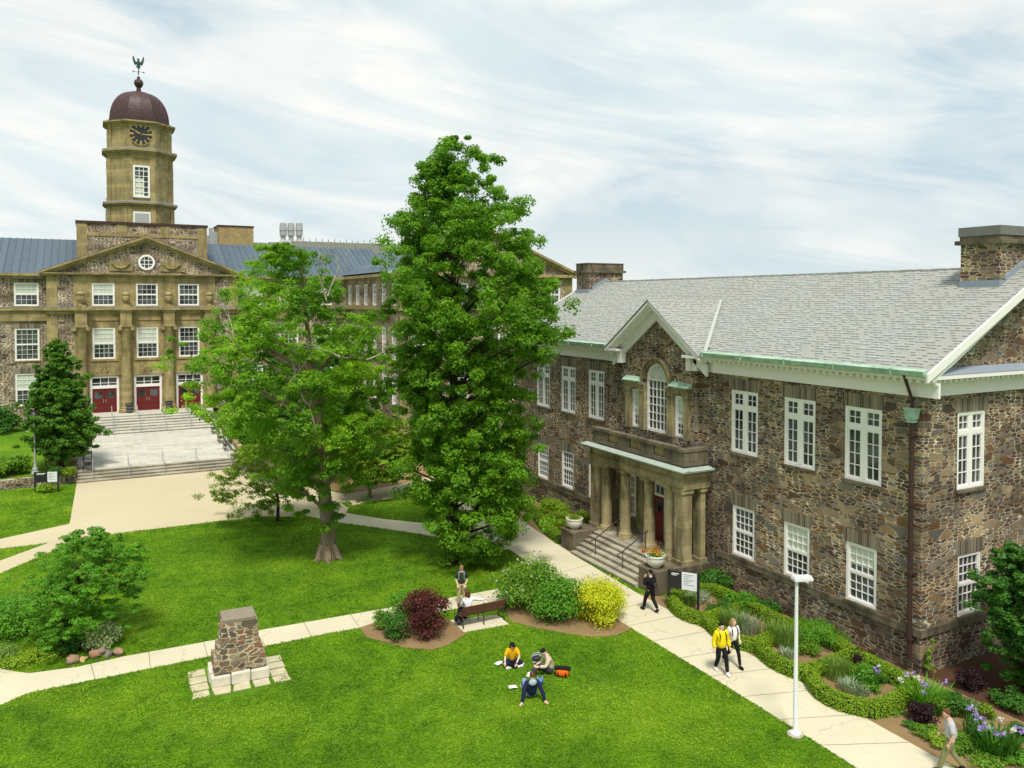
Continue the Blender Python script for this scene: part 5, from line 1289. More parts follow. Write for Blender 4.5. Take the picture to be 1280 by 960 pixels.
# ------------------------------------------------------------------ vegetation
leafmat('leaf_elm', (.038,.13,.007), (.24,.47,.022), .45)
leafmat('leaf_locust', (.055,.15,.010), (.23,.45,.026), .5, (.36,.58,.03))
leafmat('leaf_yellowgreen', (.10,.19,.010), (.30,.42,.025), .4)
leafmat('leaf_conifer', (.032,.10,.010), (.13,.30,.02), .25)
leafmat('leaf_maple', (.06,.19,.010), (.20,.46,.035), .4)
leafmat('leaf_deep', (.024,.085,.010), (.09,.26,.025), .3)
leafmat('leaf_gold', (.38,.44,.010), (.78,.78,.03), .3)
leafmat('leaf_purple', (.045,.010,.012), (.17,.045,.035), .3)
leafmat('leaf_dark_purple', (.012,.004,.007), (.045,.014,.018), .2)
leafmat('leaf_cream', (.20,.32,.08), (.62,.66,.34), .3)
leafmat('leaf_fresh', (.06,.17,.01), (.24,.42,.035), .4)
leafmat('leaf_silver', (.18,.26,.14), (.45,.52,.36), .3)
leafmat('leaf_hedge', (.09,.20,.008), (.34,.50,.025), .3)
leafmat('leaf_grassy', (.08,.18,.02), (.28,.40,.08), .35)
leafmat('lawn_blades', (.045,.15,.004), (.30,.51,.013), .45, (.35,.50,.025), scale=1.1, wt=.38, wn_=.62)
leafmat('petal_violet', (.25,.16,.55), (.62,.50,.85), .3)
leafmat('petal_white', (.62,.62,.50), (.85,.85,.78), .3)
leafmat('petal_hot', (.65,.05,.02), (.85,.45,.02), .2)

def leaf_mesh(name, P, Nrm, size, tint, mat, aspect=.55, rng=RNG):
    """P (n,3) centres, Nrm (n,3) rough leaf normals -> rhombic leaves"""
    n = len(P); Nrm = Nrm / (np.linalg.norm(Nrm, axis=1, keepdims=True)+1e-9)
    r = rng.normal(size=(n, 3)); A = np.cross(Nrm, r); A /= np.linalg.norm(A, axis=1, keepdims=True)+1e-9
    B = np.cross(Nrm, A); s = (size*rng.uniform(.65, 1.3, n))[:, None] if np.isscalar(size) else (size*rng.uniform(.65, 1.3, n))[:, None]
    V = np.empty((n, 4, 3)); V[:, 0] = P-A*s*.5; V[:, 1] = P-B*s*.5*aspect+Nrm*s*.06; V[:, 2] = P+A*s*.5; V[:, 3] = P+B*s*.5*aspect+Nrm*s*.06
    me = bpy.data.meshes.new(name); me.vertices.add(n*4); me.vertices.foreach_set('co', V.reshape(-1))
    me.loops.add(n*4); me.loops.foreach_set('vertex_index', np.arange(n*4, dtype=np.int32))
    me.polygons.add(n); me.polygons.foreach_set('loop_start', np.arange(0, n*4, 4, dtype=np.int32)); me.polygons.foreach_set('loop_total', np.full(n, 4, dtype=np.int32))
    me.update(calc_edges=True)
    at_ = me.attributes.new('tint', 'FLOAT', 'FACE'); at_.data.foreach_set('value', np.clip(tint, 0, 1).astype(np.float32))
    me.materials.append(mat); return me
def clump_leaves(C, Rd, per, rng, up=.6, shell=.5):
    """C (m,3) clump centres, Rd (m,3) radii, per leaves each"""
    m = len(C); idx = np.repeat(np.arange(m), per); n = len(idx)
    d = rng.normal(size=(n, 3)); d /= np.linalg.norm(d, axis=1, keepdims=True)
    rr = rng.uniform(0, 1, n)**shell; d[:, 2] = np.where(rng.uniform(size=n) < .35, np.abs(d[:, 2]), d[:, 2])
    P = C[idx] + d*rr[:, None]*Rd[idx]
    Nn = d*.7 + np.array([0, 0, up]) + rng.normal(size=(n, 3))*.45
    ct = rng.uniform(0, 1, m)[idx]; tint = .55*ct + .45*rng.uniform(0, 1, n)
    return P, Nn, tint
RV = np.array(_R); 
def crown_clumps(rows, d, base, m, rng, flat=.45, cr=.85, inner=.45, yflat=1.0):
    """rows = [(py, pxl, pxr)] silhouette of the crown in the photo at distance d -> clump centres"""
    ys = np.array([r[0] for r in rows], float); xl = np.array([r[1] for r in rows], float); xr = np.array([r[2] for r in rows], float)
    k = d/F; bx = PJ(base[0], base[1], 0)[0]
    w = (xr-xl); C = []; R = []
    hgt = lambda py: CAMZ-(py-375)*k
    ztop, zbot = hgt(ys[0]), hgt(ys[-1])
    while len(C) < m:
        py = rng.uniform(ys[0], ys[-1]); W = np.interp(py, ys, w)
        if rng.uniform() > (W/w.max())**1.1+.08: continue
        cx = (np.interp(py, ys, xl)+np.interp(py, ys, xr))/2; rad = W/2*k
        a = rng.uniform(0, 2*PI); rr = (inner+(1-inner)*rng.uniform(0, 1)**.6)*max(rad-cr*.45, .1)
        rr *= rng.uniform(.84, 1.04)
        lat = (cx-bx)*k; z = hgt(py)
        q_ = rng.uniform(.7, 1.3)*cr*min(1, .45+rad*.25)
        lob = 1+.07*math.sin(a*3+z*1.1)+.07*math.sin(a*5-z*1.9+2)
        if math.sin(a*4+z*.9+1)*math.sin(z*1.3-a*2) > .62 and rng.uniform() < .75: continue
        c0_ = np.array((base[0]+RV[0]*lat+math.cos(a)*rr*lob, base[1]+RV[1]*lat+math.sin(a)*rr*yflat*lob, z))
        for j in range(4):                       # a bough = a few small sprays round it, a straggler now and then
            off = rng.normal(size=3)*np.array((.62, .62, .42))*q_; off += (np.array((math.cos(a), math.sin(a), -.1))*q_*rng.uniform(.2, .75) if j == 0 else 0)
            off[2] = min(off[2], max(ztop-c0_[2], -.3)*.6+.05); C.append(tuple(c0_+off)); r_ = q_*rng.uniform(.30, .62)
            R.append((r_*rng.uniform(.8,1.3), r_*rng.uniform(.8,1.3), r_*flat*rng.uniform(.9,1.5)))
    return np.array(C), np.array(R)
def limbs(mb, trunk, C, base, rng, k, r0=.07, rise=.25):
    sel = rng.choice(len(C), min(k, len(C)), replace=False)
    for i in sel:
        c = Vector(C[i]); z = max(c.z-rise*math.hypot(c.x-base[0], c.y-base[1])*2.2, trunk[1][2]*1.0)
        z = min(z, trunk[-1][2]-.3)
        a = None
        for p, q_ in zip(trunk[:-1], trunk[1:]):
            if p[2] <= z <= q_[2]: t_ = (z-p[2])/(q_[2]-p[2]+1e-6); a = Vector(p).lerp(Vector(q_), t_)
        if a is None: continue
        L = (c-a).length; m1 = a.lerp(c, .4)+Vector((rng.normal()*.08*L*.5, rng.normal()*.08*L*.5, .06*L)); m2 = a.lerp(c, .75)+Vector((rng.normal()*.04*L, rng.normal()*.04*L, .05*L))
        s = r0*min(1.3, .4+L*.13)
        mb.tube([a, m1, m2, c], [s, s*.65, s*.4, s*.12], 5, cap=False)
def tree(name, label, basepx, rows, d, m, per, leaf, mat, barkm, trunk, flat=.45, cr=.85, nl=60, seed=1, group=None, inner=.45, zb=0, tr=.3, up=.6, yflat=1.0, extra=None):
    rng = np.random.default_rng(seed); base = G(basepx[0], basepx[1], zb)
    t = thing(name, label, 'tree', base, 0, group)
    C, R = crown_clumps(rows, d, base, m*4, rng, flat, cr, inner, yflat); C = C[:m*4]; R = R[:m*4]; per = int(per/3.6)
    if extra is not None: C = np.vstack([C, extra[0](base, d)]); R = np.vstack([R, np.full((len(C)-len(R), 3), extra[1])*np.array([1, 1, .5])])
    P, Nn, tint = clump_leaves(C, R, per, rng, up); ok = P[:, 2] > zb+.15; P, Nn, tint = P[ok], Nn[ok], tint[ok]
    me = leaf_mesh('crown', P-np.array(base), Nn, leaf, tint, M[mat], rng=rng); link('crown', me, t)
    # trunk: list of (dx_lateral, height, radius)
    mb = MB(base); pts = [(base[0]+RV[0]*a, base[1]+RV[1]*a, zb+h) for a, h, r in trunk]; rs = [r for a, h, r in trunk]
    mb.tube(pts, rs, 12)
    # root flare
    for k in range(6):
        a = k*PI/3+.3; r0 = rs[0]
        mb.tube([(base[0]+math.cos(a)*r0*.5, base[1]+math.sin(a)*r0*.5, zb+r0*1.4), (base[0]+math.cos(a)*r0*1.0, base[1]+math.sin(a)*r0*1.0, zb+.25*r0), (base[0]+math.cos(a)*r0*1.5, base[1]+math.sin(a)*r0*1.5, zb-.05)], [r0*.42, r0*.34, r0*.16], 6)
    limbs(mb, pts, C, base, rng, nl, r0=rs[0]*.2+.02)
    mb.build('trunk', M[barkm], t, smooth=True); return t, C, base

# the tall elm in the centre
big_rows = [(182,568,578),(194,556,590),(207,532,624),(222,524,628),(238,534,614),(255,508,632),(272,502,652),(286,490,672),(302,496,684),(318,492,676),(335,486,680),(352,492,690),(385,484,706),(410,474,712),(432,480,700),(448,486,668),(470,488,656),(500,494,654),(530,506,656),(552,512,670),(575,508,674),(600,520,670),(630,520,664),(655,528,650),(672,545,636),(684,566,620)]
tree('elm_tree', 'tallest tree on the lawn with dense bright green crown and ivy at its foot', (565,703), big_rows, 40.2, 400, 600, .165, 'leaf_elm', 'dark_bark',
     [(0,0,.42),(0,1.2,.33),(.05,4,.27),(.1,9,.2),(.1,14,.12),(.12,20,.03)], flat=.62, cr=.86, nl=90, seed=11, up=.4)
# the leaning locust tree with dead twigs
left_rows = [(308,335,370),(318,318,388),(335,310,405),(352,310,425),(372,300,448),(392,275,468),(410,250,482),(430,236,484),(450,228,486),(475,226,492),(500,232,498),(518,262,498),(535,305,494),(560,330,486),(590,340,466),(610,352,446),(635,362,436),(655,385,426)]
tl, CL, bl_ = tree('locust_tree', 'spreading tree with thick pale trunk and bare dead twigs among its leaves', (410,698), left_rows, 40.6, 270, 410, .15, 'leaf_locust', 'bark',
     [(0,0,.52),(0,.5,.42),(.02,1.3,.36),(-.12,3,.33),(-.3,5,.3),(-.5,8,.22),(-.9,11,.13),(-1.3,15,.04)], flat=.5, cr=.85, nl=34, seed=5)
rr_ = random.Random(4)
def twig(p, d_, L, r, lv):
    p = Vector(p); d_ = Vector(d_).normalized(); mid_ = p+d_*L*.5+Vector((rr_.uniform(-1,1), rr_.uniform(-1,1), rr_.uniform(-.4,1)))*L*.10; e = p+d_*L+Vector((rr_.uniform(-1,1), rr_.uniform(-1,1), rr_.uniform(-.3,.7)))*L*.14
    mb.tube([p, mid_, e], [r, r*.75, r*.45], 5, cap=False)
    if lv:
        for b_ in (mid_, e, e): twig(b_, d_+Vector((rr_.uniform(-.9,.9), rr_.uniform(-.9,.9), rr_.uniform(-.2,.9))), L*rr_.uniform(.5,.75), r*.5, lv-1)
def front(px, py, dd): 
    r = ray(px, py); return Vector((r[0]*dd, r[1]*dd, CAMZ+r[2]*dd))
for (px, py, dx_, dz_, L, dd) in ((408,375,-.25,1,1.2,39.5),(410,370,.35,1,1.1,39.5),(305,450,-.5,.9,1.2,38.2),(425,446,-1,.45,1.1,38),(458,450,1,.4,1.1,38.4),(350,510,.3,.9,1.0,38),(395,540,-.2,1,1.0,38)):
    mb = MB(bl_); twig(front(px, py, dd-1.6), (RV[0]*dx_, RV[1]*dx_, dz_), L*1.1, .04, 3)
    mb.build('dead_branch', M['dead_bark'], tl)
# yellow-green lower tree behind
tree('young_tree', 'small yellow green tree between the leaning tree and the tall tree', (462,622), [(520,436,470),(535,425,500),(555,418,520),(575,420,526),(595,424,520),(610,440,500)], 50, 120, 280, .2, 'leaf_yellowgreen', 'bark', [(0,0,.14),(0,2,.1),(0,4.5,.04)], cr=.7, nl=20, seed=8)
tree('young_tree', 'small round tree with thin dark trunk left of the pale trunk', (347,652), [(545,325,372),(560,300,385),(578,278,392),(598,262,388),(615,255,378),(630,275,360),(640,320,358)], 47.5, 66, 260, .13, 'leaf_yellowgreen', 'dark_bark', [(0,0,.11),(.05,1.2,.08),(-.1,2.2,.06),(-.1,4,.03)], cr=.6, nl=24, seed=9)
tree('dark_tree', 'dark green tree standing behind the leaning tree beside the terrace', (385,600), [(430,350,420),(450,330,440),(480,320,452),(510,318,458),(540,322,455),(565,340,440)], 60, 120, 240, .26, 'leaf_deep', 'dark_bark', [(0,0,.2),(0,3,.15),(0,9,.04)], cr=.9, nl=20, seed=19)
# conical tree left
tree('conical_tree', 'conical dark green tree in front of the left wing', (76,585), [(416,69,75),(428,64,82),(445,58,88),(465,52,95),(485,45,103),(505,40,108),(525,37,113),(545,38,114),(558,45,110),(566,60,102)], 58.5, 260, 420, .20, 'leaf_conifer', 'dark_bark', [(0,0,.2),(0,2,.14),(0,7,.05),(0,10,.02)], zb=.72, flat=.55, cr=.62, nl=40, seed=12, inner=.3)
# lacy maple in the left foreground
tree('maple_shrub', 'wide low lacy green maple at the left edge of the lawn', (98,800), [(668,100,124),(676,70,150),(690,48,172),(705,38,184),(722,30,190),(740,26,188),(760,34,180),(778,45,160),(790,60,130)], 30.3, 125, 480, .09, 'leaf_maple', 'dark_bark', [(0,0,.12),(.1,.5,.1),(.1,1.4,.06),(0,2.8,.02)], flat=.38, cr=.45, nl=40, seed=13, inner=.1)
tree('corner_tree', 'round green small tree against the gable wall at the right edge', (1282,868), [(668,1272,1310),(684,1258,1330),(705,1248,1345),(725,1242,1355),(760,1240,1360),(790,1244,1355),(815,1252,1345),(832,1268,1330)], 27.4, 150, 420, .13, 'leaf_deep', 'dark_bark', [(0,0,.12),(0,1,.1),(0,3,.05),(0,5,.02)], flat=.55, cr=.55, nl=40, seed=14)

# ---- shrubs: each one is a thing of its own
def shrub(name, label, px, py, w, h, leaf, mat, n=4200, d_=None, lumps=26, flat=.7, cat='shrub', group=None, zb=0., seed=None, up=.5, stems=True, flowers=None, xy=None, aspect=.55):
    rng = np.random.default_rng(seed or int(px*7+py)); x, y = xy if xy else gxy(px, py, zb)
    # the picture gives the front foot of the shrub; its centre lies half a width behind
    if not xy:
        v = Vector((x, y, 0)).normalized(); x += v.x*w*.42; y += v.y*w*.42
    a = rng.uniform(0, 2*PI, lumps); r = np.sqrt(rng.uniform(0, 1, lumps))*w*.36; z = rng.uniform(.15, .82, lumps)*h
    r *= np.sqrt(np.clip(1.12-(z/h)**2, .1, 1)); s = w*rng.uniform(.15, .27, lumps)
    C = np.stack([np.cos(a)*r, np.sin(a)*r, z], 1); R = np.stack([s, s, np.minimum(s*flat, h*.3)], 1)
    P, Nn, tint = clump_leaves(C, R, max(8, n//lumps), rng, up); ok = P[:, 2] > .01; P, Nn, tint = P[ok], Nn[ok], tint[ok]
    me = leaf_mesh('foliage', P, Nn, leaf, tint, M[mat], rng=rng, aspect=aspect)
    if not stems and not flowers:
        o = link(name, me, None, (x, y, zb)); return tag(o, label, cat, group)
    t = thing(name, label, cat, (x, y, zb), 0, group); link('foliage', me, t)
    if stems:
        mb = MB()
        for i in range(min(lumps, 12)): c = Vector(C[i]); mb.tube([(c.x*.15, c.y*.15, 0), (c.x*.6, c.y*.6, c.z*.55), c], [.022, .015, .006], 5, cap=False)
        mb.build('stems', M['dark_bark'], t)
    if flowers:
        fm, fn, fs, lo_, hi_ = flowers; i = rng.integers(0, lumps, fn); dd = rng.normal(size=(fn, 3)); dd /= np.linalg.norm(dd, axis=1, keepdims=True); dd[:, 2] = np.abs(dd[:, 2])
        Q = C[i]+dd*R[i]*1.05; Q = np.repeat(Q, 5, 0)+rng.normal(size=(fn*5, 3))*fs*.35
        link('flowers', leaf_mesh('flowers', Q, rng.normal(size=(fn*5, 3)), fs, rng.uniform(0,1,fn*5), M[fm], .8, rng), t)
    return t
def spiky(name, label, px, py, w, h, n, mat, bl=.02, lean=.5, cat='plant', flowers=None, zb=0, seed=None, group=None, xy=None):
    """tuft of upright strap leaves; one mesh, flowers as a part"""
    rng = np.random.default_rng(seed or int(px*5+py)); x, y = xy if xy else gxy(px, py, zb)
    a = rng.uniform(0, 2*PI, n); r0 = np.sqrt(rng.uniform(0, 1, n))*w*.32; hh = h*rng.uniform(.55, 1.05, n); out = w*.30*lean*rng.uniform(.3, 1.6, n)
    mb = MB()
    for i in range(n):
        c, s = math.cos(a[i]), math.sin(a[i]); b_ = a[i]+rng.uniform(-.8, .8); ox, oy = math.cos(b_)*out[i], math.sin(b_)*out[i]; tx_, ty_ = -math.sin(b_)*bl, math.cos(b_)*bl
        p0 = (c*r0[i], s*r0[i]); z1 = hh[i]*.65
        mb.face([(p0[0]-tx_, p0[1]-ty_, 0), (p0[0]+tx_, p0[1]+ty_, 0), (p0[0]+ox*.4+tx_*.9, p0[1]+oy*.4+ty_*.9, z1), (p0[0]+ox*.4-tx_*.9, p0[1]+oy*.4-ty_*.9, z1)])
        mb.face([(p0[0]+ox*.4-tx_*.9, p0[1]+oy*.4-ty_*.9, z1), (p0[0]+ox*.4+tx_*.9, p0[1]+oy*.4+ty_*.9, z1), (p0[0]+ox, p0[1]+oy, hh[i])])
    me = mb.mesh('leaves', M[mat]); at_ = me.attributes.new('tint', 'FLOAT', 'FACE'); at_.data.foreach_set('value', np.repeat(rng.uniform(0, 1, n), 2).astype(np.float32))
    if not flowers: return tag(link(name, me, None, (x, y, zb)), label, cat, group)
    t = thing(name, label, cat, (x, y, zb), 0, group); link('leaves', me, t)
    fm, fn, fs = flowers
    for k in range(fn):
        b_ = rng.uniform(0, 2*PI); rr = rng.uniform(.1, .55)*w; c = np.array([math.cos(b_)*rr, math.sin(b_)*rr, h*rng.uniform(.9, 1.15)])
        Q = c+rng.normal(size=(16, 3))*fs*.38; me = leaf_mesh('flower', Q, rng.normal(size=(16, 3)), fs*.9, rng.uniform(0,1,16), M[fm if not (fm == 'petal_violet' and k % 4 == 3) else 'petal_white'], .8, rng); link('flower', me, t)
    return t
# around the bench
shrub('ivy_bush', 'low round leafy bush around the foot of the tallest tree', 566, 712, 1.9, 1.45, .12, 'leaf_fresh', 4200, cat='bush')
shrub('purple_shrub', 'dark purple barberry shrub left of the park bench', 533, 806, 2.35, 1.85, .10, 'leaf_purple', 6500, lumps=34, cat='shrub', up=.3)
shrub('green_shrub', 'bright green shrub behind the purple one, touching the walkway', 509, 786, 1.9, 1.25, .10, 'leaf_maple', 4200)
shrub('green_shrub', 'small round bright green shrub at the left tip of the bed beside the walkway', 476, 790, .95, .8, .08, 'leaf_fresh', 2200)
shrub('green_shrub', 'small dark green mound in front of the purple shrub', 492, 807, 1.4, 1.0, .08, 'leaf_deep', 3200)
shrub('flowering_shrub', 'tall loose shrub with white flower heads right of the park bench', 660, 773, 3.0, 2.05, .12, 'leaf_fresh', 9000, lumps=44, flowers=('petal_white', 60, .07, 0, 1))
shrub('green_shrub', 'bushy mid green shrub between the white flowering and golden shrubs', 700, 788, 2.6, 1.8, .12, 'leaf_maple', 7000, lumps=34)
shrub('golden_shrub', 'rounded bright golden yellow shrub beside the main path', 752, 790, 2.55, 1.85, .085, 'leaf_gold', 13000, lumps=60, up=.3)
# left group
shrub('green_shrub', 'dark green shrub below the lacy maple beside the boulders', 92, 820, 1.5, .95, .09, 'leaf_deep', 4200)
shrub('variegated_shrub', 'cream and green variegated shrub above the row of boulders', 124, 818, 1.75, .85, .09, 'leaf_cream', 4600)
shrub('ground_cover', 'flat bright green mound at the left corner of the walkway', 40, 838, 2.7, .42, .07, 'leaf_hedge', 8000, lumps=40, cat='ground plant', stems=False)
shrub('green_shrub', 'loose green shrub at the left picture edge beside the lacy maple', 12, 806, 3.0, 1.5, .11, 'leaf_maple', 6000, lumps=36)
shrub('dry_shrub', 'thin yellowish shrub at the left edge above the walkway', 4, 838, 1.4, .7, .07, 'leaf_grassy', 1500)
# far left, on the raised lawn
shrub('green_shrub', 'fresh green fern like shrub on the raised lawn left of the street lamp', 12, 598, 3.4, 1.2, .2, 'leaf_fresh', 3600, zb=.62)
shrub('green_shrub', 'tall dim green shrub against the left wing wall', 6, 545, 3.6, 2.6, .25, 'leaf_deep', 2600, zb=1.0, flat=.9)
shrub('green_shrub', 'small green mound behind the left sign panel', 68, 597, 1.2, .7, .12, 'leaf_deep', 1400, zb=.62)
shrub('green_shrub', 'small yellow green mound by the end of the retaining wall', 85, 596, 1.3, .6, .12, 'leaf_yellowgreen', 1400, zb=.62)
shrub('box_bush', 'clipped yellow green bush between the posts of the left sign', 58, 618, 1.4, .6, .1, 'leaf_hedge', 2200)
# right of the terrace, behind the leaning tree
for k, (px, py, w_, h_, lab) in enumerate(((305,556,3.4,1.4,'broad green shrub just right of the terrace benches'),(326,548,3.4,1.8,'second green shrub right of the terrace, nearer the wing'),(318,580,3.0,1.2,'low green shrub right of the bench nearest the lower steps'),(350,560,3.6,2.2,'tall green shrub right of the terrace behind the leaning tree'))):
    shrub('green_shrub', lab, px, py, w_, h_, .22, ['leaf_maple','leaf_fresh','leaf_hedge','leaf_deep'][k], 2600, zb=.8)
# box hedge parterre along the stone building: one continuous clipped hedge
def hedge(name, label, lines, w_, h_, seed, n_per_m=1500):
    rng = np.random.default_rng(seed); mb = MB(); Pp, Nn, Tt = [], [], []
    o = lines[0][0]
    for L in lines:
        for a, b in zip(L[:-1], L[1:]):
            a, b = Vector((a[0], a[1], 0)), Vector((b[0], b[1], 0)); d = b-a; ln = d.length
            if ln < .05: continue
            u = d/ln; v = Vector((-u.y, u.x, 0))
            mb.prism([tuple((a-v*w_*.38-u*.05)[:2]), tuple((b-v*w_*.38+u*.05)[:2]), tuple((b+v*w_*.38+u*.05)[:2]), tuple((a+v*w_*.38-u*.05)[:2])], 0, h_-.07-rng.uniform(0,.01))
            n = int(n_per_m*ln); s = rng.uniform(-.06, ln+.06, n); side = rng.uniform(0, 1, n)
            top = side < .42; off = np.where(top, rng.uniform(-.5, .5, n)*w_, np.where(side < .71, -.5, .5)*w_*rng.uniform(.86, 1.02, n)); z = np.where(top, h_-rng.uniform(0, .06, n)-.10*np.abs(off/w_*2)**4, rng.uniform(.0, 1, n)**.9*(h_-.03))
            z = z+.02*np.sin(s*3.1+a.x)
            P = np.array(a)[None]+np.outer(s, np.array(u))+np.outer(off, np.array(v)); P[:, 2] = z
            nn = np.where(top[:, None], np.array([[0, 0, 1.]]), np.sign(off)[:, None]*np.array(v)[None]+np.array([[0, 0, .5]])); nn = nn+rng.normal(size=(n, 3))*.45
            Pp.append(P); Nn.append(nn); Tt.append(rng.uniform(0, 1, n)*.7+.15)
    P = np.vstack(Pp); Nn = np.vstack(Nn); T_ = np.concatenate(Tt); P0 = np.array([o[0], o[1], 0])
    t = thing(name, label, 'hedge', tuple(P0)); link('foliage', leaf_mesh('foliage', P-P0, Nn, .055, T_, M['leaf_hedge'], .7, rng), t)
    mb.off = tuple(P0); mb.build('branches', M['hedge_core'], t); return t
plain('hedge_core', (.035,.07,.012), .95, .1, .3, 6)
hz = .5
def hp(*pts): return [G(x, y, hz)[:2] for x, y in pts]
def smooth(L, it=1):
    for _ in range(it):
        o = [L[0]]
        for a, b in zip(L[:-1], L[1:]): o += [lerp(a, b, .25), lerp(a, b, .75)]
        L = o+[L[-1]]
    return L
frontL = smooth(hp((839,741),(847,754),(862,762),(880,766)), 1)+smooth(hp((884,766),(896,780),(915,792),(943,798)), 1)+smooth(hp((947,797),(962,814),(985,826),(1006,832)), 1)+smooth(hp((1011,831),(1022,852),(1045,866),(1072,873),(1096,877),(1125,864),(1149,849)), 1)
backL = hp((894,730),(931,748),(993,777),(1027,785),(1067,809),(1139,846))
hedge('box_hedge', 'low clipped box hedge in scalloped compartments along the foot of the stone building', [frontL, backL, hp((839,741),(850,733),(875,728),(894,730)), smooth(hp((884,766),(905,758),(931,749))), smooth(hp((947,797),(965,788),(993,778))), smooth(hp((1011,831),(1035,822),(1067,810)))], .46, hz, 3)
hb = hp((690,668),(700,664),(722,650)); 
hedge('box_hedge', 'low clipped box hedge left of the porch steps behind the white planter', [hp((700,668),(684,655),(680,645),(696,640),(716,645)), hp((684,655),(704,650)), hp((660,628),(672,640),(684,655))], .5, .55, 5)
shrub('green_shrub', 'clipped dark green shrub against the wall left of the porch', 690, 652, 2.6, 1.1, .1, 'leaf_hedge', 5000, flat=.5)
shrub('yellow_shrub', 'small yellow green shrub at the foot of the left porch pier', 729, 660, 1.2, .9, .1, 'leaf_yellowgreen', 1800)
# plants in the compartments
inb = [
 ('leafy_plant','dark leafy mound in the hedge compartment nearest the sign',872,744,1.6,.75,.09,'leaf_deep',3600),
 ('leafy_plant','large dark green mound against the wall in the first compartment',893,744,1.7,.8,.09,'leaf_deep',3600),
 ('leafy_plant','grey green mound at the front of the first hedge compartment',872,757,1.2,.45,.08,'leaf_silver',1600),
 ('leafy_plant','dark green mound at the left corner of the second compartment',902,776,1.2,.55,.08,'leaf_deep',2400),
 ('leafy_plant','tall bright green clump in the middle of the second compartment',925,770,1.3,.8,.09,'leaf_maple',3000),
 ('leafy_plant','wide feathery bright green bush in the third compartment',1023,818,2.0,.85,.07,'leaf_maple',6000),
 ('leafy_plant','low green clump at the front of the third compartment',1010,826,1.0,.45,.07,'leaf_fresh',1800),
 ('purple_plant','dark purple low plant at the back of the last compartment',1072,838,1.0,.5,.07,'leaf_dark_purple',2200),
 ('purple_plant','dark purple plant by the back hedge of the last compartment',1090,840,.9,.45,.07,'leaf_dark_purple',1800),
 ('leafy_plant','bright green bushy plant in the centre of the last compartment',1085,866,1.15,.75,.09,'leaf_maple',2800),
 ('leafy_plant','dark green mound in the back corner of the second compartment nearest the wall',958,774,1.5,.5,.08,'leaf_deep',2400),
 ('leafy_plant','fresh green mound between the pale stems and the wall in the third compartment',1000,798,1.4,.5,.08,'leaf_fresh',2400),
 ('leafy_plant','low fresh green plant behind the silvery tufts of the last compartment',1068,852,1.2,.35,.07,'leaf_fresh',1800),
 ('leafy_plant','low blue green spreading plant at the right of the last compartment',1112,858,1.4,.35,.07,'leaf_deep',2400),
]
for nm_, lab, px, py, w_, h_, lf, mt, n in inb: shrub(nm_, lab, px, py, w_*1.2, h_, lf, mt, n, cat='plant', stems=False, lumps=16)
spk = [
 ('tall_perennial','pale upright stems at the front of the first compartment',862,757,.7,.6,70,'leaf_grassy'),
 ('tall_perennial','pale upright stems at the left of the second compartment',918,785,1.3,.75,150,'leaf_grassy'),
 ('tall_perennial','grey green upright stems in the middle of the second compartment',935,790,1.2,.7,130,'leaf_silver'),
 ('tall_perennial','tall pale stems at the left of the third compartment',968,803,1.3,.85,150,'leaf_grassy'),
 ('tall_perennial','tall pale stems in the middle of the third compartment',985,810,1.2,.85,150,'leaf_grassy'),
 ('silver_plant','silvery tuft at the front of the third compartment',985,822,.8,.35,80,'leaf_silver'),
 ('tall_perennial','pale upright stems at the left of the last compartment',1045,848,1.0,.75,130,'leaf_grassy'),
 ('silver_plant','silvery white tuft at the front of the last compartment',1062,864,.95,.4,110,'leaf_silver'),
 ('silver_plant','second silvery tuft by the front hedge of the last compartment',1075,869,.7,.3,70,'leaf_silver'),
]
for nm_, lab, px, py, w_, h_, n, mt in spk: spiky(nm_, lab, px, py, w_*1.15, h_, int(n*1.3), mt, .018)
# allium in the last compartment
spiky('purple_allium', 'single purple flower ball in the last hedge compartment', 1094, 866, .3, .75, 14, 'leaf_deep', .02, flowers=('petal_violet', 1, .16))
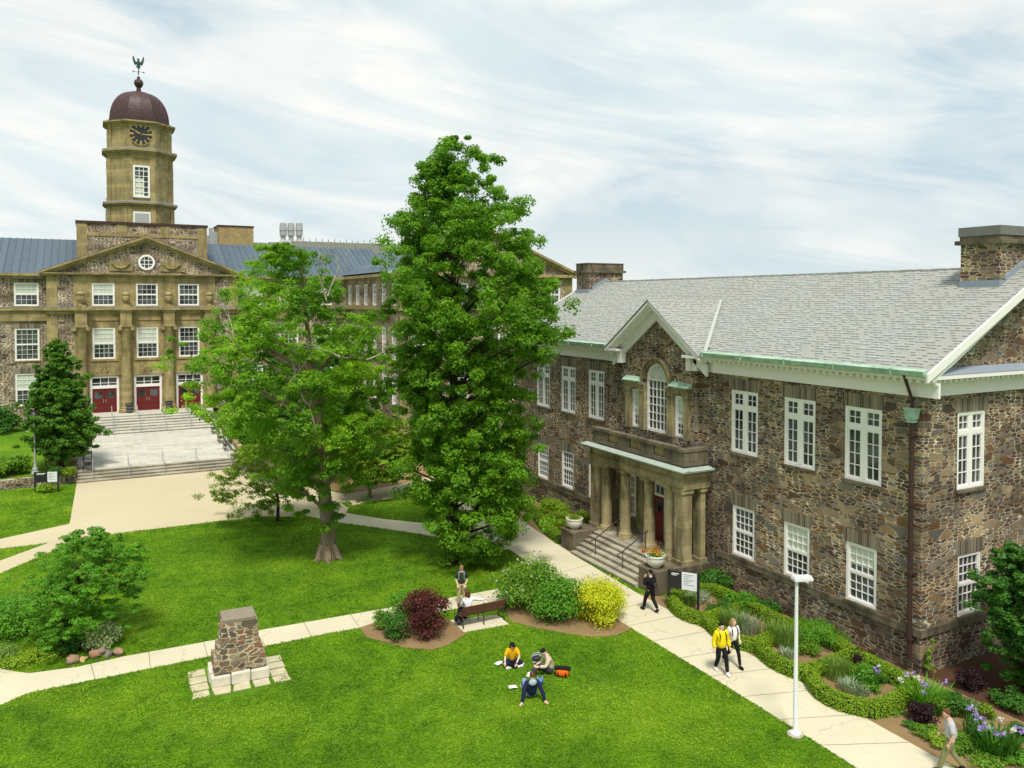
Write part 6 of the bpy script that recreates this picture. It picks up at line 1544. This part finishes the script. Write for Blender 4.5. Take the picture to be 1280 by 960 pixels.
# iris border at the corner
spiky('iris_clump', 'big iris clump with violet flowers at the corner of the hedge', 1160, 884, 1.7, .7, 260, 'leaf_maple', .03, .9, flowers=('petal_violet', 8, .10))
spiky('iris_clump', 'iris clump with several violet and white flowers behind the walking man', 1243, 942, 1.5, .75, 260, 'leaf_deep', .03, .8, flowers=('petal_violet', 12, .10))
spiky('iris_clump', 'small iris with one violet bloom between the two big iris clumps', 1216, 922, .7, .75, 60, 'leaf_deep', .025, .6, flowers=('petal_violet', 1, .12))
shrub('purple_plant', 'round dark purple plant in front of the big iris clump', 1152, 909, .95, .62, .07, 'leaf_dark_purple', 3200, cat='plant', stems=False)
shrub('purple_plant', 'dark purple shrub on the dark mulch by the gable wall', 1212, 868, 1.1, .75, .08, 'leaf_dark_purple', 2600, cat='plant', stems=False)
gl = [('green mound behind the walking man near the iris',1206,905,1.3,.6,'leaf_deep'),('green leafy mound right of the dark purple plant',1180,900,1.1,.5,'leaf_fresh'),('low green tuft at the path edge below the hedge corner',1137,913,.5,.2,'leaf_deep'),('tiny green sprig on the bare mulch below the hedge',1120,897,.6,.18,'leaf_fresh'),('yellowish seedling patch on the mulch left of the dark purple plant',1130,885,.7,.15,'leaf_grassy'),('low leafy plant at the path edge left of the walking man',1160,928,.9,.3,'leaf_fresh'),('low bright plant beside the walking man',1172,938,.9,.3,'leaf_hedge'),('yellow green spray on the mulch above the second iris',1233,903,.6,.5,'leaf_yellowgreen'),('dark green mound at the right picture edge in shade',1268,900,1.3,.5,'leaf_deep'),('low dark mound right of the iris with several blooms',1275,935,1.0,.5,'leaf_deep'),('broad bright green ground plant at the bottom right corner',1230,968,1.9,.35,'leaf_fresh'),('bright green ground plant right of the bottom right iris',1268,962,1.4,.35,'leaf_maple'),('bright ground plant just behind the walking man',1207,948,1.1,.35,'leaf_fresh'),('small dark plant by the mulch between iris and purple shrub',1195,880,.7,.3,'leaf_deep'),('low green plant in the shade behind the yellow green spray',1252,885,.9,.35,'leaf_deep')]
for lab, px, py, w_, h_, mt in gl: shrub('border_plant', lab, px, py, w_, h_, .08, mt, int(1400*w_), cat='plant', stems=False, lumps=12)
shrub('climbing_plant', 'thin climbing greenery on the corner of the stone building', 1166, 850, .42, 1.7, .06, 'leaf_hedge', 700, xy=(25.35, 17.3), cat='plant', stems=False, lumps=14)
# flowers in the white bowls
for i, t in enumerate(pots):
    rng = np.random.default_rng(40+i); n = 420; P = rng.normal(size=(n, 3))*np.array([.17,.17,.07])+np.array([0,0,.60]); link('foliage', leaf_mesh('foliage', P, rng.normal(size=(n,3))+np.array([0,0,1]), .09, rng.uniform(0,1,n), M['leaf_fresh' if i == 0 else 'leaf_yellowgreen'], .6, rng), t)
    if i == 0:
        n = 120; P = rng.normal(size=(n, 3))*np.array([.16,.16,.03])+np.array([0,0,.70]); link('flowers', leaf_mesh('flowers', P, rng.normal(size=(n,3))+np.array([0,0,1]), .08, rng.uniform(0,1,n), M['petal_hot'], .8, rng), t)
        mb = MB()
        for k in range(9): a = k*.7; mb.tube([(0,0,.55),(math.cos(a)*.1,math.sin(a)*.1,.85),(math.cos(a)*.25,math.sin(a)*.25,1.02+.1*(k%3))], [.01,.008,.004], 4)
        mb.build('dry_stems', M['terracotta'], t)
mb = MB(); mb.lathe((0,0,0), [(.06,0),(.09,.14),(.095,.15),(.08,.15),(0,.13)], 12)
tag(mb.build('clay_pot', M['terracotta'], loc=(PX0-.32, AC-1.35, PZ+.0), smooth=True), 'tiny terracotta pot at the top of the porch steps', 'pot')

# distant trees behind the buildings
rng = np.random.default_rng(77)
n = 260; a = rng.uniform(-1.2, 1.5, n); rr = rng.uniform(150, 190, n); C = np.stack([np.sin(a)*rr, np.cos(a)*rr, rng.uniform(2, 10, n)], 1); R = np.stack([rng.uniform(4,7,n)]*2+[rng.uniform(3,5,n)], 1)
P, Nn, tint = clump_leaves(C, R, 110, rng)
tag(link('distant_woods', leaf_mesh('distant_woods', P, Nn, 1.6, tint, M['leaf_deep'], .8, rng)), 'far belt of dark trees behind the buildings', None, None, 'stuff')

# grass blades on the near lawns, one object nobody could count
def inpoly(x, y, poly):
    ins = np.zeros(len(x), bool); n = len(poly)
    for i in range(n):
        x0, y0 = poly[i][:2]; x1, y1 = poly[(i+1) % n][:2]
        c = ((y0 > y) != (y1 > y)) & (x < (x1-x0)*(y-y0)/(y1-y0+1e-12)+x0); ins ^= c
    return ins
NB = 640000; rng = np.random.default_rng(5)
dd = 16+ (rng.uniform(0, 1, NB)**1.3)*44; lat = rng.uniform(-.86, .74, NB)*dd
bxx = _F[0]*dd+_R[0]*lat; byy = _F[1]*dd+_R[1]*lat
bad = np.zeros(NB, bool)
for o in bpy.data.objects:
    if o.get('kind') == 'structure' and o.name.split('.')[0] in ('path', 'plaza', 'planting_bed', 'bench_pad'):
        me = o.data; vs = [v.co for v in me.vertices]; nn = len(vs)//2; bad |= inpoly(bxx, byy, [(v.x, v.y) for v in vs[nn:]])
bad |= (bxx > 21.5) & (byy < 48); bad |= (byy > 63.5)
cc = np.array([ctr.x, ctr.y]); ca_, sa_ = math.cos(ang if False else BANG), math.sin(BANG)
bad |= (np.hypot(bxx-ctr.x, byy-ctr.y) < 1.55)
bxx, byy, dd = bxx[~bad], byy[~bad], dd[~bad]; nb = len(bxx)
P = np.stack([bxx, byy, rng.uniform(.012, .05, nb)], 1); tz_ = rng.normal(size=(nb, 3))*.75+np.array([0, 0, .8])
tint = np.clip(.5+.28*np.sin(bxx*.9+1.3*np.sin(byy*.5))*np.sin(byy*.7+1.1*np.sin(bxx*.6))+rng.normal(size=nb)*.22, 0, 1)
tag(link('grass', leaf_mesh('grass', P, tz_, .055+.0016*dd, tint, M['lawn_blades'], .3, rng)), 'short green lawn grass between the paths', None, None, 'stuff')
# ------------------------------------------------------------------ people
def fabric(name, col, var=.18): return plain(name, col, .85, .15, var, 14)
for nm_, c in (('skin', (.62,.38,.26)), ('skin_pale', (.74,.50,.38)), ('hair_brown', (.12,.05,.025)), ('hair_black', (.012,.010,.010)), ('hair_blond', (.36,.22,.10)), ('hair_light_brown', (.26,.13,.06)), ('cloth_olive', (.035,.045,.018)), ('cloth_khaki', (.46,.34,.19)), ('cloth_white', (.78,.76,.74)),
               ('cloth_yellow', (.80,.62,.01)), ('cloth_mustard', (.78,.40,.01)), ('cloth_navy', (.014,.018,.055)), ('cloth_black', (.012,.011,.013)), ('cloth_beige', (.58,.46,.34)), ('cloth_grey', (.46,.46,.48)), ('cloth_charcoal', (.05,.045,.06)),
               ('cloth_moss', (.20,.20,.09)), ('cloth_denim', (.22,.30,.44)), ('cloth_orange', (.75,.13,.01)), ('cloth_brown', (.07,.035,.02)), ('cloth_hood', (.36,.42,.48)), ('cloth_blue', (.10,.20,.38))): fabric(nm_, c)
def skin_mesh(verts, edges, sub=2):
    me = bpy.data.meshes.new('tmp'); bm = bmesh.new(); lay = bm.verts.layers.skin.verify(); vs = []
    for i, (co, r) in enumerate(verts):
        v = bm.verts.new(co); rx, ry = (r if isinstance(r, tuple) else (r, r)); v[lay].radius = (rx, ry); v[lay].use_root = (i == 0); vs.append(v)
    for a, b in edges: bm.edges.new((vs[a], vs[b]))
    bm.to_mesh(me); bm.free(); o = bpy.data.objects.new('tmp', me); COL.objects.link(o)
    m = o.modifiers.new('s', 'SKIN'); m.use_smooth_shade = True; m2 = o.modifiers.new('d', 'SUBSURF'); m2.levels = sub; m2.render_levels = sub
    dg = bpy.context.evaluated_depsgraph_get(); ev = o.evaluated_get(dg); out = bpy.data.meshes.new_from_object(ev)
    V_ = [tuple(v.co) for v in out.vertices]; F_ = [tuple(p.vertices) for p in out.polygons]
    bpy.data.objects.remove(o); bpy.data.meshes.remove(me); bpy.data.meshes.remove(out); return V_, F_
def add(mb, VF, mi=0):
    n = len(mb.v); mb.v += VF[0]; mb.f += [[i+n for i in f_] for f_ in VF[1]]; mb.m += [mi]*len(VF[1])
STAND = dict(pelvis=(0,0,.95), waist=(0,0,1.10), chest=(0,0,1.32), neck=(0,0,1.47), head=(0,-.015,1.62), look=(0,-1,-.05),
             sL=(.18,0,1.40), eL=(.23,.02,1.12), wL=(.24,-.06,.87), sR=(-.18,0,1.40), eR=(-.23,.02,1.12), wR=(-.24,-.06,.87),
             hL=(.09,0,.92), kL=(.10,-.02,.50), aL=(.10,.02,.08), hR=(-.09,0,.92), kR=(-.10,-.02,.50), aR=(-.10,.02,.08), tL=(0,-1,0), tR=(0,-1,0), fL=None, fR=None)
def person(label, loc, rz, pose, hair, top, bottom, shoes, sleeve='long', jacket=0., skin='skin_pale', longhair=0., scale=1.0, slim=1.0, hood=None, strap=None):
    J = dict(STAND); J.update(pose); J = {k: (Vector(v)*scale if (v is not None and k not in ('look','tL','tR','fL','fR')) else (Vector(v) if v is not None else None)) for k, v in J.items()}
    s = scale; t = thing('person', label, 'person', loc, rz)
    up_ = (J['head']-J['neck']).normalized()
    hipc = (J['hL']+J['hR'])/2
    vs = [(J['pelvis'], .105*s*slim), (J['waist'], .10*s*slim), (J['chest'], (.125*s*slim)), (J['neck'], .055*s), (J['head']-up_*.05*s, .058*s),
          (J['sL'], .052*s), (J['eL'], .038*s), (J['wL'], .026*s), (J['sR'], .052*s), (J['eR'], .038*s), (J['wR'], .026*s),
          (J['hL'], .082*s*slim), (J['kL'], .052*s), (J['aL'], .036*s), (J['hR'], .082*s*slim), (J['kR'], .052*s), (J['aR'], .036*s)]
    ed = [(0,1),(1,2),(2,3),(3,4),(2,5),(5,6),(6,7),(2,8),(8,9),(9,10),(0,11),(11,12),(12,13),(0,14),(14,15),(15,16)]
    mb = MB(); add(mb, skin_mesh(vs, ed))
    # head with face
    look = J['look'].normalized(); hx_ = look.cross(Vector((0,0,1))).normalized(); hz_ = hx_.cross(look).normalized()
    R = Matrix((hx_, look, hz_)).transposed()          # columns: right, forward, up
    H = J['head']; hd = lambda x, y, z: H+R @ Vector((x*s, y*s, z*s))
    mb.ellip(H+R @ Vector((0, 0, .015*s)), (.080*s, .098*s, .115*s), 16, 12, R); mb.ellip(hd(0, .035, -.06), (.052*s, .055*s, .055*s), 12, 8, R)
    mb.extr([tuple(hd(-.012,.085,.0)), tuple(hd(.012,.085,.0)), tuple(hd(.016,.088,-.035)), tuple(hd(-.016,.088,-.035))], tuple(R @ Vector((0, .02*s, -.004*s))))
    for sx in (-1, 1): mb.ellip(hd(sx*.08, -.005, .0), (.012*s, .02*s, .032*s), 8, 6, R)
    mb.mi = 1
    for sx in (-1, 1): mb.ellip(hd(sx*.03, .085, .018), (.012*s, .008*s, .007*s), 8, 5, R); mb.ellip(hd(sx*.03, .087, .036), (.018*s, .006*s, .004*s), 8, 4, R)
    mb.mi = 2; mb.ellip(hd(0, .086, -.055), (.022*s, .008*s, .006*s), 8, 4, R); mb.mi = 0
    # hands: palm, four unequal bent fingers, thumb off the side
    for w_, e_, sd in ((J['wL'], J['eL'], 1), (J['wR'], J['eR'], -1)):
        d = (w_-e_).normalized(); f_ = J['fL' if sd > 0 else 'fR']
        if f_ is not None: d = (f_-w_*0).normalized()
        side = d.cross(Vector((0, 0, 1)));
        if side.length < .2: side = Vector((1, 0, 0)).cross(d)
        side.normalize(); nrm = side.cross(d).normalized()
        mb.tube([w_, w_+d*.03*s, w_+d*.085*s], [.026*s, .036*s, .034*s], 8)
        for k, L in enumerate((.062, .075, .070, .055)):
            b0 = w_+d*.08*s+side*(k-1.5)*.019*s; mb.tube([b0, b0+d*L*.45*s, b0+(d*.8-nrm*.5)*L*.95*s], [.0092*s, .0085*s, .0065*s], 6)
        b0 = w_+d*.02*s+side*-.03*s*sd; mb.tube([b0, b0+(d*.6-side*sd*.75)*.04*s, b0+(d*1.0-side*sd*.6-nrm*.2)*.062*s], [.012*s, .011*s, .008*s], 6)
    mb.build('body', [M[skin], M['hair_black'], M['bench_wood']], t, smooth=True)
    # top
    k = 1.0+jacket
    if sleeve == 'long': arm = lambda S, E, W: [(S, .090*s*k), (E, .066*s*k), (E.lerp(W, .97), .055*s*k)]
    elif sleeve == 'short': arm = lambda S, E, W: [(S, .088*s*k), (S.lerp(E, .5), .080*s*k), (S.lerp(E, .9), .078*s*k)]
    vs = [(J['pelvis'].lerp(J['waist'], -.15 if jacket < .1 else -.75), .162*s*k*slim), (J['waist'], .160*s*k*slim), (J['chest'], .185*s*k*slim), (J['chest'].lerp(J['neck'], .9), .080*s*k)]+arm(J['sL'], J['eL'], J['wL'])+arm(J['sR'], J['eR'], J['wR'])
    mb = MB(); add(mb, skin_mesh(vs, [(0,1),(1,2),(2,3),(2,4),(4,5),(5,6),(2,7),(7,8),(8,9)])); mb.build('jacket' if jacket > .1 else 'shirt', M[top], t, smooth=True)
    # trousers
    vs = [(J['pelvis'], .150*s*slim), (J['hL'], .118*s*slim), (J['kL'], .084*s*slim), (J['kL'].lerp(J['aL'], .97), .070*s*slim), (J['hR'], .118*s*slim), (J['kR'], .084*s*slim), (J['kR'].lerp(J['aR'], .97), .070*s*slim), (J['pelvis'].lerp(J['waist'], .5), .140*s*slim)]
    mb = MB(); add(mb, skin_mesh(vs, [(0,1),(1,2),(2,3),(0,4),(4,5),(5,6),(0,7)])); mb.build('trousers', M[bottom], t, smooth=True)
    for a_, td in ((J['aL'], J['tL']), (J['aR'], J['tR'])):
        td = td.normalized(); h = a_-td*.05*s+Vector((0,0,-.035*s)); mb = MB()
        V_ = skin_mesh([(h, .062*s), (a_+td*.08*s+Vector((0,0,-.03*s)), .062*s), (a_+td*.19*s+Vector((0,0,-.045*s)), .045*s)], [(0,1),(1,2)], 1)
        add(mb, V_); mb.box(0,0,0,.001,.001,.001) if False else None; mb.build('shoe', M[shoes], t, smooth=True)
    # hair
    mb = MB(); mb.ellip(hd(0, -.022, .045), (.088*s, .098*s, .092*s), 16, 10, R); mb.ellip(hd(0, .03, .095), (.072*s, .062*s, .035*s), 12, 8, R)
    if longhair:
        a_, b_ = hd(0, -.06, .0), hd(0, -.085, -.12-longhair); mb.tube([a_, a_.lerp(b_, .5), b_], [.085*s, .085*s, .035*s], 10)
        for sx in (-1, 1): mb.tube([hd(sx*.07, .0, .05), hd(sx*.085, .01, -.08), hd(sx*.08, .03, -.10-longhair*.9)], [.03*s, .035*s, .015*s], 8)
    mb.build('hair', M[hair], t, smooth=True)
    if hood:
        c_ = J['neck']+R @ Vector((0, -.07*s, -.02*s)); mb = MB(); mb.ellip(c_, (.13*s, .07*s, .10*s), 14, 8, R); mb.build('hood', M[hood], t, smooth=True)
    if strap:
        for sx in (-1, 1):
            f = (J['sL'] if sx > 0 else J['sR']).lerp(J['neck'], .42); q_ = J['waist']+(J['sL']-J['neck'])*0+Vector((sx*.12*s, -.10*s, .06*s))
            mb = MB(); r_ = .17*s*k*slim; mb.tube([f+Vector((0,.09*s,.035*s)), f+Vector((0,-.02*s,.065*s)), f+Vector((sx*.01,-r_*.85,-.06*s)), q_+Vector((0,-.05*s,0))], .017*s, 6); mb.build('strap', M[strap], t)
    return t
def face(dx, dy): return math.atan2(dx, -dy)
def rucksack(label, loc, rz, col, col2, s=1.0, lie=0., name='backpack', rx=0.):
    t = thing(name, label, 'bag', loc, rz); t.rotation_euler = (rx, 0, rz)
    V_ = skin_mesh([((0,0,.06*s), (.13*s,.13*s)), ((0,0,.22*s), (.15*s,.13*s)), ((0,0,.38*s), (.11*s,.10*s))], [(0,1),(1,2)]); mb = MB(); add(mb, ([(x, y*.72, z) for x, y, z in V_[0]], V_[1])); mb.build('bag_body', M[col], t, smooth=True)
    mb = MB(); mb.ellip((0, -.10*s, .14*s), (.11*s, .05*s, .10*s), 12, 8); mb.build('pocket', M[col2], t, smooth=True)
    for sx in (-1, 1):
        mb = MB(); mb.tube([(sx*.07*s, .07*s, .40*s), (sx*.08*s, .14*s, .32*s), (sx*.09*s, .13*s, .15*s), (sx*.10*s, .08*s, .06*s)], .014*s, 6); mb.build('strap', M[col2], t)
    mb = MB(); mb.tube([(-.03*s, .04*s, .44*s), (0, .04*s, .49*s), (.03*s, .04*s, .44*s)], .01*s, 6); mb.build('handle', M[col2], t)
    return t
Rv, Yv = Vector(_R), Vector((0, 1, 0)); Fh = Vector((math.sin(YAW), math.cos(YAW), 0))
# standing man
x, y = gxy(577, 757); D = (-Fh+Rv*.05)
person('young man standing on the walkway in dark t-shirt and khaki trousers, looking down', (x, y, .02), face(D.x, D.y), dict(look=(.1,-1,-.55), eL=(.25,.03,1.14), wL=(.16,-.14,.92), eR=(-.25,.03,1.14), wR=(-.16,-.14,.92), aL=(.12,.02,.08), aR=(-.12,-.06,.08), kL=(.12,-.02,.5), kR=(-.11,-.08,.5)), 'hair_light_brown', 'cloth_olive', 'cloth_khaki', 'cloth_brown', 'short', strap='cloth_denim', scale=.98)
# seated on the bench
bx_ = BENCH[0]; u = Vector((math.cos(BANG), math.sin(BANG), 0)); v = Vector((-u.y, u.x, 0))
c = bx_ - u*(BL/2-.40) + v*.20
SIT = dict(pelvis=(0,0,.56), waist=(0,.0,.72), chest=(0,.0,.94), neck=(0,-.01,1.10), head=(0,-.03,1.25), sL=(.18,0,1.02), sR=(-.18,0,1.02), hL=(.10,-.05,.55), hR=(-.10,-.05,.55), kL=(.13,-.48,.55), kR=(-.13,-.48,.55), aL=(.13,-.50,.10), aR=(-.13,-.50,.10))
person('person in white shirt sitting on the park bench, one arm along its backrest', (c.x, c.y, .03), BANG+PI, dict(SIT, look=(.2,-1,-.1), eL=(.22,-.10,.78), wL=(.16,-.30,.66), eR=(-.46,.12,.96), wR=(-.70,.17,.95)), 'hair_brown', 'cloth_white', 'cloth_navy', 'cloth_black', longhair=.04)
x, y = gxy(573, 782); rucksack('black backpack leaning against the left end of the park bench', (x, y, .035), BANG, 'cloth_black', 'cloth_charcoal', 1.15)
# group on the grass
GS = dict(pelvis=(0,0,.12), waist=(0,-.02,.28), chest=(0,-.08,.48), neck=(0,-.13,.62), head=(0,-.19,.75), sL=(.17,-.1,.56), sR=(-.17,-.1,.56))
x, y = gxy(640, 829)
person('woman in mustard top sitting cross legged on the grass over a laptop', (x, y, 0), face(-Fh.x*1+Rv.x*.1, -Fh.y*1+Rv.y*.1), dict(GS, look=(.15,-1,-1.0), hL=(.10,-.04,.12), hR=(-.10,-.04,.12), kL=(.36,-.30,.18), kR=(-.36,-.30,.18), aL=(-.10,-.42,.07), aR=(.10,-.36,.07), tL=(-1,-.3,0), tR=(1,-.3,0), eL=(.26,-.26,.38), wL=(.12,-.50,.22), eR=(-.28,-.2,.34), wR=(-.30,-.40,.22)), 'hair_black', 'cloth_mustard', 'cloth_navy', 'cloth_white', 'short', longhair=.10, scale=.95, slim=.9)
x, y = gxy(688, 841); D = -Rv-Fh*.25
person('person in beige sweater with black hair sitting on the grass bent over one raised knee', (x+.0, y, 0), face(D.x, D.y), dict(GS, look=(0,-1,-1.1), head=(0,-.24,.74), hL=(.10,-.05,.12), hR=(-.10,-.05,.12), kL=(.13,-.42,.38), kR=(-.30,-.42,.13), aL=(.12,-.70,.08), aR=(-.05,-.62,.07), eL=(.24,-.22,.34), wL=(.18,-.46,.34), eR=(-.25,-.2,.32), wR=(-.24,-.44,.20)), 'hair_black', 'cloth_beige', 'cloth_charcoal', 'cloth_white', scale=1.02)
x, y = gxy(664, 872); D = Fh-Rv*.15
person('person in navy hoodie sitting on the grass seen from behind, leaning back on both arms', (x, y, 0), face(D.x, D.y), dict(pelvis=(0,0,.12), waist=(0,.07,.28), chest=(0,.14,.47), neck=(0,.18,.61), head=(0,.17,.76), look=(.1,-1,-.2), sL=(.18,.15,.55), sR=(-.18,.15,.55), eL=(.30,.32,.32), wL=(.36,.42,.07), eR=(-.30,.32,.32), wR=(-.36,.42,.07), fL=(.5,.7,-.1), fR=(-.5,.7,-.1), hL=(.10,-.05,.12), hR=(-.10,-.05,.12), kL=(.16,-.42,.40), kR=(-.18,-.46,.14), aL=(.18,-.62,.08), aR=(-.1,-.86,.07)), 'hair_brown', 'cloth_navy', 'cloth_denim', 'cloth_white', hood='cloth_hood', scale=1.04)
x, y = gxy(662.5, 828); rucksack('dark grey backpack lying on the grass between the mustard and beige sitters', (x, y, .13), .9, 'cloth_charcoal', 'cloth_grey', 1.1, rx=1.35)
x, y = gxy(675, 853); rucksack('blue backpack lying on the grass beside the person in navy hoodie', (x, y, .13), -.5, 'cloth_blue', 'cloth_denim', 1.0, rx=1.35)
x, y = gxy(703, 846); t = thing('duffel_bag', 'orange and black duffel bag on the grass behind the person in beige', 'bag', (x, y, .0), -YAW-.15)
mb = MB(); V_ = skin_mesh([((-.24,0,.16), .15), ((-.1,0,.16), .165), ((.1,0,.16), .165), ((.24,0,.16), .15)], [(0,1),(1,2),(2,3)]); add(mb, V_); mb.build('bag_body', M['cloth_orange'], t, smooth=True)
for xx in (-.14, .12):
    mb = MB(); mb.tube([(xx, .17, .16), (xx, .0, .34), (xx, -.17, .16), (xx, -.12, .02)], .022, 6); mb.build('strap', M['cloth_black'], t)
mb = MB(); mb.box(-.28,-.10,.26,.28,.12,.335); mb.build('bag_top', M['cloth_black'], t, bevel=.02)
def paper(label, px, py, a, name='paper_sheet', cat='paper', w_=.28, h_=.2):
    x, y = gxy(px, py); mb = MB(); n = 4
    for k in range(n): z0, z1 = .065+.012*math.sin(k), .065+.012*math.sin(k+1); x0 = -w_/2+w_*k/n; mb.extr([(x0,-h_/2,z0),(x0+w_/n,-h_/2,z1),(x0+w_/n,h_/2,z1),(x0,h_/2,z0)], (0,0,.006))
    tag(mb.build(name, M['cloth_white'], loc=(x, y, 0), rz=a), label, cat)
paper('crumpled white sheets on the grass left of the woman in mustard', 624, 831, .4, w_=.34)
paper('white sheet on the grass left of the person in navy hoodie', 641, 861, -.2)
paper('open white notebook on the grass right of the laptop', 651, 833, .8, 'notebook', 'notebook')
paper('white notebook pages under the right hand of the woman in mustard', 633, 829, .3, 'notebook', 'notebook')
x, y = gxy(641.5, 836); t = thing('laptop', 'open laptop on the grass in front of the woman in mustard', 'laptop', (x, y, .05), -YAW)
mb = MB(); mb.box(-.16,0,0,.16,.23,.015); mb.build('keyboard_half', M['grey_metal'], t); mb = MB(); mb.extr([(-.16,-.0,.005),(.16,-.0,.005),(.16,-.09,.19),(-.16,-.09,.19)], (0,-.008,0)); mb.build('screen_lid', M['sign_black'], t)
# walkers
x, y = gxy(813, 765); D = Vector((-.15, 1, 0))
W1 = dict(hL=(.09,0,.91), kL=(.10,-.20,.52), aL=(.09,-.30,.10), hR=(-.09,0,.91), kR=(-.10,.06,.50), aR=(-.09,.34,.17), tR=(0,-1,-.6), eL=(.24,.10,1.14), wL=(.24,.04,.90), eR=(-.24,-.02,1.13), wR=(-.24,-.20,.95))
person('man in black walking away past the porch steps with a hand to his face', (x, y, .02), face(D.x, D.y), dict(W1, eL=(.27,-.08,1.16), wL=(.13,-.20,1.42), fL=(-.2,.2,1)), 'hair_black', 'cloth_black', 'cloth_black', 'cloth_black', jacket=.12)
bk = rucksack('black backpack worn by the man in black', (x-D.x*.0+.02, y-.20, 1.08), face(D.x, D.y), 'cloth_black', 'cloth_charcoal', 1.05); bk.rotation_euler = (0, 0, face(D.x, D.y)+PI)
x, y = gxy(901, 841); D = Vector((-.25, -1, 0))
person('man in bright yellow hooded jacket walking towards the viewer, black trousers and white shoes', (x, y, .02), face(D.x, D.y), dict(W1, look=(.35,-1,-.15), eR=(-.27,.02,1.13), wR=(-.29,-.06,.88), eL=(.27,.02,1.13), wL=(.30,-.08,.88), aR=(-.10,.22,.12), kR=(-.10,.0,.50), tR=(0,-1,-.3)), 'hair_black', 'cloth_yellow', 'cloth_black', 'cloth_white', jacket=.22, hood='cloth_yellow', strap='cloth_black', scale=1.0)
x, y = gxy(916, 833); D = Vector((-.1, -1, 0))
person('young woman with long blond hair in white top walking beside the man in yellow', (x, y, .02), face(D.x, D.y), dict(W1, look=(.4,-1,-.1), aR=(-.12,.40,.24), kR=(-.12,.04,.52), eL=(.24,-.02,1.14), wL=(.10,-.26,1.02), eR=(-.22,.06,1.12), wR=(-.24,-.02,.9)), 'hair_blond', 'cloth_white', 'cloth_black', 'cloth_black', 'short', longhair=.18, scale=.97, slim=.84, strap='cloth_black')
x, y = gxy(1188, 966); D = -Rv*.95+Fh*.25
person('man in grey t-shirt and olive trousers walking along the border at the bottom right', (x, y, .02), face(D.x, D.y), dict(W1, look=(0,-1,-.1), chest=(0,-.03,1.32), neck=(0,-.07,1.46), head=(0,-.12,1.61), sL=(.18,-.03,1.39), sR=(-.18,-.03,1.39), eL=(.23,-.0,1.12), wL=(.22,-.10,.88)), 'hair_brown', 'cloth_grey', 'cloth_moss', 'cloth_black', 'short', skin='skin')
